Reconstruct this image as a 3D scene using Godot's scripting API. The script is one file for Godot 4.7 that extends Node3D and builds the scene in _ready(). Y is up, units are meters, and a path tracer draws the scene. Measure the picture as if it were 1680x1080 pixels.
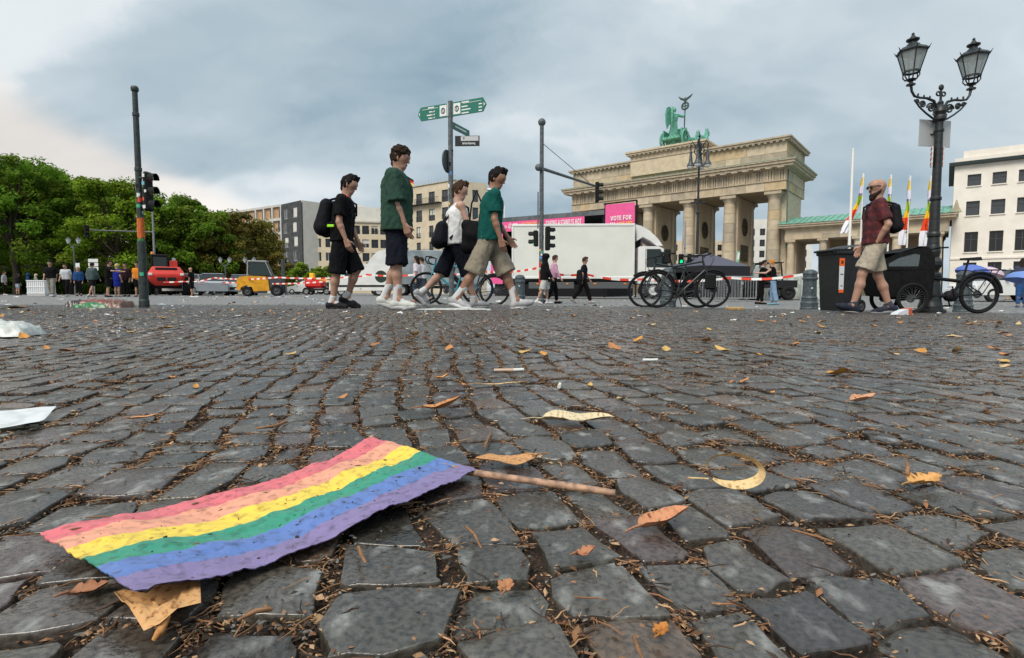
extends Node3D
# A littered cobbled square under a grey sky: a small flag on the stones, walkers, parked bicycles, a large gate behind.

const PITCH := 0.06656            # camera looks slightly down
const FOCAL := 900.0              # of a picture 1680 wide
const EYE := 0.2
var rng := RandomNumberGenerator.new()
var noise := FastNoiseLite.new()
var names := {}
var mats := {}
var texes := {}
var t0 := 0

# ---------------------------------------------------------------- mesh builder
class MB:
	var v := PackedVector3Array()
	var n := PackedVector3Array()
	var c := PackedColorArray()
	var u := PackedVector2Array()
	var ix := PackedInt32Array()
	var col := Color(1, 1, 1)
	var xf := Transform3D()
	func add(p: Vector3, nn: Vector3, uv := Vector2.ZERO) -> int:
		v.append(xf * p)
		n.append((xf.basis * nn).normalized())
		c.append(col)
		u.append(uv)
		return v.size() - 1
	func tri(a: Vector3, b: Vector3, d: Vector3) -> void:      # counter-clockwise from outside
		var nn := (b - a).cross(d - a)
		if nn.length_squared() < 1e-16: return
		nn = nn.normalized()
		var i := add(a, nn); add(b, nn); add(d, nn)
		ix.append_array([i, i + 2, i + 1])
	func quad(a: Vector3, b: Vector3, d: Vector3, e: Vector3) -> void:
		var nn := (d - a).cross(e - b)
		if nn.length_squared() < 1e-16: nn = Vector3.UP
		nn = nn.normalized()
		var i := add(a, nn, Vector2(0, 1)); add(b, nn, Vector2(1, 1)); add(d, nn, Vector2(1, 0)); add(e, nn, Vector2(0, 0))
		ix.append_array([i, i + 2, i + 1, i, i + 3, i + 2])
	func hexa(p: Array) -> void:                                # 0-3 bottom, 4-7 top, each counter-clockwise from above
		quad(p[3], p[2], p[1], p[0]); quad(p[4], p[5], p[6], p[7])
		for k in 4:
			var l = (k + 1) % 4
			quad(p[k], p[l], p[l + 4], p[k + 4])
	func box(at: Vector3, s: Vector3, taper := 1.0, turn := 0.0) -> void:
		var h := s * 0.5
		var b := Basis(Vector3.UP, turn)
		var p := []
		for y in 2:
			var k: float = 1.0 if y == 0 else taper
			for q in [Vector2(-1, 1), Vector2(1, 1), Vector2(1, -1), Vector2(-1, -1)]:
				p.append(at + b * Vector3(q.x * h.x * k, -h.y if y == 0 else h.y, q.y * h.z * k))
		hexa(p)
	func bbox(at: Vector3, s: Vector3, r := 0.02) -> void:      # box with chamfered edges
		var h := s * 0.5
		r = minf(r, minf(h.x, minf(h.y, h.z)) * 0.9)
		var q := func(sx: float, sy: float, sz: float, ax: int) -> Vector3:
			return at + Vector3(sx * (h.x - (0.0 if ax == 0 else r)), sy * (h.y - (0.0 if ax == 1 else r)), sz * (h.z - (0.0 if ax == 2 else r)))
		for s1 in [-1.0, 1.0]:
			var f := func(a: Vector3, b: Vector3, d: Vector3, e: Vector3, w: Vector3) -> void:
				if (d - a).cross(e - b).dot(w) > 0: quad(a, b, d, e)
				else: quad(e, d, b, a)
			f.call(q.call(s1, -1, -1, 0), q.call(s1, 1, -1, 0), q.call(s1, 1, 1, 0), q.call(s1, -1, 1, 0), Vector3(s1, 0, 0))
			f.call(q.call(-1, s1, -1, 1), q.call(1, s1, -1, 1), q.call(1, s1, 1, 1), q.call(-1, s1, 1, 1), Vector3(0, s1, 0))
			f.call(q.call(-1, -1, s1, 2), q.call(1, -1, s1, 2), q.call(1, 1, s1, 2), q.call(-1, 1, s1, 2), Vector3(0, 0, s1))
			for s2 in [-1.0, 1.0]:
				f.call(q.call(s1, s2, -1, 0), q.call(s1, s2, 1, 0), q.call(s1, s2, 1, 1), q.call(s1, s2, -1, 1), Vector3(s1, s2, 0))
				f.call(q.call(s1, -1, s2, 0), q.call(s1, 1, s2, 0), q.call(s1, 1, s2, 2), q.call(s1, -1, s2, 2), Vector3(s1, 0, s2))
				f.call(q.call(-1, s1, s2, 1), q.call(1, s1, s2, 1), q.call(1, s1, s2, 2), q.call(-1, s1, s2, 2), Vector3(0, s1, s2))
				for s3 in [-1.0, 1.0]:
					var a: Vector3 = q.call(s1, s2, s3, 0); var b: Vector3 = q.call(s1, s2, s3, 1); var d: Vector3 = q.call(s1, s2, s3, 2)
					if (b - a).cross(d - a).dot(Vector3(s1, s2, s3)) > 0: tri(a, b, d)
					else: tri(a, d, b)
	func tube(pts: Array, rad, sides := 8, caps := true) -> void:
		var first := v.size()
		var cnt := pts.size()
		var side := Vector3.ZERO
		for k in cnt:
			var dir: Vector3 = (pts[mini(k + 1, cnt - 1)] - pts[maxi(k - 1, 0)])
			dir = dir.normalized() if dir.length() > 1e-9 else Vector3.UP
			if k == 0:
				side = dir.cross(Vector3.UP if absf(dir.y) < 0.9 else Vector3.RIGHT).normalized()
			else:
				side = (side - dir * side.dot(dir)).normalized()
			var up := side.cross(dir)
			var r: float = rad[k] if rad is Array else rad
			for s in sides:
				var a := TAU * s / sides
				var o := side * cos(a) + up * sin(a)
				add(pts[k] + o * r, o)
		for k in cnt - 1:
			for s in sides:
				var a := first + k * sides + s
				var b := first + k * sides + (s + 1) % sides
				ix.append_array([a, b, b + sides, a, b + sides, a + sides])
		if caps:
			for e in 2:
				var k := 0 if e == 0 else cnt - 1
				var dir: Vector3 = (pts[0] - pts[1]) if e == 0 else (pts[cnt - 1] - pts[cnt - 2])
				var i0 := add(pts[k], dir.normalized())
				for s in sides:
					add(xf.affine_inverse() * v[first + k * sides + s], dir.normalized())
				for s in sides:
					var a := i0 + 1 + s
					var b := i0 + 1 + (s + 1) % sides
					if e == 0: ix.append_array([i0, b, a])
					else: ix.append_array([i0, a, b])
	func lathe(prof: Array, at := Vector3.ZERO, segs := 16, basis := Basis(), flute := 0.0) -> void:   # prof: Vector2(radius, height) from bottom to top
		for k in prof.size() - 1:
			var p: Vector2 = prof[k]; var q: Vector2 = prof[k + 1]
			var e := q - p
			if e.length() < 1e-7: continue
			var nn := Vector2(e.y, -e.x).normalized()
			var first := v.size()
			for s in segs + 1:
				var a := TAU * s / segs
				var f := 1.0 - (flute if s % 2 == 1 else 0.0)
				var o := Vector3(cos(a), 0, sin(a))
				var no := basis * Vector3(o.x * nn.x, nn.y, o.z * nn.x)
				add(at + basis * (o * p.x * f + Vector3.UP * p.y), no, Vector2(float(s) / segs, 0))
				add(at + basis * (o * q.x * f + Vector3.UP * q.y), no, Vector2(float(s) / segs, 1))
			for s in segs:
				var a := first + s * 2
				ix.append_array([a, a + 2, a + 3, a, a + 3, a + 1])
	func ball(at: Vector3, r: Vector3, rings := 8, segs := 12, basis := Basis()) -> void:
		var first := v.size()
		for i in rings + 1:
			var th := PI * i / rings
			for s in segs + 1:
				var a := TAU * s / segs
				var o := Vector3(sin(th) * cos(a), cos(th), sin(th) * sin(a))
				add(at + basis * (o * r), basis * (o / r))
		for i in rings:
			for s in segs:
				var a := first + i * (segs + 1) + s
				var b := a + segs + 1
				ix.append_array([a, b, b + 1, a, b + 1, a + 1])
		_fix(first)
	func _fix(first: int) -> void:      # makes the triangles since vertex first wind clockwise against their normals
		var k := ix.size() - 3
		while k >= 0 and ix[k] >= first:
			var a := v[ix[k]]; var fn := (v[ix[k + 1]] - a).cross(v[ix[k + 2]] - a)
			if fn.dot(n[ix[k]] + n[ix[k + 1]] + n[ix[k + 2]]) > 0:
				var t := ix[k + 1]; ix[k + 1] = ix[k + 2]; ix[k + 2] = t
			k -= 3
	func torus(at: Vector3, big: float, small: float, basis := Basis(), segs := 28, sides := 8) -> void:  # ring about local y
		var first := v.size()
		for s in segs + 1:
			var a := TAU * s / segs
			var o := Vector3(cos(a), 0, sin(a))
			for t in sides:
				var b := TAU * t / sides
				var no := o * cos(b) + Vector3.UP * sin(b)
				add(at + basis * (o * big + no * small), basis * no)
		for s in segs:
			for t in sides:
				var a := first + s * sides + t
				var b := first + s * sides + (t + 1) % sides
				ix.append_array([a, b, b + sides, a, b + sides, a + sides])
		_fix(first)
	func prism(poly: PackedVector2Array, z0: float, z1: float, basis := Basis(), at := Vector3.ZERO) -> void:   # polygon in local xy, from z0 to z1
		var p := poly
		if Geometry2D.is_polygon_clockwise(p): p.reverse()
		var t := Geometry2D.triangulate_polygon(p)
		var lo := minf(z0, z1); var hi := maxf(z0, z1)
		var k := 0
		while k < t.size():
			var a := p[t[k]]; var b := p[t[k + 1]]; var d := p[t[k + 2]]
			if (b - a).cross(d - a) < 0:
				var e := b; b = d; d = e
			tri(at + basis * Vector3(a.x, a.y, hi), at + basis * Vector3(b.x, b.y, hi), at + basis * Vector3(d.x, d.y, hi))
			tri(at + basis * Vector3(a.x, a.y, lo), at + basis * Vector3(d.x, d.y, lo), at + basis * Vector3(b.x, b.y, lo))
			k += 3
		for i in p.size():
			var a := p[i]; var b := p[(i + 1) % p.size()]
			quad(at + basis * Vector3(a.x, a.y, lo), at + basis * Vector3(b.x, b.y, lo), at + basis * Vector3(b.x, b.y, hi), at + basis * Vector3(a.x, a.y, hi))
	func grid(rows: Array) -> void:    # rows of points, smooth normals
		var first := v.size()
		var h := rows.size(); var w: int = rows[0].size()
		for i in h:
			for j in w:
				var a: Vector3 = rows[i][mini(j + 1, w - 1)] - rows[i][maxi(j - 1, 0)]
				var b: Vector3 = rows[mini(i + 1, h - 1)][j] - rows[maxi(i - 1, 0)][j]
				add(rows[i][j], a.cross(b), Vector2(float(j) / (w - 1), float(i) / (h - 1)))
		for i in h - 1:
			for j in w - 1:
				var a := first + i * w + j
				ix.append_array([a, a + w + 1, a + 1, a, a + w, a + w + 1])
		_fix(first)
	func mesh(m: Material = null) -> ArrayMesh:
		var a := []
		a.resize(Mesh.ARRAY_MAX)
		a[Mesh.ARRAY_VERTEX] = v; a[Mesh.ARRAY_NORMAL] = n; a[Mesh.ARRAY_COLOR] = c; a[Mesh.ARRAY_TEX_UV] = u; a[Mesh.ARRAY_INDEX] = ix
		var am := ArrayMesh.new()
		if v.size() == 0: return am
		am.add_surface_from_arrays(Mesh.PRIMITIVE_TRIANGLES, a)
		if m: am.surface_set_material(0, m)
		return am

# ---------------------------------------------------------------- names, things, parts
func numbered(s: String) -> String:
	names[s] = names.get(s, 0) + 1
	return s if names[s] == 1 else "%s_%03d" % [s, names[s] - 1]

func thing(called: String, label: String, category: String, at := Vector3.ZERO, turn := 0.0, group := "") -> Node3D:
	var o := Node3D.new()
	o.name = numbered(called)
	add_child(o)
	o.position = at
	o.rotation.y = turn
	tag(o, label, category, group)
	return o

func tag(o: Node, label: String, category := "", group := "", kind := "") -> Node:
	o.set_meta("label", label)
	if category: o.set_meta("category", category)
	if group: o.set_meta("group", group)
	if kind: o.set_meta("kind", kind)
	return o

func part(p: Node, called: String, shape, m: Material, at := Vector3.ZERO) -> MeshInstance3D:
	var o := MeshInstance3D.new()
	o.name = called
	o.mesh = shape.mesh() if shape is MB else shape
	o.material_override = m
	p.add_child(o, true)
	o.position = at
	return o

func single(called: String, shape, m: Material, label: String, category: String, at := Vector3.ZERO, turn := 0.0, group := "") -> MeshInstance3D:
	var o := part(self, numbered(called), shape, m, at)
	o.rotation.y = turn
	tag(o, label, category, group)
	return o

func struct(called: String, shape, m: Material, at := Vector3.ZERO) -> MeshInstance3D:
	var o := part(self, numbered(called), shape, m, at)
	o.set_meta("kind", "structure")
	return o

func copy(o: Node3D, at: Vector3, turn: float, label: String, group := "") -> Node3D:
	var r: Node3D = o.duplicate()
	var base: String = str(o.name)
	if base.length() > 4 and base[base.length() - 4] == "_" and base.right(3).is_valid_int(): base = base.left(base.length() - 4)
	r.name = numbered(base)
	add_child(r)
	r.position = at
	r.rotation.y = turn
	r.set_meta("label", label)
	if group: r.set_meta("group", group)
	return r

# ---------------------------------------------------------------- materials
func mat(r: float, g: float, b: float, rough := 0.7, metal := 0.0) -> StandardMaterial3D:   # colours are linear real-world values
	var key := [r, g, b, rough, metal]
	if mats.has(key): return mats[key]
	var m := StandardMaterial3D.new()
	m.albedo_color = Color(r, g, b).linear_to_srgb()
	m.roughness = rough
	m.metallic = metal
	if rough >= 0.8 or rough >= 0.5 and r < 0.04: m.metallic_specular = 0.25
	mats[key] = m
	return m

func worn(r: float, g: float, b: float, rough := 0.7, scale := 1.0, amount := 0.3, sd := 3, bump := 0.0, metal := 0.0) -> StandardMaterial3D:   # mottled by fine and coarse patches, in object space
	var key := ["worn", r, g, b, rough, scale, amount, sd, bump]
	if mats.has(key): return mats[key]
	var m := StandardMaterial3D.new()
	m.albedo_color = Color(r, g, b).linear_to_srgb()
	m.roughness = rough
	m.metallic = metal
	if rough >= 0.7: m.metallic_specular = 0.25
	m.uv1_triplanar = true
	m.uv1_scale = Vector3.ONE * scale
	m.albedo_texture = ntex("worn%d_%.2f" % [sd, amount], sd, 0.009, 7, [[0.0, 1.0 - amount], [0.3, 1.0 - amount * 0.7], [0.5, 1.0 - amount * 0.35], [0.7, 1.0], [1.0, 1.0]], 512)
	if bump > 0.0:
		m.heightmap_enabled = true
		m.heightmap_texture = ntex("bump", 77, 0.03, 5, [[0.0, 0.0], [1.0, 1.0]], 512)
		m.heightmap_scale = bump
	mats[key] = m
	return m

func ntex(key: String, sd: int, freq: float, octaves: int, ramp: Array, size := 512, kind := FastNoiseLite.TYPE_SIMPLEX_SMOOTH) -> NoiseTexture2D:   # ramp: [offset, grey] or [offset, Color]
	if texes.has(key): return texes[key]
	var f := FastNoiseLite.new()
	f.seed = sd
	f.noise_type = kind
	f.frequency = freq
	f.fractal_octaves = octaves
	var g := Gradient.new()
	var off := PackedFloat32Array(); var cols := PackedColorArray()
	for r in ramp:
		off.append(r[0])
		cols.append(r[1] if r[1] is Color else Color(r[1], r[1], r[1]))
	g.offsets = off; g.colors = cols
	var t := NoiseTexture2D.new()
	t.width = size; t.height = size
	t.seamless = true
	t.generate_mipmaps = false
	t.noise = f
	t.color_ramp = g
	texes[key] = t
	return t

func vcol(rough := 0.8, key := "v", backlight := 0.0) -> StandardMaterial3D:
	var k := ["vcol", rough, key]
	if mats.has(k): return mats[k]
	var m := StandardMaterial3D.new()
	m.vertex_color_use_as_albedo = true
	m.roughness = rough
	m.metallic_specular = 0.3
	if backlight > 0.0:
		m.backlight_enabled = true
		m.backlight = Color(backlight, backlight, backlight)
	mats[k] = m
	return m

func glass(r := 0.02, g := 0.025, b := 0.03, rough := 0.08) -> StandardMaterial3D:   # a dark pane seen from outside
	return mat(r, g, b, rough)

func pane(alpha := 0.2) -> StandardMaterial3D:
	var key := ["pane", alpha]
	if mats.has(key): return mats[key]
	var m := StandardMaterial3D.new()
	m.transparency = BaseMaterial3D.TRANSPARENCY_ALPHA
	m.albedo_color = Color(0.6, 0.65, 0.65, alpha)
	m.roughness = 0.05
	mats[key] = m
	return m

# ---------------------------------------------------------------- where things stand
func W(px: float, py: float, d: float) -> Vector3:      # the point d metres ahead that lies in that direction
	var a := atan((540.0 - py) / FOCAL) - PITCH
	var y := d * tan(a)
	var depth := d * cos(PITCH) - y * sin(PITCH)
	return Vector3((px - 840.0) / FOCAL * depth, EYE + y, -d)

func R(px: float, py: float, y: float) -> Vector3:     # where the line of sight through that direction reaches the height y
	var a := atan((540.0 - py) / FOCAL) - PITCH
	return W(px, py, (y - EYE) / tan(a))

func gy(x: float, d: float) -> float:                    # height of the ground
	if d < 12.0:
		return -0.016 * maxf(x, 0.0) - 0.01 * maxf(d - 6.0, 0.0)
	var mid := -0.2 - 0.008 * clampf(x, -25.0, 15.0)
	var far := -0.1 - 0.004 * clampf(x, -25.0, 25.0)
	var near := -0.1 - 0.016 * clampf(x, 0.0, 8.0)
	if d < 19.0: return lerpf(near, mid, smoothstep(12.0, 19.0, d))
	return lerpf(mid, far, smoothstep(19.0, 29.0, d))

func G(px: float, d: float) -> Vector3:
	var p := W(px, 490.0, d)
	p.y = gy(p.x, d)
	return p

func rr(a: float, b: float) -> float:
	return rng.randf_range(a, b)
func rv(s: float) -> Vector3:
	return Vector3(rr(-s, s), rr(-s, s), rr(-s, s))
func stage(s: String) -> void:
	print("%s %d ms" % [s, Time.get_ticks_msec() - t0])
# ---------------------------------------------------------------- the scene
func _ready() -> void:
	t0 = Time.get_ticks_msec()
	rng.seed = 20250727
	noise.seed = 11
	noise.frequency = 1.0
	var cam := Camera3D.new()
	cam.name = "camera"
	cam.fov = rad_to_deg(2.0 * atan(540.0 / FOCAL))
	cam.near = 0.02
	cam.far = 2000.0
	add_child(cam)
	cam.position = Vector3(0, EYE, 0)
	cam.rotation.x = -PITCH
	cam.current = true
	var we := WorldEnvironment.new()
	we.name = "environment"
	var e := Environment.new()
	e.background_mode = Environment.BG_SKY
	var sky := Sky.new()
	var pm := PanoramaSkyMaterial.new()
	pm.panorama = sky_picture()
	pm.energy_multiplier = 0.76
	sky.sky_material = pm
	e.sky = sky
	e.tonemap_mode = Environment.TONE_MAPPER_LINEAR
	e.tonemap_exposure = 1.9
	e.sdfgi_enabled = true
	e.ssao_enabled = true
	e.ssil_enabled = true
	we.environment = e
	add_child(we)
	var sun := DirectionalLight3D.new()
	sun.name = "veiled_sun"
	sun.light_energy = 0.5
	sun.light_angular_distance = 30.0
	sun.light_color = Color(1.0, 0.97, 0.92)
	sun.shadow_enabled = true
	add_child(sun)
	sun.look_at_from_position(Vector3.ZERO, Vector3(0.34, -0.74, -0.58))
	stage("sky")
	build_ground()
	stage("ground")
	build_gate()
	build_houses()
	stage("buildings")
	build_trees()
	stage("trees")
	build_vehicles()
	stage("vehicles")
	build_street()
	stage("street")
	build_bikes()
	stage("bikes")
	build_people()
	stage("people")
	build_flag()
	build_litter()
	stage("litter")

func sky_picture() -> ImageTexture:      # air and clouds only: a grey-blue overcast with a pale break low in the south-west
	var w := 1536; var h := 768
	var im := Image.create(w, h, false, Image.FORMAT_RGBF)
	var f := FastNoiseLite.new()
	f.seed = 5; f.frequency = 0.8; f.fractal_octaves = 5; f.noise_type = FastNoiseLite.TYPE_SIMPLEX_SMOOTH
	f.domain_warp_enabled = true; f.domain_warp_amplitude = 0.35; f.domain_warp_frequency = 1.1; f.domain_warp_fractal_octaves = 3
	var f2 := FastNoiseLite.new()
	f2.seed = 9; f2.frequency = 0.9; f2.fractal_octaves = 3
	var cream := Vector3(0.60, 0.575, 0.55)
	var pale := Vector3(0.47, 0.53, 0.57)
	var slate := Vector3(0.19, 0.28, 0.345)
	var white := Vector3(0.60, 0.635, 0.655)
	im.fill(Color(0.2, 0.2, 0.2))
	for j in h / 2 + 4:
		var el := PI * (0.5 - (j + 0.5) / h)
		var ce := cos(el); var se := sin(el)
		for i in w:
			var az := -((i + 0.5) / w - 0.5) * TAU
			var dx := sin(az) * ce; var dz := -cos(az) * ce
			var k := 1.0 / (maxf(se, 0.0) + 0.42)
			var n1 := f.get_noise_2d(dx * k * 1.3 + 3.0, dz * k * 2.2)
			var n2 := f2.get_noise_2d(dx * k * 0.7, dz * k * 1.0)
			var side := 0.5 - 0.5 * sin(az + 0.12)                 # paler towards the west, greyer towards the east
			var t := clampf(0.52 + 0.30 * side + n1 * 0.85 + n2 * 0.5, 0.0, 1.0)
			var cc := slate.lerp(pale, t)
			cc = cc.lerp(white, smoothstep(0.05, 0.5, n1 + n2 * 0.6 + (side - 0.74) * 0.6) * 0.85)
			cc *= 0.95 + 0.65 * smoothstep(0.4, 1.3, el)          # an overcast sky is brightest overhead
			# pale bank of open sky low in the west, its edge falling towards the north
			var edge := 0.315 * smoothstep(0.45, -0.85, az) * smoothstep(-3.1, -2.2, az) + n1 * 0.035
			cc = cc.lerp(cream * (1.0 + 0.25 * n1), smoothstep(0.02, -0.035, el - edge) * 0.95)
			cc = cc.lerp(pale, smoothstep(0.16, 0.0, el) * 0.35 * (1.0 - side))
			im.set_pixel(i, j, Color(cc.x, cc.y, cc.z))
	return ImageTexture.create_from_image(im)
# ---------------------------------------------------------------- ground, cobbles, soil
var stones := []            # [outline PackedVector2Array (x, z), distance] of the near stones, for the soil bits
const COB_EDGE := 10.6

func warp(u: float, v: float) -> Vector2:     # the paver's rows, turned and never quite straight
	var a := 0.19
	var x := u * cos(a) + v * sin(a)
	var z := -u * sin(a) + v * cos(a)
	return Vector2(x + 0.06 * noise.get_noise_2d(x * 0.8, z * 0.8) + 0.010 * noise.get_noise_2d(x * 4.0 + 9.0, z * 4.0), z + 0.10 * noise.get_noise_2d(x * 0.7 + 40.0, z * 0.7) + 0.010 * noise.get_noise_2d(x * 4.0, z * 4.0 + 30.0))

func px_of(x: float, y: float, d: float) -> Vector2:
	var dep := d * cos(PITCH) - (y - EYE) * sin(PITCH)
	var up := (y - EYE) * cos(PITCH) + d * sin(PITCH)
	return Vector2(840.0 + FOCAL * x / dep, 540.0 - FOCAL * up / dep)

func cobble(mb: MB, o: PackedVector2Array, mid: Vector2, near: bool, org: Vector2) -> void:
	var g := gy(mid.x, -mid.y)
	var tilt := Vector2(rr(-0.022, 0.022), rr(-0.022, 0.022))
	var lift := rr(-0.003, 0.0018) if rr(0, 1) > 0.06 else -0.006
	var dome := rr(-0.0005, 0.002)
	var first := mb.v.size()
	var cnt := o.size()
	var rings := [[1.015, -0.03], [1.0, -0.004], [0.99, -0.0012], [0.96, 0.0], [0.55, dome]] if near else ([[1.0, -0.022], [0.97, -0.002], [0.6, dome]] if mid.y > -4.0 else [[1.0, -0.02], [0.96, 0.0]])
	for r in rings:
		for k in cnt:
			var p := mid + (o[k] - mid) * float(r[0])
			var q := p - mid
			var y := g + lift + float(r[1]) + q.dot(tilt)
			if near and float(r[1]) > -0.005: y += 0.0018 * noise.get_noise_2d(p.x * 22.0, p.y * 22.0) + 0.0012 * noise.get_noise_2d(p.x * 60.0, p.y * 60.0)
			mb.v.append(Vector3(p.x - org.x, y, p.y - org.y))
	mb.v.append(Vector3(mid.x - org.x, g + lift + dome * 1.15 + 0.003 * noise.get_noise_2d(mid.x * 22.0, mid.y * 22.0), mid.y - org.y))
	var total := mb.v.size() - first
	var nrm := PackedVector3Array(); nrm.resize(total)
	var i0 := mb.ix.size()
	for r in rings.size() - 1:
		for k in cnt:
			var a := first + r * cnt + k
			var b := first + r * cnt + (k + 1) % cnt
			mb.ix.append_array([a, b, b + cnt, a, b + cnt, a + cnt])
	var top := first + (rings.size() - 1) * cnt
	for k in cnt:
		mb.ix.append_array([top + k, top + (k + 1) % cnt, first + total - 1])
	var flip := Geometry2D.is_polygon_clockwise(o)
	var t := i0
	while t < mb.ix.size():
		var a := mb.ix[t]; var b := mb.ix[t + 1]; var d := mb.ix[t + 2]
		if flip:
			mb.ix[t + 1] = d; mb.ix[t + 2] = b
			var e := b; b = d; d = e
		var fn := -(mb.v[b] - mb.v[a]).cross(mb.v[d] - mb.v[a])
		nrm[a - first] += fn; nrm[b - first] += fn; nrm[d - first] += fn
		t += 3
	for k in total:
		mb.n.append(nrm[k].normalized())
		mb.c.append(mb.col)
		mb.u.append(Vector2.ZERO)

func stone_tone() -> Color:
	var k := rr(0, 1)
	var s := rr(0.6, 1.5)
	if k < 0.05: return Color(0.10, 0.066, 0.047) * s          # brown
	if k < 0.12: return Color(0.075, 0.054, 0.048) * s          # purplish
	if k < 0.22: return Color(0.072, 0.064, 0.051) * s          # greenish grey
	return Color(0.068, 0.058, 0.048) * s

func build_ground() -> void:
	# the carriageway: one sheet to the horizon, cambered, under everything
	var rows := []
	var ds := [-80.0, -10.0, 8.0, 10.55, 11.0, 12.0, 13.0, 14.0, 15.0, 16.0, 17.0, 18.0, 19.0, 20.0, 22.0, 24.0, 26.0, 29.0, 34.0, 45.0, 70.0, 120.0, 300.0, 900.0]
	var xs := [-900.0, -300.0, -120.0, -60.0, -35.0, -25.0, -15.0, -8.0, -4.0, 0.0, 4.0, 8.0, 15.0, 25.0, 35.0, 60.0, 120.0, 300.0, 900.0]
	for d in ds:
		var row := []
		for x in xs:
			var y := gy(x, d)
			if d < 10.5: y = -0.36
			elif d < 12.5: y = minf(gy(x, 12.5), gy(x, d)) - 0.07
			row.append(Vector3(x, y, -d))
		rows.append(row)
	var mb := MB.new()
	mb.grid(rows)
	var am := StandardMaterial3D.new()
	am.albedo_color = Color(0.25, 0.248, 0.24).linear_to_srgb()
	am.roughness = 0.75
	am.uv1_triplanar = true; am.uv1_world_triplanar = true
	am.uv1_scale = Vector3.ONE * 0.22
	am.albedo_texture = ntex("asphalt", 4, 0.02, 6, [[0.0, 0.55], [0.4, 0.8], [0.6, 1.0], [1.0, 1.0]], 1024)
	am.detail_enabled = true
	am.detail_uv_layer = BaseMaterial3D.DETAIL_UV_2
	am.uv2_triplanar = true; am.uv2_world_triplanar = true
	am.uv2_scale = Vector3.ONE * 1.7
	am.detail_blend_mode = BaseMaterial3D.BLEND_MODE_MUL
	am.detail_albedo = ntex("grit", 8, 0.2, 3, [[0.0, 0.65], [0.5, 1.0], [1.0, 1.0]], 512)
	struct("road", mb, am)
	var kb := MB.new()                  # kerb stones along the edge of the pavement
	var kp := struct("kerb", kb, mat(0.2, 0.2, 0.195, 0.8))
	var x := -14.0
	var km := [worn(0.22, 0.215, 0.205, 0.8, 2.0, 0.4, 3, 0.2), worn(0.18, 0.18, 0.178, 0.8, 2.0, 0.4, 5, 0.2)]
	while x < 14.0:
		var b := MB.new()
		b.bbox(Vector3(0, -0.09, 0), Vector3(0.985, 0.2, 0.14), 0.015)
		part(kp, "kerb_stone", b, km[rng.randi() % 2], Vector3(x, gy(x, COB_EDGE) + rr(-0.004, 0.004), -COB_EDGE - 0.08))
		x += 1.0
	# soil bed that fills the joints
	var soil := StandardMaterial3D.new()
	soil.albedo_color = Color(0.07, 0.047, 0.031).linear_to_srgb()
	soil.roughness = 0.95
	soil.uv1_triplanar = true; soil.uv1_world_triplanar = true
	soil.uv1_scale = Vector3.ONE * 3.5
	soil.albedo_texture = ntex("soil", 21, 0.05, 5, [[0.0, Color(0.35, 0.3, 0.28)], [0.45, Color(0.7, 0.62, 0.55)], [0.62, Color(1, 0.9, 0.8)], [1.0, Color(1, 0.95, 0.9)]], 1024)
	soil.heightmap_enabled = true
	soil.heightmap_texture = ntex("soilbump", 22, 0.12, 4, [[0.0, 0.0], [1.0, 1.0]], 1024)
	soil.heightmap_scale = 0.5
	rows = []
	var dd := -1.0
	while dd < COB_EDGE:
		var row := []
		var xx := -13.0
		while xx <= 13.0:
			row.append(Vector3(xx, gy(xx, dd) - 0.0085 + (0.006 * noise.get_noise_2d(xx * 9.0, dd * 9.0) if dd > 0.0 and dd < 3.5 and absf(xx) < 3.5 else 0.0), -dd))
			xx += 0.05 if absf(xx) < 3.4 and dd < 3.0 else 0.5
			if row.size() > 2000: break
		rows.append(row)
		dd += 0.05 if dd < 3.0 else 0.4
	# rows have different lengths near and far: lay them as two sheets
	var near_rows := []; var far_rows := []
	for r in rows:
		if r.size() == rows[0].size(): near_rows.append(r)
		else: far_rows.append(r)
	mb = MB.new()
	mb.grid(near_rows)
	if far_rows.size() > 1:
		var bridge := []
		for p in far_rows[0]: bridge.append(Vector3(p.x, p.y, near_rows[-1][0].z))
		far_rows.push_front(bridge)
		mb.grid(far_rows)
	var pave := struct("pavement", mb, soil)
	# granite setts
	var sm := StandardMaterial3D.new()
	sm.vertex_color_use_as_albedo = true
	sm.roughness = 0.33
	sm.metallic_specular = 0.62
	sm.uv1_triplanar = true; sm.uv1_world_triplanar = true
	sm.uv1_scale = Vector3.ONE * 2.3
	sm.albedo_texture = ntex("stone", 31, 0.06, 7, [[0.0, 0.42], [0.32, 0.72], [0.5, 0.88], [0.68, 1.0], [1.0, 1.0]], 1024)
	sm.roughness_texture = ntex("stonerough", 33, 0.012, 5, [[0.0, 0.55], [0.45, 0.75], [0.6, 1.0], [1.0, 1.0]], 1024)
	sm.heightmap_enabled = true
	sm.heightmap_texture = ntex("stonebump", 34, 0.09, 5, [[0.0, 0.0], [1.0, 1.0]], 1024)
	sm.heightmap_scale = 0.05
	sm.detail_enabled = true
	sm.detail_uv_layer = BaseMaterial3D.DETAIL_UV_2
	sm.uv2_triplanar = true; sm.uv2_world_triplanar = true
	sm.uv2_scale = Vector3(2.3, 2.3, 1.5)
	sm.detail_albedo = ntex("scuff", 37, 0.011, 8, [[0.0, Color(0.62, 0.62, 0.6, 0.0)], [0.62, Color(0.62, 0.62, 0.6, 0.0)], [0.72, Color(0.62, 0.62, 0.6, 0.2)], [0.86, Color(0.7, 0.7, 0.68, 0.42)], [1.0, Color(0.75, 0.75, 0.73, 0.5)]], 1024)
	var list := []
	var u := -15.0
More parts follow.
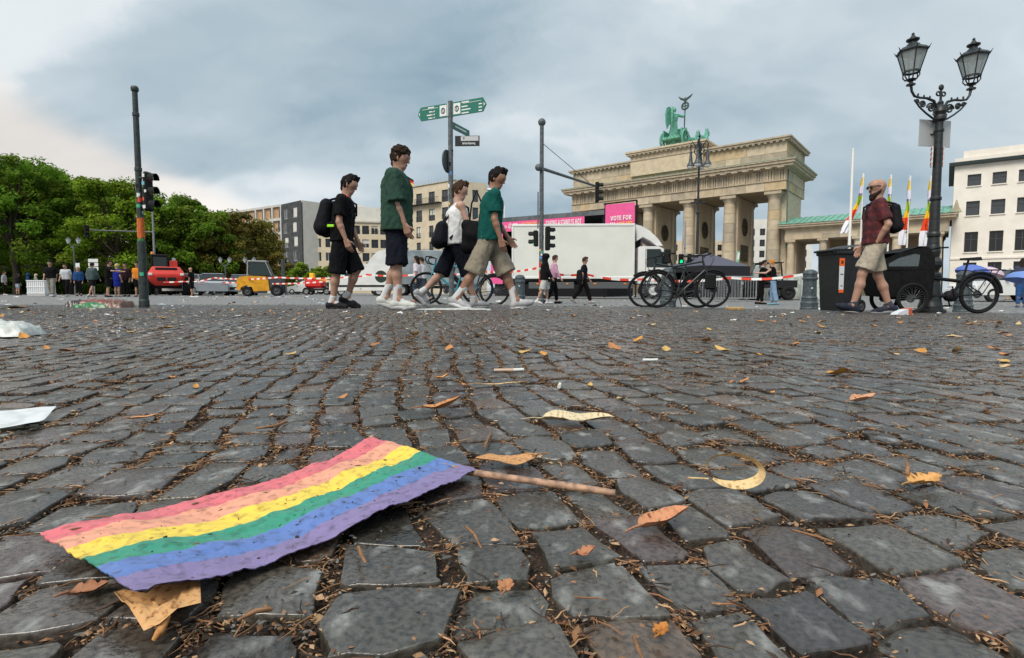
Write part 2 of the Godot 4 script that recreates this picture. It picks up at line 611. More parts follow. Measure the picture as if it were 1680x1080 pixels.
	while u < 15.0:                  # courses run away from us, their cross joints staggered
		var u2 := u + rr(0.055, 0.073)
		var v := 0.2 + rr(0, 0.1)
		var edges := [v]
		while v > -13.5:
			v -= rr(0.062, 0.09) if rr(0, 1) > 0.12 else rr(0.09, 0.118)
			edges.append(v)
		var skew := []
		for k in edges.size(): skew.append([rr(-0.007, 0.007), rr(-0.007, 0.007)])
		for k in edges.size() - 1:
			var mid := warp((u + u2) * 0.5, (edges[k] + edges[k + 1]) * 0.5)
			var d := -mid.y
			if d < 0.1 or d > COB_EDGE - 0.06 or absf(mid.x) > 0.99 * d + 0.5: continue
			var g: float = (rr(0.0025, 0.006) if rr(0, 1) > 0.25 else rr(0.006, 0.010))
			var g2: float = (rr(0.0015, 0.004) if rr(0, 1) > 0.25 else rr(0.004, 0.009))
			var cs := [Vector2(u + g, edges[k] + skew[k][0] - g2), Vector2(u2 - g, edges[k] + skew[k][1] - g2), Vector2(u2 - g, edges[k + 1] + skew[k + 1][1] + g2), Vector2(u + g, edges[k + 1] + skew[k + 1][0] + g2)]
			for q in 4: cs[q] += Vector2(rr(-0.006, 0.006), rr(-0.004, 0.004))
			var near := d < 2.3
			var o := PackedVector2Array()
			for q in 4:
				var a: Vector2 = cs[q]; var b: Vector2 = cs[(q + 1) % 4]
				var cut := rr(0.05, 0.14)
				var list_t := [cut * 0.35, cut, 0.5, 1.0 - rr(0.05, 0.14)] if near else ([cut, 0.5, 1.0 - cut] if d < 4.0 else [cut, 1.0 - cut])
				for i in list_t.size():
					var p := a.lerp(b, list_t[i])
					if near and i == 0: p = p.lerp((cs[0] + cs[1] + cs[2] + cs[3]) * 0.25, 0.03)
					var inward: Vector2 = ((cs[0] + cs[1] + cs[2] + cs[3]) * 0.25 - p).normalized()
					p += inward * (rr(-0.003, 0.005) - (0.002 if list_t[i] == 0.5 else 0.0))
					o.append(warp(p.x, p.y))
			list.append([o, mid, d, near])
		u = u2
	# the 300 that show largest are stones of their own, the rest one mass
	for s in list:
		var q := px_of(s[1].x, 0.0, s[2])
		s.append(s[2] if q.x > -40 and q.x < 1720 and q.y < 1120 else s[2] + 100.0)
	list.sort_custom(func(a, b): return a[4] < b[4])
	var rest := MB.new()
	for k in list.size():
		var s = list[k]
		if k < 300:
			var b := MB.new()
			b.col = stone_tone()
			cobble(b, s[0], s[1], true, s[1])
			part(pave, "cobblestone", b, sm, Vector3(s[1].x, 0, s[1].y))
		else:
			rest.col = stone_tone()
			cobble(rest, s[0], s[1], s[3], Vector2.ZERO)
		if s[4] < 7.0: stones.append([s[0], s[1], s[2]])
	var ro := part(pave, "cobblestones", rest, sm)
	ro.set_meta("kind", "stuff")
	print("stones ", list.size(), " tris ", rest.ix.size() / 3)
	soil_bits()

func bits(called: String, shape: ArrayMesh, m: Material, buf: PackedFloat32Array, label: String) -> void:
	var mm := MultiMesh.new()
	mm.transform_format = MultiMesh.TRANSFORM_3D
	mm.use_colors = true
	mm.mesh = shape
	mm.instance_count = buf.size() / 16
	mm.buffer = buf
	var o := MultiMeshInstance3D.new()
	o.name = called
	o.multimesh = mm
	o.material_override = m
	add_child(o)
	tag(o, label, "debris", "", "stuff")

func put(buf: PackedFloat32Array, p: Vector3, b: Basis, c: Color) -> void:
	buf.append_array([b.x.x, b.y.x, b.z.x, p.x, b.x.y, b.y.y, b.z.y, p.y, b.x.z, b.y.z, b.z.z, p.z, c.r, c.g, c.b, 1.0])

func soil_bits() -> void:      # crumbs of bark, seeds, grit and twigs lying in the joints and on the stones
	var chip := MB.new()
	chip.tri(Vector3(-0.5, 0, 0.1), Vector3(0.0, 0.12, 0.5), Vector3(0.1, 0.3, 0)); chip.tri(Vector3(0.0, 0.12, 0.5), Vector3(0.55, 0.02, 0.05), Vector3(0.1, 0.3, 0))
	chip.tri(Vector3(0.55, 0.02, 0.05), Vector3(0.05, 0.1, -0.5), Vector3(0.1, 0.3, 0)); chip.tri(Vector3(0.05, 0.1, -0.5), Vector3(-0.5, 0, 0.1), Vector3(0.1, 0.3, 0))
	chip.tri(Vector3(0.0, 0.12, 0.5), Vector3(-0.5, 0, 0.1), Vector3(0.05, 0.1, -0.5)); chip.tri(Vector3(0.0, 0.12, 0.5), Vector3(0.05, 0.1, -0.5), Vector3(0.55, 0.02, 0.05))
	var twig := MB.new()
	twig.tube([Vector3(-0.5, 0.02, 0), Vector3(-0.1, 0.05, 0.06), Vector3(0.2, 0.03, -0.02), Vector3(0.5, 0.01, 0.05)], [0.025, 0.035, 0.03, 0.012], 4)
	var grain := MB.new()
	grain.ball(Vector3.ZERO, Vector3(0.5, 0.36, 0.42), 4, 6)
	var cb := PackedFloat32Array(); var tb := PackedFloat32Array(); var gb := PackedFloat32Array()
	var browns := [Color(0.17, 0.088, 0.045), Color(0.10, 0.055, 0.033), Color(0.24, 0.135, 0.07), Color(0.055, 0.035, 0.024), Color(0.36, 0.22, 0.12), Color(0.21, 0.10, 0.05), Color(0.035, 0.028, 0.024), Color(0.05, 0.034, 0.025)]
	for s in stones:
		var o: PackedVector2Array = s[0]
		var mid: Vector2 = s[1]
		var d: float = s[2]
		var per := 330 if d < 0.8 else (190 if d < 1.6 else (80 if d < 2.6 else (30 if d < 4.2 else 10)))
		var size := 1.0 if d < 1.2 else (1.25 if d < 2.2 else (1.7 if d < 4.2 else 2.6))
		var patch := clampf(0.75 + 1.6 * noise.get_noise_2d(mid.x * 2.2 + 70.0, mid.y * 2.2), 0.25, 1.9)
		for k in int(per * patch):
			var e := rng.randi() % o.size()
			var p := o[e].lerp(o[(e + 1) % o.size()], rr(0, 1))
			p += (p - mid).normalized() * (rr(-0.001, 0.012) if rr(0, 1) > 0.03 else rr(-0.02, 0.0))
			var inside := Geometry2D.is_point_in_polygon(p, o)
			var y := gy(p.x, -p.y) + (0.001 if inside else rr(-0.0075, -0.0015))
			var sz := rr(0.0015, 0.004) * size
			if rr(0, 1) < 0.08: sz *= 2.0
			var c: Color = browns[rng.randi() % browns.size()] * rr(0.7, 1.4)
			var b := Basis.from_euler(Vector3(rr(-0.4, 0.4), rr(0, TAU), rr(-0.4, 0.4))).scaled_local(Vector3(sz * rr(0.8, 1.8), sz * rr(0.5, 1.0), sz * rr(0.5, 1.0)))
			var w := rr(0, 1)
			if w < 0.74: put(cb, Vector3(p.x, y, p.y), b, c)
			elif w < 0.84: put(gb, Vector3(p.x, y, p.y), b, Color(0.11, 0.105, 0.095) * rr(0.4, 2.2))
			elif w < 0.93 or d > 2.0: put(tb, Vector3(p.x, y + 0.001, p.y), Basis(Vector3.UP, rr(0, TAU)).scaled_local(Vector3(rr(0.01, 0.03), rr(0.012, 0.022), rr(0.012, 0.022))), c * 1.1)
			else: put(cb, Vector3(p.x, y, p.y), b, Color(0.42, 0.27, 0.15) * rr(0.6, 1.1))
		# crumbs on top of the stone
		for k in (5 if d < 1.6 else 3):
			var p := mid + Vector2(rr(-0.06, 0.06), rr(-0.05, 0.05))
			if not Geometry2D.is_point_in_polygon(p, o): continue
			var sz := rr(0.0015, 0.0045) * size
			var b := Basis.from_euler(Vector3(0, rr(0, TAU), 0)).scaled_local(Vector3(sz * rr(0.8, 1.6), sz, sz))
			put(cb, Vector3(p.x, gy(p.x, -p.y) + 0.0035, p.y), b, (Color(0.03, 0.026, 0.022) if rr(0, 1) < 0.6 else Color(0.2, 0.11, 0.06)) * rr(0.6, 1.4))
	bits("bark_crumbs", chip.mesh(), vcol(0.9), cb, "brown bark crumbs and leaf bits in the joints between the cobbles")
	bits("twig_bits", twig.mesh(), vcol(0.9), tb, "thin broken brown twigs lying along the cobble joints")
	bits("grit", grain.mesh(), vcol(0.8), gb, "grey grit and pebbles in the cobble joints")
	print("bits ", cb.size() / 16, " ", tb.size() / 16, " ", gb.size() / 16)
# ---------------------------------------------------------------- the little flag on the stones
func flag_point(s: float, t: float) -> Vector3:     # s along the stripes from the free end to the stick, t from the red edge to the purple edge
	var a := R(66, 868, 0.017); var b := R(612, 716, 0.018)
	var c := R(786, 760, 0.018); var d := R(222, 977, 0.022)
	var p := a.lerp(b, s).lerp(d.lerp(c, s), t)
	var q := Vector2(p.x, p.z)
	# edges are not straight
	var along := (Vector3(b.x, 0, b.z) - Vector3(a.x, 0, a.z)).normalized()
	var across := Vector3(along.z, 0, -along.x)
	var bow := sin(s * PI) * lerpf(0.014, 0.005, t) - 0.002 * sin(s * 6.5 + 0.8)
	p = Vector3(q.x, 0, q.y) - across * bow
	var g := gy(p.x, -p.z)
	var h := 0.006 + 0.003 * sin(s * 8.0 + t * 2.2 + 0.5) * (0.5 + t * 0.5) + 0.0012 * sin(s * 21.0 - t * 4.0) + 0.0035 * noise.get_noise_2d(s * 7.0, t * 4.0) + 0.0012 * noise.get_noise_2d(s * 40.0, t * 20.0)
	h += 0.012 * exp(-pow((s - 0.02) / 0.16, 2.0)) * (0.3 + t * 0.8)            # free end stands off the stones
	h += 0.006 * exp(-pow((1.0 - s) / 0.10, 2.0))                              # hem round the stick
	h += 0.003 * t * smoothstep(0.25, 0.6, s) * smoothstep(1.0, 0.7, s)
	p.y = g + maxf(h, 0.002) + 0.003
	return p

func build_flag() -> void:
	var o := thing("rainbow_flag", "small rainbow striped flag on a wooden stick lying on the cobbles", "flag", Vector3(-0.2, 0, -0.55))
	var cols := [Color(0.68, 0.14, 0.16), Color(0.78, 0.33, 0.20), Color(0.84, 0.60, 0.06), Color(0.025, 0.26, 0.16), Color(0.10, 0.18, 0.46), Color(0.21, 0.16, 0.33)]
	var called := ["red_stripe", "orange_stripe", "yellow_stripe", "green_stripe", "blue_stripe", "purple_stripe"]
	for k in 6:
		var m := StandardMaterial3D.new()
		m.albedo_color = cols[k].linear_to_srgb()
		m.roughness = 0.42
		m.rim_enabled = true
		m.rim = 0.5
		m.uv1_triplanar = true
		m.uv1_scale = Vector3.ONE * 5.0
		m.albedo_texture = ntex("flagdirt", 51, 0.03, 5, [[0.0, Color(0.6, 0.56, 0.54)], [0.25, Color(0.85, 0.83, 0.82)], [0.45, Color(1, 1, 1)], [1.0, Color(1, 1, 1)]], 512)
		m.heightmap_enabled = true
		m.heightmap_texture = ntex("flagcrease", 52, 0.011, 3, [[0.0, 0.0], [0.45, 0.35], [0.5, 1.0], [0.55, 0.35], [1.0, 0.0]], 512)
		m.heightmap_scale = 0.045
		m.backlight_enabled = true
		m.backlight = Color(0.25, 0.25, 0.25)
		var mb := MB.new()
		var rows := []; var low := []
		for i in 9:
			var row := []; var rl := []
			for j in 91:
				var p := flag_point(j / 90.0, (k + i / 8.0) / 6.0) - o.position
				row.append(p)
				rl.append(p - Vector3(0, 0.0007, 0))
			rows.append(row); low.append(rl)
		mb.grid(rows)
		mb.grid(low)
		part(o, called[k], mb, m)
	var st := MB.new()
	var a := flag_point(0.97, 0.6) + Vector3(0, -0.006, 0); var b := flag_point(0.985, 0.97) + Vector3(0, -0.0045, 0)
	var e := R(1010, 809, 0.006)
	var pts := []; var rad := []
	for k in 9:
		var q := a.lerp(b, k / 4.0) if k < 5 else b.lerp(e, (k - 4) / 4.0)
		pts.append(q - o.position)
		rad.append(0.0037 + 0.0002 * sin(k * 2.1))
	rad[8] = 0.0030
	st.tube(pts, rad, 12)
	var wm := worn(0.46, 0.27, 0.17, 0.6, 18.0, 0.45, 5)
	part(o, "stick", st, wm)
# ---------------------------------------------------------------- the sandstone gate, its wing and the houses
var gate_at := Vector3(35.0, -0.1, -71.1)          # its near right corner at the ground
var gate_turn := 0.0                                # local x runs along the front to the far corner, local -z into the depth

func sand(k: int) -> StandardMaterial3D:
	var c: Color = [Color(0.54, 0.44, 0.31), Color(0.47, 0.395, 0.29), Color(0.58, 0.485, 0.355), Color(0.42, 0.36, 0.275), Color(0.56, 0.43, 0.27)][k % 5]
	return worn(c.r, c.g, c.b, 0.9, 0.2, 0.10, 13 + k % 2)

var blk_sign := -1.0
func blocks(p: Node, called: String, x0: float, x1: float, y0: float, y1: float, z: float, w: float, depth: float) -> void:   # a course of dressed stones, each its own
	var x := x0
	while x < x1 - 0.05:
		var e := minf(x1, x + w * rr(0.75, 1.3))
		if x1 - e < w * 0.4: e = x1
		var b := MB.new()
		b.bbox(Vector3.ZERO, Vector3(e - x - 0.02, y1 - y0 - 0.02, depth), 0.02)
		part(p, called, b, sand(rng.randi() % 5), Vector3((x + e) / 2, (y0 + y1) / 2, z + blk_sign * depth / 2 + rr(-0.012, 0.012)))
		x = e

func build_gate() -> void:
	var L := 32.4; var D := 11.0
	var o := thing("city_gate", "monumental sandstone gate with fluted columns, heavy attic and green statue on top", "gate", gate_at)
	# local frame: x along the front from the near right corner, -z into the depth
	var ex := Vector3(-0.777, 0, -0.63); var ez := Vector3(-0.63, 0, 0.777)
	o.basis = Basis(ex, Vector3.UP, ez)   # left-handed frames are avoided: see below
	if o.basis.determinant() < 0: o.basis = Basis(ex, Vector3.UP, -ez)
	var into := -1.0 if (o.basis * Vector3(0, 0, -1)).z < 0 else 1.0
	var Z := func(w: float) -> float: return w * into      # w metres into the depth
	blk_sign = into
	var cols := [1.6, 7.3, 13.05, 19.35, 25.1, 30.8]
	var plain := sand(0)
	# columns, front and rear
	var cm := MB.new()
	var prof := [Vector2(1.08, 0), Vector2(1.08, 0.35), Vector2(0.98, 0.38), Vector2(0.98, 0.6), Vector2(0.9, 0.66), Vector2(0.9, 1.2), Vector2(0.885, 4.5), Vector2(0.86, 7.5), Vector2(0.80, 10.2), Vector2(0.745, 12.35), Vector2(0.745, 12.6), Vector2(0.80, 12.65), Vector2(0.80, 12.72), Vector2(1.02, 13.08)]
	cm.lathe(prof, Vector3.ZERO, 40, Basis(), 0.045)
	cm.box(Vector3(0, 13.29, 0), Vector3(2.1, 0.42, 2.1))
	var cmesh := cm.mesh()
	var radius := func(y: float) -> float: return lerpf(0.9, 0.745, pow(clampf((y - 1.0) / 11.4, 0.0, 1.0), 1.4))
	var drums := []
	for q in 9:
		var dm := MB.new()
		var ya := 0.66 + q * 1.3; var yb := ya + 1.285
		dm.lathe([Vector2(radius.call(ya) - 0.03, ya), Vector2(radius.call(ya), ya + 0.02), Vector2(radius.call((ya + yb) / 2), (ya + yb) / 2), Vector2(radius.call(yb), yb - 0.02), Vector2(radius.call(yb) - 0.03, yb)], Vector3.ZERO, 40, Basis(), 0.045)
		drums.append(dm.mesh())
	var cp := MB.new()
	cp.lathe([Vector2(1.08, 0), Vector2(1.08, 0.35), Vector2(0.98, 0.38), Vector2(0.98, 0.6), Vector2(0.9, 0.66)], Vector3.ZERO, 30)
	cp.lathe([Vector2(0.70, 12.3), Vector2(0.745, 12.6), Vector2(0.80, 12.65), Vector2(0.80, 12.72), Vector2(1.02, 13.08)], Vector3.ZERO, 30)
	cp.lathe([Vector2(0.68, 0.6), Vector2(0.68, 12.4)], Vector3.ZERO, 12)
	cp.box(Vector3(0, 13.29, 0), Vector3(2.1, 0.42, 2.1))
	var capital := cp.mesh()
	for c in cols:
		var col := part(o, "column", capital, sand(int(c) % 3), Vector3(c, 0, Z.call(1.15)))
		for q in drums.size(): part(col, "drum", drums[q], sand([0, 1, 2, 3, 0, 4, 2, 1][rng.randi() % 8]))
		part(o, "column", cmesh, sand(3), Vector3(c, 0, Z.call(D - 1.15)))
	# cross walls between front and rear columns, with roundel and tablet
	for i in 6:
		var c: float = cols[i]
		var wall := MB.new()
		wall.box(Vector3(0, 6.75, 0), Vector3(1.5, 13.5, D - 3.6))
		for s in [-1.0, 1.0]:
			wall.box(Vector3(0, 6.75, s * (D / 2 - 2.4)), Vector3(1.75, 13.5, 0.9))
		wall.box(Vector3(0, 0.5, 0), Vector3(1.7, 1.0, D - 3.7))
		var pier := part(o, "pier", wall, worn(0.64, 0.53, 0.38, 0.9, 0.3, 0.07, 14), Vector3(c, 0, Z.call(D / 2)))
		var med := MB.new()
		var rx := Basis(Vector3(0, 0, 1), PI / 2)
		med.lathe([Vector2(0.0, 0.0), Vector2(0.6, 0.05), Vector2(1.05, 0.0), Vector2(1.12, 0.10), Vector2(1.25, 0.10), Vector2(1.25, -0.05)], Vector3.ZERO, 24, rx)
		for q in 7: med.ball(Vector3(-0.06, rr(-0.7, 0.7), rr(-0.6, 0.6)), Vector3(0.12, rr(0.2, 0.4), rr(0.12, 0.25)), 5, 7)
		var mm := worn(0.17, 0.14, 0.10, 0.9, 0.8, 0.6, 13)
		for s in [-1.0, 1.0]:
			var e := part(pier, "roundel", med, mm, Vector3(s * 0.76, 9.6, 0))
			if s > 0: e.rotation.y = PI
			var tab := MB.new()
			tab.box(Vector3.ZERO, Vector3(0.1, 2.3, 3.4))
			for q in 9: tab.ball(Vector3(s * 0.06, rr(-0.8, 0.8), rr(-1.4, 1.4)), Vector3(0.08, rr(0.2, 0.5), rr(0.15, 0.3)), 5, 7)
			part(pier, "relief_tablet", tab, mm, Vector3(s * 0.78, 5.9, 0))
			for q in [-1.0, 1.0]:
				var pan := MB.new()
				pan.box(Vector3.ZERO, Vector3(0.08, 2.6, 1.5))
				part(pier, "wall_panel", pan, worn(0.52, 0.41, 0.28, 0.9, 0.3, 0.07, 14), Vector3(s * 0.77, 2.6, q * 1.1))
	# ceiling beams over the passages and the core of the upper storey
	var core := MB.new()
	core.box(Vector3(L / 2, 15.3, Z.call(D / 2)), Vector3(L - 0.3, 3.4, D - 0.3))
	core.box(Vector3(L / 2, 18.6, Z.call(D / 2)), Vector3(L - 0.7, 3.1, D - 0.7))
	part(o, "core", core, worn(0.42, 0.33, 0.22, 0.9, 0.3, 0.12, 14))
	# architrave, frieze with triglyphs, cornice, attic: stones on the front and on the right flank
	blocks(o, "architrave_stone", 0.0, L, 13.5, 14.65, Z.call(0.0), 2.0, 0.3)
	var x := 0.0
	var tri := MB.new()
	for k in 3: tri.box(Vector3(-0.32 + 0.32 * k, 0, 0), Vector3(0.2, 1.3, 0.16))
	tri.box(Vector3(0, 0.68, 0), Vector3(0.95, 0.1, 0.18))
	var trim := tri.mesh()
	blocks(o, "frieze_stone", 0.0, L, 14.7, 16.1, Z.call(0.12), 1.45, 0.3)
	for k in 23:
		part(o, "triglyph", trim, sand(1 + k % 3), Vector3(0.5 + k * (L - 1.0) / 22.0, 15.4, Z.call(0.02)))
	var cor := MB.new()
	cor.box(Vector3(L / 2, 14.68, Z.call(0.1)), Vector3(L + 0.1, 0.1, 0.5))
	# stepped cornice all round
	for st in [[16.1, 16.3, 0.25], [16.3, 16.62, 0.95], [16.62, 16.95, 1.15], [16.95, 17.08, 1.3]]:
		cor.box(Vector3(L / 2, (st[0] + st[1]) / 2, Z.call(D / 2)), Vector3(L + 2 * st[2], st[1] - st[0], D + 2 * st[2]))
	part(o, "cornice", cor, worn(0.50, 0.42, 0.31, 0.9, 0.25, 0.12, 13))
	var lead := MB.new()
	lead.box(Vector3(L / 2, 17.12, Z.call(D / 2)), Vector3(L + 2.65, 0.07, D + 2.65))
	part(o, "copper_flashing", lead, worn(0.30, 0.42, 0.33, 0.7, 0.6, 0.4, 3))
	var mut := MB.new()
	mut.box(Vector3.ZERO, Vector3(0.8, 0.12, 0.75))
	var mutm := mut.mesh()
	for k in 23: part(o, "mutule", mutm, sand(2), Vector3(0.5 + k * (L - 1.0) / 22.0, 16.23, Z.call(-0.55)))
	# attic
	blocks(o, "attic_stone", 0.1, L - 0.1, 17.15, 18.3, Z.call(0.25), 2.6, 0.4)
	blocks(o, "attic_stone", 0.1, L - 0.1, 18.3, 19.6, Z.call(0.25), 3.0, 0.4)
	var at := MB.new()
	for st in [[19.6, 19.75, 0.05], [19.75, 20.0, 0.45], [20.0, 20.2, 0.6]]:
		at.box(Vector3(L / 2, (st[0] + st[1]) / 2, Z.call(D / 2)), Vector3(L + 2 * st[2] - 0.2, st[1] - st[0], D + 2 * st[2] - 0.4))
	part(o, "attic_cornice", at, worn(0.50, 0.42, 0.31, 0.9, 0.25, 0.12, 13))
	var den := MB.new()
	den.box(Vector3.ZERO, Vector3(0.32, 0.2, 0.4))
	var denm := den.mesh()
	for k in 44: part(o, "dentil", denm, sand(3), Vector3(0.4 + k * (L - 0.8) / 43.0, 19.66, Z.call(-0.02)))
	for k in 15: part(o, "dentil", denm, sand(3), Vector3(-0.28, 19.66, Z.call(0.4 + k * 0.72)))
	# flank stones
	var z := 0.0
	for course in [[13.5, 14.65], [14.7, 16.1], [17.15, 18.3], [18.3, 19.6]]:
		z = 0.35
		while z < D - 0.3:
			var e := minf(D - 0.3, z + rr(1.4, 2.4))
			var b := MB.new()
			b.bbox(Vector3.ZERO, Vector3(0.3, course[1] - course[0] - 0.02, e - z - 0.02), 0.02)
			part(o, "flank_stone", b, sand(rng.randi() % 5), Vector3(0.12 if course[0] < 17 else 0.24, (course[0] + course[1]) / 2, Z.call((z + e) / 2)))
			z = e
	# raised middle block
	var mid := MB.new()
	mid.box(Vector3(L / 2, 19.3, Z.call(D / 2)), Vector3(11.0, 3.0, D + 0.6))
	mid.box(Vector3(L / 2, 20.75, Z.call(D / 2)), Vector3(11.3, 0.25, D + 0.9))
	mid.box(Vector3(L / 2, 21.0, Z.call(D / 2)), Vector3(12.0, 0.25, D + 1.6))
	mid.box(Vector3(L / 2, 21.25, Z.call(D / 2)), Vector3(12.3, 0.25, D + 1.9))
	mid.box(Vector3(L / 2, 21.5, Z.call(D / 2)), Vector3(10.2, 0.3, D - 0.6))
	part(o, "statue_plinth", mid, worn(0.60, 0.50, 0.36, 0.9, 0.22, 0.08, 14))
	for k in 16: part(o, "dentil", denm, sand(3), Vector3(L / 2 - 5.2 + k * 0.693, 20.8, Z.call(-0.55)))
	# right flank: plain end wall with a light rendered patch, downpipe
	var fl := MB.new()
	fl.box(Vector3(0.75, 6.75, Z.call(D / 2)), Vector3(1.3, 13.5, D - 3.4))
	part(o, "end_wall", fl, worn(0.55, 0.47, 0.35, 0.9, 0.3, 0.1, 14))
	var pipe := MB.new()
	pipe.tube([Vector3(-0.1, 6, Z.call(0.55)), Vector3(-0.1, 16, Z.call(0.55))], 0.09, 6)
	part(o, "downpipe", pipe, mat(0.08, 0.13, 0.11, 0.6))
	quadriga(o.global_transform * Vector3(L / 2, 21.65, Z.call(2.6)) if o.is_inside_tree() else o.transform * Vector3(L / 2, 21.65, Z.call(2.6)), o.transform.basis, into)
	wing(into)

func quadriga(at: Vector3, b: Basis, into: float) -> void:
	var g := thing("quadriga_statue", "green copper statue of a winged figure driving four horses atop the gate", "statue", at)
	g.basis = b.scaled(Vector3.ONE * 1.45)
	var m := worn(0.15, 0.46, 0.34, 0.65, 0.8, 0.35, 3)
	var Z := func(w: float) -> float: return w * into
	var c := MB.new()
	c.box(Vector3(0, 1.0, Z.call(0.2)), Vector3(1.9, 0.25, 1.9))
	c.box(Vector3(0, 1.6, Z.call(1.05)), Vector3(1.9, 1.2, 0.15))
	for s in [-1.0, 1.0]: c.box(Vector3(s * 0.95, 1.45, Z.call(0.35)), Vector3(0.12, 0.9, 1.5))
	c.box(Vector3(0, 0.5, Z.call(0.2)), Vector3(0.4, 0.9, 0.4))
	c.tube([Vector3(0, 0.95, Z.call(1.0)), Vector3(0, 1.1, Z.call(4.5))], 0.09, 6)
	part(g, "chariot", c, m)
	for s in [-1.0, 1.0]:
		var w := MB.new()
		var rx := Basis(Vector3(0, 0, 1), PI / 2)
		w.torus(Vector3.ZERO, 0.82, 0.11, rx, 20, 6)
		for k in 8:
			var a := TAU * k / 8
			w.tube([Vector3.ZERO, Vector3(0, cos(a), sin(a)) * 0.8], 0.06, 4, false)
		w.ball(Vector3.ZERO, Vector3(0.18, 0.18, 0.18), 5, 8)
		part(g, "wheel", w, m, Vector3(s * 1.15, 0.93, Z.call(0.2)))
	var f := MB.new()        # the standing figure, robe flaring down
	f.lathe([Vector2(0.55, 1.1), Vector2(0.5, 1.6), Vector2(0.40, 2.2), Vector2(0.36, 2.6), Vector2(0.46, 3.1), Vector2(0.40, 3.4), Vector2(0.14, 3.55), Vector2(0.12, 3.7)], Vector3(0, 0, Z.call(0.0)), 12, Basis(), 0.1)
	f.ball(Vector3(0, 3.92, Z.call(0.05)), Vector3(0.2, 0.27, 0.24), 7, 9)
	f.tube([Vector3(-0.42, 3.3, 0), Vector3(-0.75, 3.2, Z.call(0.5)), Vector3(-0.7, 3.6, Z.call(0.95))], [0.15, 0.12, 0.09], 7)
	f.tube([Vector3(0.42, 3.3, 0), Vector3(0.6, 2.8, Z.call(0.5)), Vector3(0.4, 2.6, Z.call(1.0))], [0.15, 0.12, 0.09], 7)
	part(g, "figure", f, m)
	for s in [-1.0, 1.0]:
		var wg := MB.new()
		var pl := PackedVector2Array([Vector2(0.1, 3.0), Vector2(0.35, 3.6), Vector2(0.9, 4.05), Vector2(1.25, 3.9), Vector2(1.4, 3.3), Vector2(1.35, 2.5), Vector2(1.15, 1.8), Vector2(0.95, 2.2), Vector2(0.7, 2.3), Vector2(0.4, 2.6)])
		var q := PackedVector2Array()
		for p in pl: q.append(Vector2(-p.x * into, p.y))
		wg.prism(q, -0.07, 0.07, Basis(Vector3.UP, -PI / 2 + s * 0.35), Vector3(s * 0.15, 0, 0))
		part(g, "wing", wg, m)
	var st := MB.new()
	st.tube([Vector3(-0.7, 1.6, Z.call(1.0)), Vector3(-0.7, 4.7, Z.call(1.15))], 0.06, 6)
	st.torus(Vector3(-0.7, 4.45, Z.call(1.13)), 0.34, 0.1, Basis(Vector3(1, 0, 0), PI / 2), 16, 5)
	st.box(Vector3(-0.7, 4.45, Z.call(1.13)), Vector3(0.5, 0.12, 0.08)); st.box(Vector3(-0.7, 4.45, Z.call(1.13)), Vector3(0.12, 0.5, 0.08))
	st.ball(Vector3(-0.7, 5.05, Z.call(1.15)), Vector3(0.14, 0.3, 0.18), 6, 8)
	for s in [-1.0, 1.0]: st.tube([Vector3(-0.7, 5.05, Z.call(1.15)), Vector3(-0.7 + s * 0.5, 5.3, Z.call(1.15)), Vector3(-0.7 + s * 0.75, 5.55, Z.call(1.2))], [0.14, 0.11, 0.03], 5)
	part(g, "staff", st, worn(0.07, 0.13, 0.11, 0.6, 0.8, 0.5, 3))
	for k in 4:
		var h := MB.new()
		h.xf = Transform3D(Basis(), Vector3(-1.65 + 1.1 * k, 0, Z.call(3.0 + 0.25 * (1 if k in [1, 2] else 0))))
		h.tube([Vector3(0, 1.35, Z.call(-0.35)), Vector3(0, 1.4, Z.call(0.1)), Vector3(0, 1.38, Z.call(0.9)), Vector3(0, 1.5, Z.call(1.45))], [0.30, 0.42, 0.38, 0.40], 9)
		h.tube([Vector3(0, 1.55, Z.call(1.4)), Vector3(0, 2.15, Z.call(1.75)), Vector3(0, 2.6, Z.call(1.95))], [0.36, 0.26, 0.19], 8)
		h.tube([Vector3(0, 2.62, Z.call(1.85)), Vector3(0, 2.45, Z.call(2.2)), Vector3(0, 2.15, Z.call(2.4))], [0.2, 0.18, 0.10], 7)
		h.tube([Vector3(0, 2.75, Z.call(1.8)), Vector3(0, 2.2, Z.call(1.5)), Vector3(0, 1.75, Z.call(1.15))], [0.07, 0.13, 0.1], 5)
		for s in [-1.0, 1.0]:
			h.tube([Vector3(s * 0.1, 2.72, Z.call(1.85)), Vector3(s * 0.12, 2.95, Z.call(1.88))], [0.06, 0.02], 4)
			h.tube([Vector3(s * 0.22, 1.25, Z.call(-0.15)), Vector3(s * 0.24, 0.75, Z.call(-0.4)), Vector3(s * 0.24, 0.5, Z.call(-0.6)), Vector3(s * 0.24, 0.0, Z.call(-0.5))], [0.2, 0.13, 0.09, 0.09], 6)
		h.tube([Vector3(-0.2, 1.25, Z.call(1.35)), Vector3(-0.2, 0.65, Z.call(1.45)), Vector3(-0.2, 0.0, Z.call(1.45))], [0.17, 0.1, 0.09], 6)
		h.tube([Vector3(0.2, 1.25, Z.call(1.4)), Vector3(0.2, 0.85, Z.call(1.85)), Vector3(0.2, 0.4, Z.call(1.65))], [0.17, 0.1, 0.08], 6)
		h.tube([Vector3(0, 1.5, Z.call(-0.4)), Vector3(0, 1.2, Z.call(-0.7)), Vector3(0, 0.7, Z.call(-0.75))], [0.1, 0.13, 0.04], 5)
		part(g, "horse", h, m)

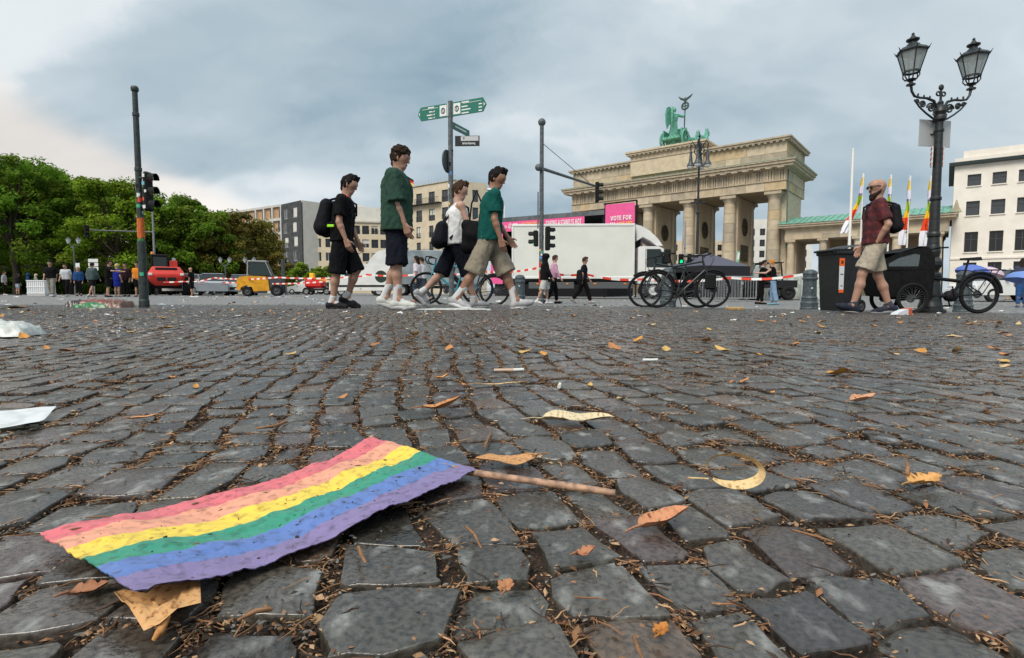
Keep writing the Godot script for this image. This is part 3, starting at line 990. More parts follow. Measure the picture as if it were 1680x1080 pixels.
func wing(into: float) -> void:
	var o := thing("gate_wing", "low colonnaded side wing of the gate with green copper roof", "building", gate_at)
	var ex := Vector3(0.777, 0, 0.63); var ez := Vector3(-0.63, 0, 0.777)
	o.basis = Basis(ex, Vector3.UP, ex.cross(Vector3.UP))
	var into2 := -1.0 if (o.basis * Vector3(0, 0, -1)).z < 0 else 1.0
	var Z := func(w: float) -> float: return w * into2
	var L := 16.6; var D := 9.0
	blk_sign = into2
	var cm := MB.new()
	cm.lathe([Vector2(0.62, 0), Vector2(0.62, 0.25), Vector2(0.52, 0.3), Vector2(0.51, 2.5), Vector2(0.43, 6.3), Vector2(0.43, 6.45), Vector2(0.58, 6.75)], Vector3.ZERO, 32, Basis(), 0.045)
	cm.box(Vector3(0, 6.87, 0), Vector3(1.2, 0.26, 1.2))
	var cmesh := cm.mesh()
	for c in [0.65, 4.33, 8.05, 11.85, 15.6]:
		part(o, "column", cmesh, sand(int(c) % 3), Vector3(c, 0, Z.call(0.7)))
		if c > 1.0: part(o, "column", cmesh, sand(3), Vector3(c, 0, Z.call(D - 0.7)))
	var wl := MB.new()
	for c in [0.65, 4.33, 8.05, 11.85, 15.6]: wl.box(Vector3(c, 3.5, Z.call(D / 2 + 0.3)), Vector3(0.8, 7.0, D - 3.4))
	wl.box(Vector3(12.0, 3.5, Z.call(5.5)), Vector3(7.0, 7.0, 0.5))
	wl.box(Vector3(6.2, 6.3, Z.call(5.5)), Vector3(3.0, 1.4, 0.5))
	part(o, "wall", wl, worn(0.54, 0.44, 0.32, 0.9, 0.3, 0.07, 14))
	blocks(o, "architrave_stone", 0.0, L, 7.0, 7.65, Z.call(0.1), 1.9, 0.3)
	blocks(o, "frieze_stone", 0.0, L, 7.66, 8.35, Z.call(0.16), 1.3, 0.3)
	var en := MB.new()
	en.box(Vector3(L / 2, 7.7, Z.call(D / 2)), Vector3(L - 0.3, 1.4, D - 0.3))
	for st in [[8.35, 8.5, 0.15], [8.5, 8.75, 0.55], [8.75, 8.95, 0.7]]:
		en.box(Vector3(L / 2, (st[0] + st[1]) / 2, Z.call(D / 2)), Vector3(L + 2 * st[2], st[1] - st[0], D + 2 * st[2]))
	part(o, "cornice", en, worn(0.54, 0.45, 0.33, 0.9, 0.25, 0.1, 13))
	var rf := MB.new()
	var p := PackedVector2Array([Vector2(-0.8, 8.96), Vector2(D / 2, 10.3), Vector2(D + 0.8, 8.96)])
	var q := PackedVector2Array()
	for a in p: q.append(Vector2(a.x * into2 * -1.0, a.y))
	rf.prism(q, -0.75, L + 0.72, Basis(Vector3.UP, PI / 2), Vector3(0, 0, 0))
	part(o, "roof", rf, worn(0.20, 0.46, 0.35, 0.6, 0.4, 0.35, 3))
	var seam := MB.new()
	seam.tube([Vector3(0, 9.0, Z.call(-0.8)), Vector3(0, 10.34, Z.call(D / 2))], 0.035, 4)
	var sm := seam.mesh()
	for k in 26: part(o, "roof_seam", sm, mat(0.15, 0.36, 0.27, 0.6), Vector3(-0.4 + k * 0.68, 0, 0))
	var ant := MB.new()
	ant.prism(PackedVector2Array([Vector2(-0.5, 0), Vector2(0.5, 0), Vector2(0.25, 0.5), Vector2(0.05, 1.3), Vector2(-0.05, 1.3), Vector2(-0.25, 0.5)]), -0.2, 0.2)
	part(o, "corner_ornament", ant, sand(1), Vector3(L + 0.5, 8.96, Z.call(-0.4)))
# ---------------------------------------------------------------- houses
func facade(p: Node, called: String, w: float, h: float, wins: Array, m: Material, depth := 0.25) -> void:   # a wall in local xy (x to the right, facing +z) with real openings; wins: Rect2
	var xs := [0.0, w]; var ys := [0.0, h]
	for r in wins:
		for k in [r.position.x, r.end.x]:
			if not xs.has(k): xs.append(k)
		for k in [r.position.y, r.end.y]:
			if not ys.has(k): ys.append(k)
	xs.sort(); ys.sort()
	var mb := MB.new()
	for j in ys.size() - 1:
		var i := 0
		while i < xs.size() - 1:
			var i2 := i
			var yc: float = (ys[j] + ys[j + 1]) / 2
			var hole := func(k: int) -> bool:
				for r in wins:
					if r.has_point(Vector2((xs[k] + xs[k + 1]) / 2, yc)): return true
				return false
			if hole.call(i):
				i += 1
				continue
			while i2 + 1 < xs.size() - 1 and not hole.call(i2 + 1): i2 += 1
			mb.quad(Vector3(xs[i], ys[j], 0), Vector3(xs[i2 + 1], ys[j], 0), Vector3(xs[i2 + 1], ys[j + 1], 0), Vector3(xs[i], ys[j + 1], 0))
			i = i2 + 1
	for r in wins:
		var a := Vector3(r.position.x, r.position.y, 0); var b := Vector3(r.end.x, r.position.y, 0); var c := Vector3(r.end.x, r.end.y, 0); var d := Vector3(r.position.x, r.end.y, 0)
		var z := Vector3(0, 0, -depth)
		mb.quad(b, a, a + z, b + z); mb.quad(c, b, b + z, c + z); mb.quad(d, c, c + z, d + z); mb.quad(a, d, d + z, a + z)
	part(p, called, mb, m)

var win_cache := {}
func window(p: Node, r: Rect2, fm: Material, gm: Material, bars := 1, rail := false, z := -0.2, blind := 0.0) -> void:
	var key := [r.size, bars, fm]
	if not win_cache.has(key):
		var f := MB.new()
		var t := 0.07
		f.box(Vector3(0, r.size.y / 2 - t / 2, 0), Vector3(r.size.x, t, 0.08)); f.box(Vector3(0, -r.size.y / 2 + t / 2, 0), Vector3(r.size.x, t, 0.08))
		f.box(Vector3(-r.size.x / 2 + t / 2, 0, 0), Vector3(t, r.size.y - 2 * t, 0.08)); f.box(Vector3(r.size.x / 2 - t / 2, 0, 0), Vector3(t, r.size.y - 2 * t, 0.08))
		if bars >= 1: f.box(Vector3(0, 0, 0), Vector3(t, r.size.y - 2 * t, 0.07))
		if bars >= 2: f.box(Vector3(0, r.size.y * 0.12, 0), Vector3(r.size.x - 2 * t, t * 0.8, 0.06))
		var g := MB.new()
		g.quad(Vector3(-r.size.x / 2, -r.size.y / 2, -0.02), Vector3(r.size.x / 2, -r.size.y / 2, -0.02), Vector3(r.size.x / 2, r.size.y / 2, -0.02), Vector3(-r.size.x / 2, r.size.y / 2, -0.02))
		win_cache[key] = [f.mesh(), g.mesh()]
	var at := Vector3(r.get_center().x, r.get_center().y, z)
	var o := part(p, "window", win_cache[key][0], fm, at)
	part(o, "pane", win_cache[key][1], gm)
	if blind > 0.0:
		var b := MB.new()
		b.quad(Vector3(-r.size.x * 0.45, r.size.y * (0.48 - blind), 0.0), Vector3(r.size.x * 0.45, r.size.y * (0.48 - blind), 0.0), Vector3(r.size.x * 0.45, r.size.y * 0.47, 0.0), Vector3(-r.size.x * 0.45, r.size.y * 0.47, 0.0))
		part(o, "blind", b, mat(0.62, 0.6, 0.55, 0.8), Vector3(0, 0, -0.01))
	if rail:
		var q := MB.new()
		q.box(Vector3(0, -r.size.y / 2 + 0.95, 0), Vector3(r.size.x + 0.1, 0.05, 0.05))
		for k in 7: q.box(Vector3(-r.size.x / 2 + r.size.x * k / 6.0, -r.size.y / 2 + 0.5, 0), Vector3(0.03, 0.9, 0.03))
		part(o, "railing", q, mat(0.04, 0.04, 0.045, 0.5), Vector3(0, 0, 0.24))

func house(called: String, label: String, a: Vector3, b: Vector3) -> Node3D:     # stands on the line from a (seen left) to b (seen right)
	var o := thing(called, label, "building", Vector3(a.x, -0.1, a.z))
	var dir := b - a
	dir.y = 0
	dir = dir.normalized()
	o.basis = Basis(dir, Vector3.UP, dir.cross(Vector3.UP))
	return o

func solid(p: Node, called: String, w: float, h: float, depth: float, m: Material, z := -0.3) -> void:    # the body of the house behind its facade
	var b := MB.new()
	b.box(Vector3(w / 2, h / 2 - 0.01, z - depth / 2), Vector3(w, h - 0.02, depth))
	part(p, called, b, m)

func build_houses() -> void:
	var fr := mat(0.05, 0.05, 0.055, 0.5)
	var white := mat(0.72, 0.72, 0.70, 0.6)
	var dark := glass(0.012, 0.014, 0.017, 0.12)
	var sky_glass := glass(0.05, 0.06, 0.07, 0.05)
	# the white stone building at the right edge
	var a := W(1556, 480, 62.0)
	var b := a + Vector3(0.785, 0, 0.62) * 22.0
	var o := house("embassy_building", "white stone building with small dark square windows behind the street lamp", a, b)
	var stone := worn(0.80, 0.745, 0.67, 0.85, 0.12, 0.04, 14)
	var wins := []
	for c in 8:
		var x := 1.15 + c * 2.08
		for r in [[11.95, 1.25], [8.75, 1.55], [4.75, 2.2], [1.0, 2.6]]:
			wins.append(Rect2(x, r[0], 1.15, r[1]))
	facade(o, "wall", 19.0, 15.1, wins, stone, 0.3)
	for k in wins.size():
		window(o, wins[k], fr, sky_glass if wins[k].position.y > 6 else dark, 2, false, -0.24)
		var s := MB.new()
		s.box(Vector3(wins[k].get_center().x, wins[k].position.y - 0.06, 0.05), Vector3(1.3, 0.1, 0.14))
		if wins[k].position.y > 3: part(o, "sill", s, stone)
	solid(o, "body", 19.0, 15.1, 14.0, stone, -0.32)
	var sb := MB.new()
	sb.quad(Vector3(0, 0, -0.33), Vector3(0, 0, 0), Vector3(0, 15.1, 0), Vector3(0, 15.1, -0.33))
	part(o, "wall_edge", sb, stone)
	var rf := MB.new()
	rf.box(Vector3(9.4, 14.45, -7.0), Vector3(19.8, 0.35, 15.0))
	part(o, "roof_edge", rf, mat(0.035, 0.045, 0.045, 0.6))
	var up := MB.new()
	up.box(Vector3(9.9, 15.25, -7.2), Vector3(18.4, 1.3, 13.4))
	part(o, "parapet", up, stone)
	var band := MB.new()
	band.box(Vector3(9.5, 4.05, 0.05), Vector3(19.0, 0.18, 0.12))
	part(o, "string_course", band, stone)
	# corner hotel, sand coloured
	var hs := worn(0.62, 0.53, 0.395, 0.85, 0.1, 0.06, 14)
	a = W(640, 480, 112.0); b = W(747, 480, 101.0)
	hotel(a, b, true, hs, fr, sky_glass, "sand coloured corner hotel with rows of tall windows and a black balcony")
	# long cream office row
	a = W(497, 480, 122.0); b = W(640, 480, 126.0)
	o = house("office_row", "cream office building with rows of narrow dark windows behind the parked vans", a, b)
	var w := (b - a).length()
	wins = []
	var n := 9
	for c in n:
		for r in 5:
			wins.append(Rect2(1.0 + c * (w - 1.0) / n, 1.2 + r * 3.05, 1.05 if c < 4 else 1.5, 1.9))
	var cr := worn(0.66, 0.555, 0.40, 0.85, 0.1, 0.05, 14)
	facade(o, "wall", w, 16.0, wins, cr, 0.25)
	for k in wins.size(): window(o, wins[k], fr if k % 3 else white, dark, 1, k >= 25 and k % 5 == 4, -0.2, rr(0.2, 0.6) if k > 20 and rr(0, 1) < 0.4 else 0.0)
	solid(o, "body", w, 16.0, 12.0, cr)
	var rb := MB.new()
	rb.box(Vector3(w / 2, 16.15, -6), Vector3(w + 0.4, 0.3, 12.6))
	part(o, "roof_edge", rb, mat(0.5, 0.47, 0.42, 0.8))
	var ub := MB.new()
	ub.box(Vector3(w * 0.6, 18.2, -9), Vector3(w * 0.8, 4.0, 8.0)); ub.box(Vector3(w * 0.45, 20.6, -11), Vector3(w * 0.5, 0.8, 6.0))
	part(o, "roof_storey", ub, worn(0.62, 0.60, 0.55, 0.8, 0.1, 0.05, 14))
	# slate tower
	a = W(465, 480, 126.0); b = W(498, 480, 120.0)
	o = house("slate_house", "narrow dark grey house with pairs of white framed windows", a, b)
	w = (b - a).length()
	wins = []
	for c in 2:
		for r in 6: wins.append(Rect2(0.9 + c * w * 0.46 + (0.35 if r % 2 else 0.0), 1.0 + r * 3.15, 1.7, 2.2))
	var sl := worn(0.075, 0.08, 0.085, 0.7, 0.15, 0.2, 14)
	facade(o, "wall", w, 20.2, wins, sl, 0.25)
	for k in wins.size(): window(o, wins[k], white, sky_glass if k % 4 else dark, 1, false, -0.12, 0.9 if k % 12 > 8 else (0.5 if k % 3 == 0 else 0.0))
	solid(o, "body", w, 20.2, 9.0, worn(0.60, 0.57, 0.51, 0.8, 0.1, 0.05, 14))
	# orange panel block
	a = W(372, 480, 140.0); b = W(464.5, 480, 126.5)
	o = house("panel_block", "apartment block with orange wooden panels between white floor bands above the trees", a, b)
	w = (b - a).length()
	wins = []
	n = 7
	for c in n:
		for r in 6: wins.append(Rect2(0.5 + c * (w - 0.4) / n, 1.6 + r * 3.15, (w - 0.4) / n - 0.55, 2.55))
	var wf := worn(0.54, 0.52, 0.48, 0.8, 0.1, 0.05, 14)
	facade(o, "wall", w, 20.4, wins, wf, 0.5)
	for k in wins.size():
		var r: Rect2 = wins[k]
		var h := r.size.x * (0.55 if k % 2 else 0.42)
		var pb := MB.new()
		pb.box(Vector3(r.position.x + h / 2, r.get_center().y, -0.5), Vector3(h, r.size.y, 0.1))
		part(o, "wood_panel", pb, worn(0.52, 0.31, 0.16, 0.7, 0.3, 0.2, 5))
		window(o, Rect2(r.position.x + h + 0.02, r.position.y, r.size.x - h - 0.04, r.size.y), white, dark if k % 3 else sky_glass, 1, k % 2 == 0, -0.5)
	solid(o, "body", w, 20.4, 10.0, wf, -0.6)
	# glimpses through the gate
	a = W(1085, 480, 190.0); b = W(1190, 480, 190.0)
	plain_house("square_house", "beige house seen through the gate's inner passage", a, b, 18.0, worn(0.62, 0.53, 0.40, 0.85, 0.1, 0.05, 14), fr, dark)
	a = W(1190, 480, 175.0); b = W(1330, 480, 168.0)
	plain_house("square_house", "white gridded house seen through the gate's outer passage", a, b, 23.0, worn(0.66, 0.64, 0.60, 0.85, 0.1, 0.05, 14), fr, dark)
	# grey flat roof over the trees
	var fl := MB.new()
	fl.box(Vector3(0, 9.3, 0), Vector3(8, 18.6, 8)); fl.box(Vector3(-1, 18.9, 0), Vector3(5, 0.6, 5))
	single("tower_house", fl, worn(0.13, 0.135, 0.14, 0.8, 0.1, 0.3, 14), "grey flat roofed block peeking over the trees at the picture's edge", "building", G(-16, 80.0))

func plain_house(called: String, label: String, a: Vector3, b: Vector3, h: float, m: Material, fr: Material, gm: Material) -> void:
	var o := house(called, label, a, b)
	var w := (b - a).length()
	var wins := []
	var n := int(w / 3.0)
	for c in n:
		for r in int(h / 3.4): wins.append(Rect2(0.8 + c * (w - 0.8) / n, 1.0 + r * 3.4, 1.5, 2.1))
	facade(o, "wall", w, h, wins, m)
	for r in wins: window(o, r, fr, gm, 1)
	solid(o, "body", w, h, 12.0, m)

func hotel(a: Vector3, b: Vector3, _c: bool, hs: Material, fr: Material, gm: Material, label: String) -> void:
	var o := house("corner_hotel", label, a, b)
	var w := (b - a).length()
	var H := 20.6
	var wins := []
	var rows := [[1.0, 2.4], [4.4, 2.2], [7.6, 2.3], [10.7, 2.2], [13.8, 2.2], [17.0, 2.2]]
	for c in 5:
		for r in rows: wins.append(Rect2(0.8 + c * (w - 0.9) / 5.0 + 0.3, r[0], 1.15 if r[0] < 13 else 1.6, r[1]))
	facade(o, "wall", w, H, wins, hs)
	for k in wins.size(): window(o, wins[k], fr, gm, 1, k % 6 in [3, 4, 5], -0.2, rr(0.3, 0.9) if rr(0, 1) < 0.55 else 0.0)
	solid(o, "body", w, H, 0.5, hs)
	# right flank turning the corner
	var fl := Node3D.new()
	fl.name = "flank"
	o.add_child(fl)
	fl.position = Vector3(w, 0, 0)
	fl.rotation.y = PI * 0.36
	var w2 := []
	for c in 2:
		for r in rows: w2.append(Rect2(0.6 + c * 2.9, r[0], 1.2, r[1]))
	var L := 6.4
	var q := Node3D.new()
	facade(fl, "flank_wall", L, H, w2, hs)
	q.free()
	for k in w2.size():
		var f := MB.new()
		f.box(Vector3(w2[k].get_center().x, w2[k].get_center().y, -0.2), Vector3(1.2, w2[k].size.y, 0.06))
		part(fl, "flank_window", f, gm)
	for y in [17.0, 7.5]:
		var bal := MB.new()
		bal.box(Vector3(w * 0.42, y - 0.05, 0.5), Vector3(w * 0.8, 0.12, 1.0))
		bal.box(Vector3(w * 0.42, y + 0.95, 0.97), Vector3(w * 0.8, 0.05, 0.05))
		for k in 40: bal.box(Vector3(w * 0.02 + w * 0.8 * k / 39.0, y + 0.45, 0.97), Vector3(0.03, 0.95, 0.03))
		part(o, "balcony", bal, mat(0.035, 0.035, 0.04, 0.5))
	var rail := MB.new()
	rail.box(Vector3(w / 2, H + 0.9, -0.3), Vector3(w, 0.05, 0.05)); rail.box(Vector3(w / 2, H + 0.5, -0.3), Vector3(w, 0.03, 0.03))
	for k in 24: rail.box(Vector3(w * k / 23.0, H + 0.45, -0.3), Vector3(0.05, 0.9, 0.05))
	part(o, "roof_railing", rail, mat(0.4, 0.45, 0.5, 0.5))
	var mast := MB.new()
	mast.tube([Vector3(0.3, H, -0.5), Vector3(0.3, H + 3.2, -0.5)], 0.05, 5)
	var cap := MB.new()
	cap.box(Vector3(w / 2, H + 0.06, -3.0), Vector3(w + 0.3, 0.12, 6.4))
	part(o, "roof", cap, mat(0.4, 0.36, 0.28, 0.8))
	# flag on the roof: black, red, gold bands
	var p := W(664, 300, 112.0)
	var fo := thing("roof_flag", "black red and gold flag flying above the sand coloured hotel", "flag", Vector3(p.x, H - 0.1, p.z))
	var pm := MB.new()
	pm.tube([Vector3(0, -0.05, 0), Vector3(0, 3.4, 0)], 0.05, 6)
	part(fo, "pole", pm, mat(0.5, 0.5, 0.5, 0.5))
	var cs := [mat(0.02, 0.02, 0.02, 0.8), mat(0.6, 0.02, 0.02, 0.8), mat(0.85, 0.55, 0.03, 0.8)]
	for k in 3:
		var bmb := MB.new()
		var rws := []
		for i in 3:
			var rw := []
			for j in 9: rw.append(Vector3(0.05 + j * 0.22, 3.3 - (k + i / 2.0) * 0.42 - j * 0.13, 0.15 * sin(j * 0.9)))
			rws.append(rw)
		bmb.grid(rws)
		part(fo, ["black_band", "red_band", "gold_band"][k], bmb, cs[k])
# ---------------------------------------------------------------- trees
func crown_mesh(sd: int, w: float, h: float, base: float, green: Color, dry: float, n_clump: int, leaf: float) -> Array:   # [trunk with limbs, leaves]
	rng.seed = sd
	var tr := MB.new()
	var lf := MB.new()
	var top := base + h
	tr.tube([Vector3(0, -0.1, 0), Vector3(rr(-0.1, 0.1), base * 0.6, rr(-0.1, 0.1)), Vector3(rr(-0.3, 0.3), base + h * 0.25, rr(-0.3, 0.3)), Vector3(rr(-0.5, 0.5), base + h * 0.7, rr(-0.5, 0.5))], [h * 0.035, h * 0.028, h * 0.02, h * 0.006], 8)
	var clumps := []
	for k in n_clump:
		var t := pow(rr(0, 1), 0.8)                       # height in the crown
		var a := rr(0, TAU)
		var prof := sqrt(maxf(0.0, 1.0 - pow(absf(t - 0.38) / 0.66, 2.3)))
		var r := w * prof * sqrt(rr(0.12, 1.0))
		clumps.append([Vector3(cos(a) * r, base - h * 0.05 + t * h, sin(a) * r), rr(0.4, 1.1) * w * 0.23])
	for k in clumps.size():
		var c: Vector3 = clumps[k][0]
		if k % 3 == 0:
			var s := Vector3(c.x * 0.12, base * 0.8 + (c.y - base) * 0.45, c.z * 0.12)
			tr.tube([s, s.lerp(c, 0.5) + rv(0.2) + Vector3(0, 0.2, 0), c], [h * 0.012, h * 0.007, h * 0.002], 5, false)
	var per := 165
	for cl in clumps:
		var c: Vector3 = cl[0]; var r: float = cl[1]
		var tone := rr(0.6, 1.45)
		var yell := clampf(rr(-0.6, 0.5) + dry, 0.0, 1.0)
		for k in per:
			var dir := Vector3(rng.randfn(0, 1), rng.randfn(0, 0.75), rng.randfn(0, 1)).normalized()
			var p := c + dir * r * pow(rr(0.05, 1.0), 0.45) * Vector3(1, 0.72, 1)
			var nrm := (dir * 0.7 + rv(0.8) + Vector3(0, 0.8, 0)).normalized()
			var e := nrm.cross(Vector3(rr(-1, 1), rr(-0.4, 0.4), rr(-1, 1)).normalized()).normalized() * leaf * rr(0.6, 1.25)
			var f := nrm.cross(e).normalized() * leaf * rr(0.35, 0.75)
			var g := green.lerp(Color(0.22, 0.15, 0.03), yell * rr(0.2, 0.9)) * tone * rr(0.75, 1.25)
			lf.col = g
			var i := lf.add(p - e, nrm); lf.add(p - e * 0.1 - f, nrm); lf.add(p + e, nrm); lf.add(p - e * 0.1 + f, nrm)
			lf.ix.append_array([i, i + 2, i + 1, i, i + 3, i + 2])
	return [tr.mesh(), lf.mesh()]

func build_trees() -> void:
	var bark := worn(0.085, 0.068, 0.05, 0.95, 1.5, 0.5, 5)
	var lm := vcol(0.7, "leaf", 1.0)
	var kinds := [
		crown_mesh(101, 5.4, 9.8, 3.0, Color(0.125, 0.235, 0.02), 0.0, 115, 0.17),
		crown_mesh(202, 5.0, 9.0, 2.8, Color(0.18, 0.285, 0.02), 0.04, 105, 0.17),
		crown_mesh(303, 4.6, 7.6, 2.4, Color(0.13, 0.225, 0.02), 0.06, 100, 0.17),
		crown_mesh(404, 4.4, 5.8, 1.6, Color(0.16, 0.15, 0.03), 0.4, 110, 0.16),
		crown_mesh(505, 2.2, 3.6, 0.7, Color(0.19, 0.30, 0.025), 0.0, 60, 0.14)]
	rng.seed = 99
	var spots := [  # px, distance, kind, scale, label
		[-70, 52, 0, 1.05, "dense green tree cut by the picture's edge"], [28, 49, 0, 0.98, "tall dense green tree above the white crate"], [118, 53, 2, 1.16, "broad green tree behind the double street lantern"],
		[196, 50, 1, 0.88, "bright green tree just beside the stickered signal pole"], [262, 55, 0, 0.82, "full green tree behind the red telehandler"], [318, 54, 2, 0.93, "rounded green tree to the side of the telehandler's cab"],
		[75, 64, 0, 1.12, "darker green tree in the second row over the crate"], [-10, 66, 1, 1.3, "tallest green tree under the grey roof"], [165, 66, 2, 1.25, "rear tree filling the gap between crate and signal pole"], [230, 68, 1, 0.98, "rear tree showing above the dark traffic signal"],
		[378, 60, 3, 1.2, "brownish half withered tree behind the grey cars"], [345, 56, 3, 1.0, "low withered tree next to the telehandler"], [412, 66, 3, 1.0, "small brownish tree beside the orange panel block"]]
	for s in spots:
		var at := G(s[0], s[1])
		var o := thing("broadleaf_tree", s[4], "tree", at, rr(0, TAU), "park trees beyond the road")
		o.scale = Vector3.ONE * s[3]
		part(o, "trunk", kinds[s[2]][0], bark)
		part(o, "crown", kinds[s[2]][1], lm)
	for s in [[462, 88, 1.05, "small bright green tree beside the yellow forklift"], [497, 92, 1.2, "small bright green tree below the slate house"], [522, 90, 1.0, "small bright green tree over the red machine"], [540, 96, 1.15, "small green tree half hidden by the backpack walker"]]:
		var o := thing("young_tree", s[3], "tree", G(s[0], s[1]), rr(0, TAU), "young trees before the houses")
		o.scale = Vector3.ONE * s[2]
		part(o, "trunk", kinds[4][0], bark)
		part(o, "crown", kinds[4][1], lm)
	# dark undergrowth under the park trees
	var bush := crown_mesh(606, 3.4, 2.6, 0.3, Color(0.115, 0.21, 0.02), 0.05, 70, 0.2)
	rng.seed = 77
	var k := 0
	for s in [-40, 20, 80, 140, 200, 262, 330]:
		var o := thing("undergrowth_bush", "dark leafy bush in the tree shade " + ["at the picture's left edge", "behind the grey tee", "behind the white crate", "behind the double lantern", "beside the stickered pole", "behind the telehandler", "behind the man in black"][k], "bush", G(s, 60.0 + (k % 3) * 3.0), rr(0, TAU), "undergrowth along the park edge")
		o.scale = Vector3(1.25, 1.15, 1.0)
		part(o, "stem", bush[0], bark)
		part(o, "foliage", bush[1], lm)
		k += 1
	rng.seed = 4242
# ---------------------------------------------------------------- vehicles and the stage
func tyre(p: Node, at: Vector3, r: float, w: float, rim_m: Material, called := "wheel") -> void:      # axle along local z
	var t := MB.new()
	var b := Basis(Vector3(1, 0, 0), PI / 2)
	t.lathe([Vector2(r * 0.6, -w / 2), Vector2(r * 0.9, -w / 2), Vector2(r, -w * 0.32), Vector2(r, w * 0.32), Vector2(r * 0.9, w / 2), Vector2(r * 0.6, w / 2)], Vector3.ZERO, 22, b)
	var o := part(p, called, t, mat(0.018, 0.018, 0.019, 0.85), at)
	var q := MB.new()
	q.lathe([Vector2(0.0, -w * 0.3), Vector2(r * 0.6, -w * 0.36), Vector2(r * 0.62, -w * 0.46), Vector2(r * 0.62, w * 0.46), Vector2(r * 0.6, w * 0.36), Vector2(r * 0.35, w * 0.25), Vector2(r * 0.2, w * 0.42), Vector2(0.0, w * 0.42)], Vector3.ZERO, 16, b)
	part(o, "rim", q, rim_m)

func profile(p: Node, called: String, pts: Array, w: float, m: Material, inset := 0.0) -> MeshInstance3D:   # side outline in xy, width along z
	var mb := MB.new()
	mb.prism(PackedVector2Array(pts), -w / 2 + inset, w / 2 - inset)
	return part(p, called, mb, m)

func plate(p: Node, called: String, pts: Array, z: float, m: Material, t := 0.02) -> MeshInstance3D:
	var mb := MB.new()
	mb.prism(PackedVector2Array(pts), z - t / 2, z + t / 2)
	return part(p, called, mb, m)

func boxpart(p: Node, called: String, at: Vector3, s: Vector3, m: Material, r := 0.02) -> MeshInstance3D:
	var mb := MB.new()
	mb.bbox(Vector3.ZERO, s, r)
	return part(p, called, mb, m, at)

func text(p: Node, called: String, s: String, size: float, at: Vector3, m: Material, bold := false, width := -1.0, turn := 0.0) -> MeshInstance3D:
	var f := SystemFont.new()
	f.font_names = PackedStringArray(["Droid Sans"])
	f.font_weight = 700 if bold else 400
	var t := TextMesh.new()
	t.text = s
	t.font = f
	t.font_size = 32
	t.pixel_size = size / 23.0
	t.depth = 0.004
	t.curve_step = 3.0
	var o := part(p, called, t, m, at)
	o.rotation.y = turn
	if width > 0.0:
		var have := t.get_aabb().size.x
		if have > 0.01: o.scale.x = width / have
	return o

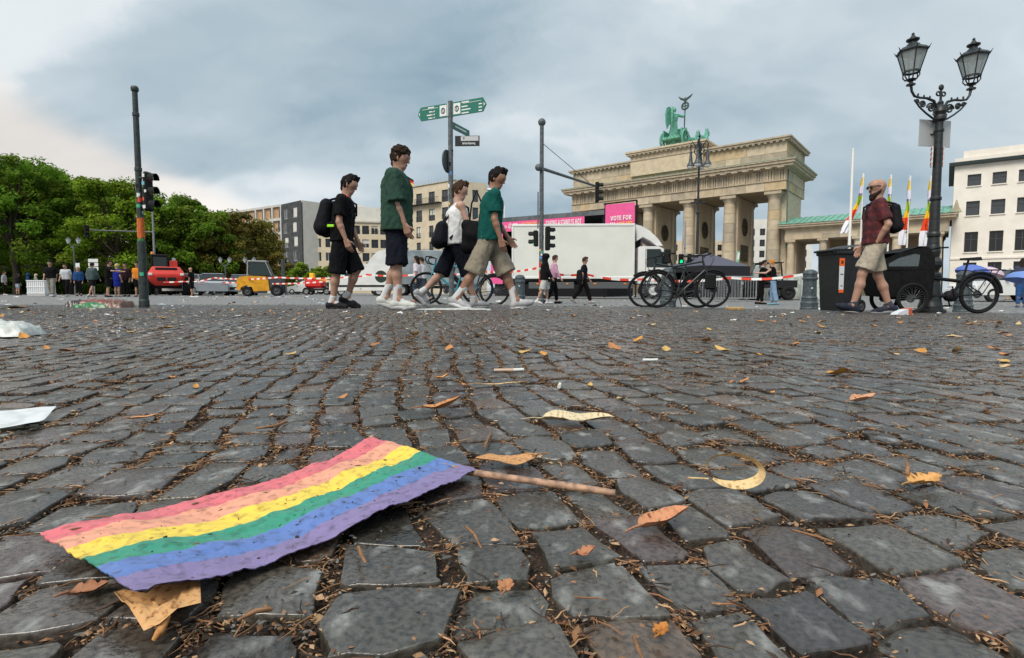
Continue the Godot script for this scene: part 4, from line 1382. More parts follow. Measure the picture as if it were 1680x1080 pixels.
func build_vehicles() -> void:
	var white := worn(0.72, 0.72, 0.70, 0.35, 0.2, 0.06, 14)
	var grey := mat(0.08, 0.085, 0.09, 0.6)
	var black := mat(0.015, 0.015, 0.016, 0.5)
	var win := glass(0.012, 0.02, 0.02, 0.06)
	var steel := mat(0.45, 0.45, 0.45, 0.35, 0.6)
	var lamp_o := mat(0.8, 0.25, 0.02, 0.3)
	# --- the box truck, facing right
	var a := G(840, 28.0)
	var o := thing("box_truck", "white box truck with wind deflector parked before the pink stage", "truck", a, -0.05)
	var bl := 6.15
	var bx := MB.new()
	bx.bbox(Vector3(bl / 2, 2.36, -1.2), Vector3(bl, 2.72, 2.45), 0.04)
	part(o, "cargo_box", bx, worn(0.68, 0.685, 0.63, 0.45, 0.15, 0.04, 14))
	for y in [1.05, 3.68]:
		boxpart(o, "edge_rail", Vector3(bl / 2, y, 0.035), Vector3(bl + 0.02, 0.12, 0.05), white)
	for x in [0.04, bl - 0.04]: boxpart(o, "corner_rail", Vector3(x, 2.36, 0.035), Vector3(0.1, 2.5, 0.04), white)
	boxpart(o, "chassis", Vector3(bl / 2 + 0.8, 0.82, -1.2), Vector3(bl + 1.6, 0.2, 0.9), black)
	boxpart(o, "side_skirt", Vector3(2.0, 0.66, -0.05), Vector3(2.3, 0.34, 0.06), grey)
	boxpart(o, "side_skirt", Vector3(4.9, 0.66, -0.05), Vector3(2.4, 0.34, 0.06), grey)
	boxpart(o, "under_rail", Vector3(bl / 2, 0.93, -0.06), Vector3(bl, 0.1, 0.08), black)
	for x in [1.3, 2.8, 4.2, 5.7]: boxpart(o, "side_marker", Vector3(x, 0.74, -0.01), Vector3(0.13, 0.06, 0.03), lamp_o, 0.005)
	boxpart(o, "rear_bumper", Vector3(-0.05, 0.55, -1.2), Vector3(0.1, 0.16, 2.3), black)
	var cabp := [Vector2(6.35, 0.75), Vector2(6.35, 2.55), Vector2(6.45, 2.62), Vector2(7.35, 2.62), Vector2(7.62, 2.5), Vector2(8.0, 1.55), Vector2(8.1, 1.35), Vector2(8.12, 0.5), Vector2(7.75, 0.42), Vector2(7.7, 0.75)]
	profile(o, "cab", cabp, 2.2, white).position.z = -1.2
	plate(o, "side_window", [Vector2(6.78, 1.58), Vector2(6.78, 2.48), Vector2(7.45, 2.48), Vector2(7.9, 1.56)], -0.09, win)
	boxpart(o, "door_handle", Vector3(6.95, 1.42, -0.08), Vector3(0.2, 0.05, 0.04), black, 0.01)
	plate(o, "door_seam", [Vector2(6.72, 0.8), Vector2(6.74, 0.8), Vector2(6.74, 2.5), Vector2(6.72, 2.5)], -0.095, grey)
	var ws := MB.new()
	ws.quad(Vector3(7.66, 2.42, -0.2), Vector3(7.66, 2.42, -2.2), Vector3(8.01, 1.58, -2.25), Vector3(8.01, 1.58, -0.15))
	part(o, "windscreen", ws, win, Vector3(0.012, 0.012, 0))
	boxpart(o, "mirror", Vector3(7.75, 2.1, 0.12), Vector3(0.3, 0.7, 0.3), black, 0.05)
	boxpart(o, "mirror_arm", Vector3(7.65, 2.42, 0.0), Vector3(0.06, 0.05, 0.3), black, 0.01)
	var df := MB.new()
	df.prism(PackedVector2Array([Vector2(6.3, 2.9), Vector2(6.25, 3.72), Vector2(6.5, 3.66), Vector2(6.95, 3.4), Vector2(7.35, 3.02), Vector2(7.6, 2.66), Vector2(7.3, 2.66), Vector2(7.0, 2.9), Vector2(6.6, 3.1)]), -2.15, -0.25)
	part(o, "wind_deflector", df, white)
	boxpart(o, "deflector_strut", Vector3(6.5, 2.8, -1.2), Vector3(0.06, 0.5, 1.6), black, 0.01)
	boxpart(o, "bumper", Vector3(8.08, 0.62, -1.2), Vector3(0.2, 0.36, 2.2), mat(0.25, 0.25, 0.25, 0.6))
	boxpart(o, "headlight", Vector3(8.13, 0.95, -0.35), Vector3(0.08, 0.22, 0.4), steel)
	tyre(o, Vector3(1.75, 0.42, -0.3), 0.42, 0.45, steel); tyre(o, Vector3(1.75, 0.42, -2.1), 0.42, 0.45, steel)
	tyre(o, Vector3(7.15, 0.42, -0.25), 0.42, 0.26, mat(0.5, 0.5, 0.5, 0.4)); tyre(o, Vector3(7.15, 0.42, -2.15), 0.42, 0.26, steel)
	profile(o, "wheel_arch", [Vector2(6.6, 0.5), Vector2(6.7, 0.9), Vector2(7.1, 1.0), Vector2(7.55, 0.9), Vector2(7.68, 0.5), Vector2(7.62, 0.5), Vector2(7.5, 0.82), Vector2(7.1, 0.92), Vector2(6.75, 0.82), Vector2(6.66, 0.5)], 0.1, black).position.z = -0.12
	# --- articulated lorry behind the walkers, facing left
	a = G(760, 47.0)
	o = thing("articulated_lorry", "white tractor unit with long grey trailer half hidden by walkers", "truck", a, PI + 0.06)
	boxpart(o, "trailer", Vector3(1.9, 2.4, 1.2), Vector3(7.4, 2.9, 2.5), worn(0.25, 0.30, 0.33, 0.6, 0.15, 0.2, 14), 0.05)
	boxpart(o, "chassis", Vector3(3.6, 0.75, 1.2), Vector3(10.0, 0.25, 1.0), black)
	profile(o, "cab", [Vector2(6.1, 0.6), Vector2(6.1, 3.8), Vector2(6.4, 3.95), Vector2(7.2, 3.75), Vector2(7.9, 3.0), Vector2(8.2, 2.0), Vector2(8.25, 0.5)], 2.4, white).position.z = 1.2
	plate(o, "side_window", [Vector2(7.0, 1.75), Vector2(7.0, 2.6), Vector2(7.7, 2.6), Vector2(7.95, 1.75)], -0.01, win)
	var w2 := MB.new()
	w2.quad(Vector3(7.94, 2.96, 0.15), Vector3(7.94, 2.96, 2.25), Vector3(8.22, 2.02, 2.25), Vector3(8.22, 2.02, 0.15))
	part(o, "windscreen", w2, win, Vector3(0.015, 0.01, 0))
	boxpart(o, "mirror", Vector3(8.05, 2.4, -0.18), Vector3(0.1, 0.8, 0.2), black)
	boxpart(o, "grille", Vector3(8.26, 1.3, 1.2), Vector3(0.05, 0.8, 1.6), grey)
	for x in [-0.8, 0.5, 5.2, 7.3]:
		tyre(o, Vector3(x, 0.5, 0.15), 0.5, 0.35, steel); tyre(o, Vector3(x, 0.5, 2.25), 0.5, 0.35, steel)
	# --- panel van, facing left
	a = G(642, 41.0)
	o = thing("panel_van", "white panel van with round black emblem seen between two walkers", "van", a, PI)
	profile(o, "body", [Vector2(0, 0.4), Vector2(-0.05, 1.4), Vector2(0.1, 2.3), Vector2(0.4, 2.42), Vector2(2.9, 2.4), Vector2(3.5, 1.75), Vector2(4.4, 1.35), Vector2(4.62, 1.0), Vector2(4.65, 0.4)], 1.95, white).position.z = 0.98
	plate(o, "side_window", [Vector2(2.55, 1.5), Vector2(2.6, 2.15), Vector2(2.95, 2.15), Vector2(3.45, 1.6), Vector2(3.45, 1.5)], -0.005, win)
	plate(o, "windscreen_edge", [Vector2(2.98, 2.3), Vector2(3.52, 1.68), Vector2(3.6, 1.72), Vector2(3.05, 2.36)], 0.3, win, 0.7)
	var em := MB.new()
	em.lathe([Vector2(0, 0.02), Vector2(0.42, 0.02), Vector2(0.45, 0.0)], Vector3(0.75, 1.45, -0.01), 20, Basis(Vector3(1, 0, 0), -PI / 2))
	part(o, "emblem", em, mat(0.03, 0.045, 0.04, 0.5))
	boxpart(o, "side_trim", Vector3(2.2, 0.75, -0.01), Vector3(4.2, 0.14, 0.05), black)
	boxpart(o, "headlight", Vector3(4.5, 1.05, 0.2), Vector3(0.25, 0.25, 0.3), steel)
	boxpart(o, "indicator", Vector3(2.3, 0.55, -0.02), Vector3(0.1, 0.06, 0.03), lamp_o, 0.005)
	for x in [0.95, 3.75]:
		tyre(o, Vector3(x, 0.34, 0.13), 0.34, 0.22, steel); tyre(o, Vector3(x, 0.34, 1.8), 0.34, 0.22, steel)
	# --- cars
	car(G(350, 38.5), PI * 0.5 + 0.5, Color(0.32, 0.35, 0.38), "silver grey car with its rear to the barrier", 1.0)
	car(G(398, 40.0), -PI * 0.5 + 0.35, Color(0.35, 0.38, 0.40), "silver car facing us beside the yellow forklift", 1.0)
	car(G(316, 42.0), PI * 0.5, Color(0.6, 0.6, 0.6), "white car half hidden by the man in black", 1.05)
	car(G(503, 62.0), PI, Color(0.65, 0.65, 0.63), "distant white car left of the red machine", 1.0)
	car(G(1648, 26.0), PI, Color(0.68, 0.68, 0.66), "white car behind the cargo bicycle's rear wheel", 1.0)
	telehandler()
	forklift()
	sweeper()
	utility_quad()
	stage_things()

func car(at: Vector3, turn: float, c: Color, label: String, s: float) -> void:
	var o := thing("parked_car", label, "car", at, turn, "parked cars")
	o.scale = Vector3.ONE * s
	var paint := mat(c.r, c.g, c.b, 0.25)
	var win := glass(0.012, 0.015, 0.018, 0.06)
	profile(o, "body", [Vector2(-2.1, 0.3), Vector2(-2.15, 0.85), Vector2(-1.95, 0.98), Vector2(-1.2, 1.0), Vector2(1.0, 0.98), Vector2(1.9, 0.82), Vector2(2.12, 0.6), Vector2(2.12, 0.3)], 1.76, paint)
	var cb := MB.new()
	cb.hexa([Vector3(-1.95, 0.97, 0.84), Vector3(1.05, 0.97, 0.84), Vector3(1.05, 0.97, -0.84), Vector3(-1.95, 0.97, -0.84), Vector3(-1.5, 1.46, 0.64), Vector3(0.25, 1.46, 0.64), Vector3(0.25, 1.46, -0.64), Vector3(-1.5, 1.46, -0.64)])
	part(o, "windows", cb, win)
	boxpart(o, "roof", Vector3(-0.62, 1.48, 0), Vector3(1.8, 0.05, 1.3), paint)
	for z in [-1.0, 1.0]:
		var pl := MB.new()
		pl.hexa([Vector3(-0.42, 0.97, z * 0.85 + 0.01), Vector3(-0.32, 0.97, z * 0.85 + 0.01), Vector3(-0.32, 0.97, z * 0.85 - 0.01), Vector3(-0.42, 0.97, z * 0.85 - 0.01), Vector3(-0.45, 1.46, z * 0.65 + 0.01), Vector3(-0.37, 1.46, z * 0.65 + 0.01), Vector3(-0.37, 1.46, z * 0.65 - 0.01), Vector3(-0.45, 1.46, z * 0.65 - 0.01)])
		part(o, "pillar", pl, paint)
		boxpart(o, "headlight", Vector3(2.0, 0.68, z * 0.62), Vector3(0.2, 0.16, 0.38), mat(0.6, 0.6, 0.62, 0.15))
		boxpart(o, "tail_light", Vector3(-2.08, 0.8, z * 0.65), Vector3(0.12, 0.2, 0.3), mat(0.4, 0.02, 0.02, 0.2))
		boxpart(o, "mirror", Vector3(0.75, 1.02, z * 0.95), Vector3(0.12, 0.12, 0.18), paint)
		for x in [-1.35, 1.3]: tyre(o, Vector3(x, 0.31, z * 0.79), 0.31, 0.2, mat(0.4, 0.4, 0.4, 0.35, 0.5))
	boxpart(o, "grille", Vector3(2.11, 0.5, 0), Vector3(0.05, 0.2, 1.1), mat(0.02, 0.02, 0.02, 0.5))
	boxpart(o, "number_plate", Vector3(2.14, 0.45, 0), Vector3(0.02, 0.11, 0.5), mat(0.7, 0.7, 0.7, 0.5), 0.005)

func telehandler() -> void:          # seen from its rear bonnet
	var o := thing("red_telehandler", "red telehandler facing us with big black tyres behind the stickered pole", "machine", G(274, 38.5), 0.57)
	var red := worn(0.62, 0.035, 0.022, 0.3, 0.4, 0.12, 14)
	var dk := mat(0.018, 0.018, 0.02, 0.5)
	var b := MB.new()
	var f := func(y: float, w: float, z: float) -> Array: return [Vector3(-w, y, z), Vector3(-w * 0.82, y, z + 0.22), Vector3(w * 0.82, y, z + 0.22), Vector3(w, y, z)]
	var rows := [f.call(0.66, 0.72, 1.2), f.call(0.95, 0.98, 1.5), f.call(1.35, 1.12, 1.55), f.call(1.52, 1.05, 1.48), f.call(1.95, 0.8, 1.1)]
	b.grid(rows)
	b.quad(rows[4][0], rows[4][3], Vector3(0.75, 1.95, -0.9), Vector3(-0.75, 1.95, -0.9))
	b.quad(Vector3(-0.85, 0.62, -0.9), Vector3(-0.85, 0.62, 1.2), Vector3(-0.8, 1.95, 1.1), Vector3(-0.75, 1.95, -0.9))
	b.quad(Vector3(0.85, 0.62, 1.2), Vector3(0.85, 0.62, -0.9), Vector3(0.75, 1.95, -0.9), Vector3(0.8, 1.95, 1.1))
	b.box(Vector3(0, 1.25, 0.2), Vector3(1.4, 1.0, 2.2))
	part(o, "bonnet", b, red)
	boxpart(o, "air_grille", Vector3(0, 1.80, 1.49), Vector3(1.25, 0.16, 0.12), dk)
	boxpart(o, "mouth_grille", Vector3(-0.3, 1.1, 1.74), Vector3(0.5, 0.24, 0.06), dk)
	boxpart(o, "mouth_grille", Vector3(0.3, 1.1, 1.74), Vector3(0.5, 0.24, 0.06), dk)
	for s in [-1.0, 1.0]:
		boxpart(o, "headlight", Vector3(s * 0.9, 1.42, 1.77), Vector3(0.22, 0.16, 0.1), mat(0.7, 0.7, 0.68, 0.15))
		boxpart(o, "mudguard", Vector3(s * 1.15, 1.3, 0.6), Vector3(0.4, 0.08, 1.1), red)
		var t := Node3D.new()
		for z in [0.75, -2.0]:
			var hold := MB.new()
			hold.lathe([Vector2(0.3, -0.22), Vector2(0.62, -0.22), Vector2(0.68, -0.14), Vector2(0.68, 0.14), Vector2(0.62, 0.22), Vector2(0.3, 0.22)], Vector3.ZERO, 24, Basis(Vector3(0, 0, 1), PI / 2))
			for k in 20:
				var a := TAU * k / 20
				hold.box(Vector3(0.1 * (1 if k % 2 else -1), cos(a) * 0.68, sin(a) * 0.68), Vector3(0.24, 0.07, 0.07))
			var wl := part(o, "wheel", hold, mat(0.02, 0.02, 0.02, 0.9), Vector3(s * 1.17, 0.68, z))
			boxpart(wl, "rim", Vector3.ZERO, Vector3(0.3, 0.42, 0.42), mat(0.3, 0.3, 0.3, 0.5), 0.1)
		t.free()
	# cab with frame and glass
	var cab := MB.new()
	for s in [-1.0, 1.0]:
		for z in [-0.35, -1.55]: cab.tube([Vector3(-0.35 + s * 0.5, 1.7, z), Vector3(-0.35 + s * 0.45, 2.75, z + 0.05)], 0.06, 6)
	cab.bbox(Vector3(-0.35, 2.8, -0.95), Vector3(1.05, 0.12, 1.35), 0.04)
	part(o, "cab_frame", cab, dk)
	boxpart(o, "cab_glass", Vector3(-0.35, 2.2, -0.95), Vector3(0.86, 1.05, 1.2), glass(0.015, 0.025, 0.022, 0.08), 0.03)
	boxpart(o, "boom", Vector3(0.45, 2.15, -1.2), Vector3(0.38, 0.5, 4.2), dk)
	boxpart(o, "boom_head", Vector3(0.45, 2.1, 1.0), Vector3(0.45, 0.55, 0.35), red)
	var be := MB.new()
	be.lathe([Vector2(0.07, 0), Vector2(0.09, 0.02), Vector2(0.08, 0.16), Vector2(0.0, 0.2)], Vector3(-0.78, 2.86, -0.6), 10)
	part(o, "beacon", be, mat(0.9, 0.3, 0.02, 0.2))
	for s in [-1.0, 1.0]:
		boxpart(o, "mirror", Vector3(-0.35 + s * 0.85, 2.45, -0.2), Vector3(0.22, 0.34, 0.06), mat(0.3, 0.34, 0.36, 0.2))
		boxpart(o, "mirror_arm", Vector3(-0.35 + s * 0.66, 2.6, -0.25), Vector3(0.3, 0.04, 0.04), dk, 0.01)
	boxpart(o, "axle", Vector3(0, 0.6, 0.75), Vector3(1.8, 0.25, 0.25), dk)

func forklift() -> void:         # side view, mast to the right
	var o := thing("yellow_forklift", "yellow forklift with glazed cab and dark mast by the red-white tape", "machine", G(388, 33.5), 0.3)
	var yel := worn(0.78, 0.36, 0.012, 0.35, 0.5, 0.15, 14)
	var dk := mat(0.05, 0.052, 0.055, 0.5)
	profile(o, "counterweight", [Vector2(0.0, 0.45), Vector2(0.05, 1.05), Vector2(0.2, 1.2), Vector2(0.75, 1.25), Vector2(1.65, 1.22), Vector2(1.8, 0.95), Vector2(1.85, 0.35), Vector2(0.95, 0.3), Vector2(0.88, 0.55), Vector2(0.55, 0.68), Vector2(0.25, 0.55), Vector2(0.2, 0.35)], 1.25, yel).position.z = -0.65
	boxpart(o, "step", Vector3(1.35, 0.28, -0.1), Vector3(0.75, 0.2, 0.1), dk)
	profile(o, "front_body", [Vector2(1.8, 0.4), Vector2(1.72, 1.25), Vector2(2.1, 1.3), Vector2(2.55, 0.95), Vector2(2.55, 0.35)], 1.15, dk).position.z = -0.65
	var cab := MB.new()
	for z in [-0.12, -1.18]:
		cab.tube([Vector3(0.62, 1.22, z), Vector3(0.66, 2.1, z), Vector3(0.8, 2.16, z), Vector3(1.65, 2.12, z), Vector3(1.98, 1.3, z)], 0.045, 6)
	cab.bbox(Vector3(1.18, 2.17, -0.65), Vector3(1.1, 0.07, 1.12), 0.02)
	part(o, "cab_frame", cab, mat(0.28, 0.29, 0.29, 0.5))
	plate(o, "cab_glass", [Vector2(0.7, 1.24), Vector2(0.72, 2.08), Vector2(1.6, 2.06), Vector2(1.9, 1.3)], -0.15, glass(0.015, 0.03, 0.028, 0.08))
	plate(o, "cab_glass", [Vector2(0.7, 1.24), Vector2(0.72, 2.08), Vector2(1.6, 2.06), Vector2(1.9, 1.3)], -1.15, glass(0.015, 0.03, 0.028, 0.08))
	boxpart(o, "seat", Vector3(0.95, 1.4, -0.65), Vector3(0.4, 0.5, 0.5), mat(0.02, 0.02, 0.02, 0.8), 0.08)
	for z in [-0.3, -1.0]: boxpart(o, "mast_rail", Vector3(2.62, 1.25, z), Vector3(0.16, 2.1, 0.1), dk)
	boxpart(o, "mast_rail", Vector3(2.66, 2.0, -0.65), Vector3(0.1, 0.12, 0.7), dk)
	for z in [-0.4, -0.9]: boxpart(o, "fork", Vector3(3.2, 0.12, z), Vector3(1.0, 0.05, 0.12), dk, 0.01)
	boxpart(o, "fork_carriage", Vector3(2.75, 0.4, -0.65), Vector3(0.06, 0.6, 0.9), dk)
	for z in [-0.15, -1.15]:
		tyre(o, Vector3(0.58, 0.3, z), 0.3, 0.2, dk); tyre(o, Vector3(2.25, 0.36, z), 0.36, 0.25, dk)
	boxpart(o, "rear_light", Vector3(0.0, 1.0, -0.3), Vector3(0.05, 0.14, 0.1), mat(0.5, 0.02, 0.02, 0.3))

func sweeper() -> void:
	var o := thing("red_tank_machine", "small red machine with yellow hood and orange roof in the distance", "machine", G(519, 52.0), 0.0)
	boxpart(o, "tank", Vector3(0, 1.05, 0), Vector3(1.75, 0.85, 1.4), worn(0.65, 0.02, 0.018, 0.35, 0.5, 0.15, 14), 0.2)
	boxpart(o, "hood", Vector3(-0.35, 1.75, 0), Vector3(0.42, 0.6, 0.5), mat(0.85, 0.5, 0.02, 0.5), 0.05)
	profile(o, "canopy", [Vector2(-0.3, 1.5), Vector2(0.0, 1.62), Vector2(1.7, 1.3), Vector2(1.7, 1.2)], 1.3, mat(0.8, 0.32, 0.03, 0.6))
	boxpart(o, "frame", Vector3(0.5, 0.5, 0), Vector3(2.6, 0.2, 1.0), mat(0.03, 0.03, 0.03, 0.6))
	for x in [-0.7, 1.2]: tyre(o, Vector3(x, 0.35, 0.6), 0.35, 0.25, mat(0.2, 0.2, 0.2, 0.5)); tyre(o, Vector3(x, 0.35, -0.6), 0.35, 0.25, mat(0.2, 0.2, 0.2, 0.5))

func utility_quad() -> void:     # open off-road cart
	var o := thing("utility_cart", "black open off-road cart with chunky tyres behind the embracing couple", "vehicle", G(1254, 27.0), 0.0)
	var dk := mat(0.022, 0.022, 0.024, 0.5)
	profile(o, "body", [Vector2(-1.2, 0.55), Vector2(-1.25, 0.85), Vector2(-0.55, 0.95), Vector2(-0.3, 0.75), Vector2(0.4, 0.75), Vector2(0.5, 0.95), Vector2(1.3, 0.95), Vector2(1.3, 0.6)], 1.2, dk)
	var fr := MB.new()
	for z in [-0.55, 0.55]: fr.tube([Vector3(-0.6, 0.9, z), Vector3(-0.25, 1.75, z), Vector3(0.5, 1.8, z), Vector3(0.6, 0.9, z)], 0.04, 6)
	fr.bbox(Vector3(0.15, 1.8, 0), Vector3(0.95, 0.05, 1.2), 0.02)
	part(o, "roll_frame", fr, dk)
	boxpart(o, "windscreen", Vector3(-0.42, 1.35, 0), Vector3(0.03, 0.65, 1.05), pane(0.25), 0.005)
	boxpart(o, "seat", Vector3(0.2, 1.0, 0), Vector3(0.45, 0.5, 1.0), mat(0.03, 0.03, 0.03, 0.8), 0.08)
	boxpart(o, "headlight", Vector3(-1.22, 0.8, 0.35), Vector3(0.08, 0.12, 0.22), mat(0.6, 0.6, 0.6, 0.2))
	for x in [-0.85, 0.85]: tyre(o, Vector3(x, 0.34, 0.6), 0.34, 0.28, dk); tyre(o, Vector3(x, 0.34, -0.6), 0.34, 0.28, dk)

func banner(p: Node, called: String, w: float, h: float, at: Vector3, m: Material, wav := 0.03) -> MeshInstance3D:
	var mb := MB.new()
	var rows := []
	for i in 9:
		var r := []
		for j in 25: r.append(Vector3(j / 24.0 * w, h - i / 8.0 * h, wav * sin(j * 0.7 + i * 0.25) * (0.3 + 0.7 * i / 8.0)))
		rows.append(r)
	mb.grid(rows)
	return part(p, called, mb, m, at)

func stage_things() -> void:
	# stage: dark roof with a pink banner, standing behind the truck, its front turned slightly away
	var a := W(812, 480, 46.0); var b := W(1042, 480, 40.0)
	var o := thing("festival_stage", "dark open-air stage with a long pink lettered banner under its roof", "stage", Vector3(a.x, gy(a.x, 46.0), a.z))
	var dir := (b - a)
	dir.y = 0
	var w := dir.length()
	dir = dir.normalized()
	o.basis = Basis(dir, Vector3.UP, dir.cross(Vector3.UP))
	var blk := mat(0.012, 0.012, 0.014, 0.8)
	var pink := worn(0.80, 0.12, 0.32, 0.7, 0.5, 0.05, 14)
	var roof := MB.new()
	roof.prism(PackedVector2Array([Vector2(-0.15, 6.05), Vector2(-0.1, 6.4), Vector2(3.0, 6.75), Vector2(6.5, 6.45), Vector2(6.5, 6.1)]), 0.0, w * 0.82, Basis(Vector3.UP, PI / 2))
	part(o, "roof", roof, worn(0.09, 0.10, 0.11, 0.5, 0.3, 0.3, 14))
	var bk := MB.new()
	bk.box(Vector3(w * 0.41, 3.0, -6.2), Vector3(w * 0.82, 6.0, 0.2)); bk.box(Vector3(w * 0.41, 0.6, -3.0), Vector3(w * 0.82, 1.2, 6.0))
	for x in [0.1, w * 0.82 - 0.1]: bk.box(Vector3(x, 3.0, -3.2), Vector3(0.15, 6.0, 6.0))
	part(o, "backdrop", bk, blk)
	for x in [0.1, w * 0.4, w * 0.8]:
		var tr := MB.new()
		for q in [Vector2(-0.15, -0.15), Vector2(0.15, -0.15), Vector2(0.15, 0.15), Vector2(-0.15, 0.15)]:
			tr.tube([Vector3(q.x, 0, q.y), Vector3(q.x, 6.1, q.y)], 0.03, 5)
		for k in 12:
			tr.tube([Vector3(-0.15, k * 0.5, 0.15), Vector3(0.15, k * 0.5 + 0.5, 0.15)], 0.018, 4, false)
			tr.tube([Vector3(0.15, k * 0.5, 0.15), Vector3(0.15, k * 0.5 + 0.5, -0.15)], 0.018, 4, false)
		part(o, "truss_tower", tr, mat(0.06, 0.06, 0.065, 0.5, 0.3), Vector3(x, 0, -0.25))
	var sp := MB.new()
	sp.bbox(Vector3(w * 0.87, 5.1, -0.9), Vector3(1.0, 2.6, 0.9), 0.05)
	part(o, "speaker_stack", sp, blk)
	var lb := banner(o, "title_banner", w * 0.66, 0.78, Vector3(0.15, 5.25, 0.2), pink, 0.015)
	var wt := mat(0.82, 0.8, 0.8, 0.7); var ye := mat(0.85, 0.5, 0.02, 0.7)
	text(lb, "lettering", "BERLIN", 0.2, Vector3(w * 0.065, 0.38, 0.03), wt, false, w * 0.065)
	text(lb, "lettering", "47. CSD -", 0.42, Vector3(w * 0.15, 0.40, 0.03), wt, true, w * 0.085)
	text(lb, "lettering", "HALTUNG IST HOT", 0.42, Vector3(w * 0.285, 0.40, 0.03), ye, true, w * 0.155)
	text(lb, "lettering", "- TAKING A STAND IS HOT", 0.42, Vector3(w * 0.51, 0.40, 0.03), wt, true, w * 0.26)
	var vb := banner(o, "side_banner", 1.15, 4.2, Vector3(-0.25, 1.0, 0.22), pink, 0.03)
	text(vb, "lettering", "VOTE", 0.25, Vector3(0.6, 3.1, 0.05), wt, true, 0.9); text(vb, "lettering", "FOR", 0.25, Vector3(0.6, 2.7, 0.05), wt, true, 0.7); text(vb, "lettering", "LOVE", 0.25, Vector3(0.6, 2.2, 0.05), ye, true, 0.7)
	# pink hanging at the right end, nearer to us
	a = W(993, 380, 37.0); b = W(1041, 380, 36.0)
	var h := thing("pink_hanging", "bright pink hanging with white and yellow lettering beside the stage roof", "banner", Vector3(a.x, 0, a.z))
	dir = b - a
	dir.y = 0
	var w3 := dir.length()
	dir = dir.normalized()
	h.basis = Basis(dir, Vector3.UP, dir.cross(Vector3.UP))
	var top := W(1018, 334, 36.5).y
	banner(h, "cloth", w3, 4.0, Vector3(0, top - 4.0, 0), pink, 0.04)
	text(h, "lettering", "VOTE FOR", 0.3, Vector3(w3 * 0.55, top - 0.95, 0.07), wt, true, w3 * 0.72)
	text(h, "lettering", "ALL", 0.3, Vector3(w3 * 0.27, top - 1.35, 0.07), wt, true, w3 * 0.2)
	text(h, "lettering", "LOVE AND", 0.3, Vector3(w3 * 0.68, top - 1.35, 0.07), ye, true, w3 * 0.5)
	var ft := MB.new()
	ft.tube([Vector3(-0.1, top + 0.05, 0), Vector3(w3 + 0.15, top + 0.12, 0)], 0.05, 6)
	for x in [-0.05, w3 + 0.1]: ft.tube([Vector3(x, -0.15, -0.1), Vector3(x, top + 0.12, -0.1)], 0.06, 6)
	part(h, "frame", ft, blk)
	# dark pavilion tent right of the bicycles
	var t := thing("pavilion_tent", "low black pavilion tent with a peaked grey top near the gate", "tent", G(1158, 30.0), 0.3)
	var tp := MB.new()
	var s := 1.55
	var pk := Vector3(0, 2.5, 0)
	var rows := [Vector3(-s, 1.72, s), Vector3(s, 1.72, s), Vector3(s, 1.72, -s), Vector3(-s, 1.72, -s)]
	for k in 4:
		var m := pk.lerp((rows[k] + rows[(k + 1) % 4]) / 2, 0.5) - Vector3(0, 0.07, 0)
		tp.tri(rows[k], rows[(k + 1) % 4], m); tp.tri(rows[(k + 1) % 4], pk, m); tp.tri(pk, rows[k], m)
	part(t, "canopy", tp, mat(0.10, 0.10, 0.13, 0.8))
	var sk := MB.new()
	for k in 4: sk.quad(rows[k] - Vector3(0, 0.3 if k == 3 else 1.66, 0), rows[(k + 1) % 4] - Vector3(0, 0.3 if k == 3 else 1.66, 0), rows[(k + 1) % 4], rows[k])
	part(t, "side_wall", sk, mat(0.03, 0.03, 0.035, 0.8))
	for q in rows:
		var pm := MB.new()
		pm.box(Vector3(q.x * 0.98, 0.86, q.z * 0.98), Vector3(0.05, 1.72, 0.05))
		part(t, "leg", pm, mat(0.3, 0.3, 0.3, 0.4))
# ---------------------------------------------------------------- street furniture
func signal_head(p: Node, at: Vector3, turn: float, lamps := 3, lit := -1, s := 1.0) -> Node3D:      # faces local +x before turning
	var g := MB.new()
	var h := 0.3 * lamps * s
	var bk := mat(0.012, 0.014, 0.014, 0.55)
	g.bbox(Vector3.ZERO, Vector3(0.16 * s, h, 0.28 * s), 0.03)
	var o := part(p, "signal_head", g, bk, at)
	o.rotation.y = turn
	for k in lamps:
		var y := h / 2 - 0.15 * s - k * 0.3 * s
		var l := MB.new()
		l.lathe([Vector2(0.1 * s, 0), Vector2(0.08 * s, 0.02), Vector2(0, 0.03)], Vector3(0.08 * s, y, 0), 14, Basis(Vector3(0, 0, 1), -PI / 2))
		var c: Color = [Color(0.08, 0.01, 0.01), Color(0.08, 0.05, 0.01), Color(0.01, 0.06, 0.035)][k if lamps == 3 else k * 2]
		var m: Material = mat(c.r, c.g, c.b, 0.3)
		if k == lit:
			var e := StandardMaterial3D.new()
			e.albedo_color = Color(0.02, 0.3, 0.2)
			e.emission_enabled = true
			e.emission = Color(0.05, 0.95, 0.6)
			e.emission_energy_multiplier = 0.8
			m = e
		part(o, "signal_lamp", l, m)
		var v := MB.new()               # visor: open half tube
		var rows := []
		for i in 2:
			var r := []
			for j in 13:
				var a := -0.25 + (PI + 0.5) * j / 12.0
				r.append(Vector3(0.08 * s + i * 0.2 * s, y + sin(a) * 0.12 * s - (0.01 * s if i == 1 else 0.0), cos(a) * 0.12 * s))
			rows.append(r)
		v.grid(rows)
		part(o, "visor", v, bk)
	return o

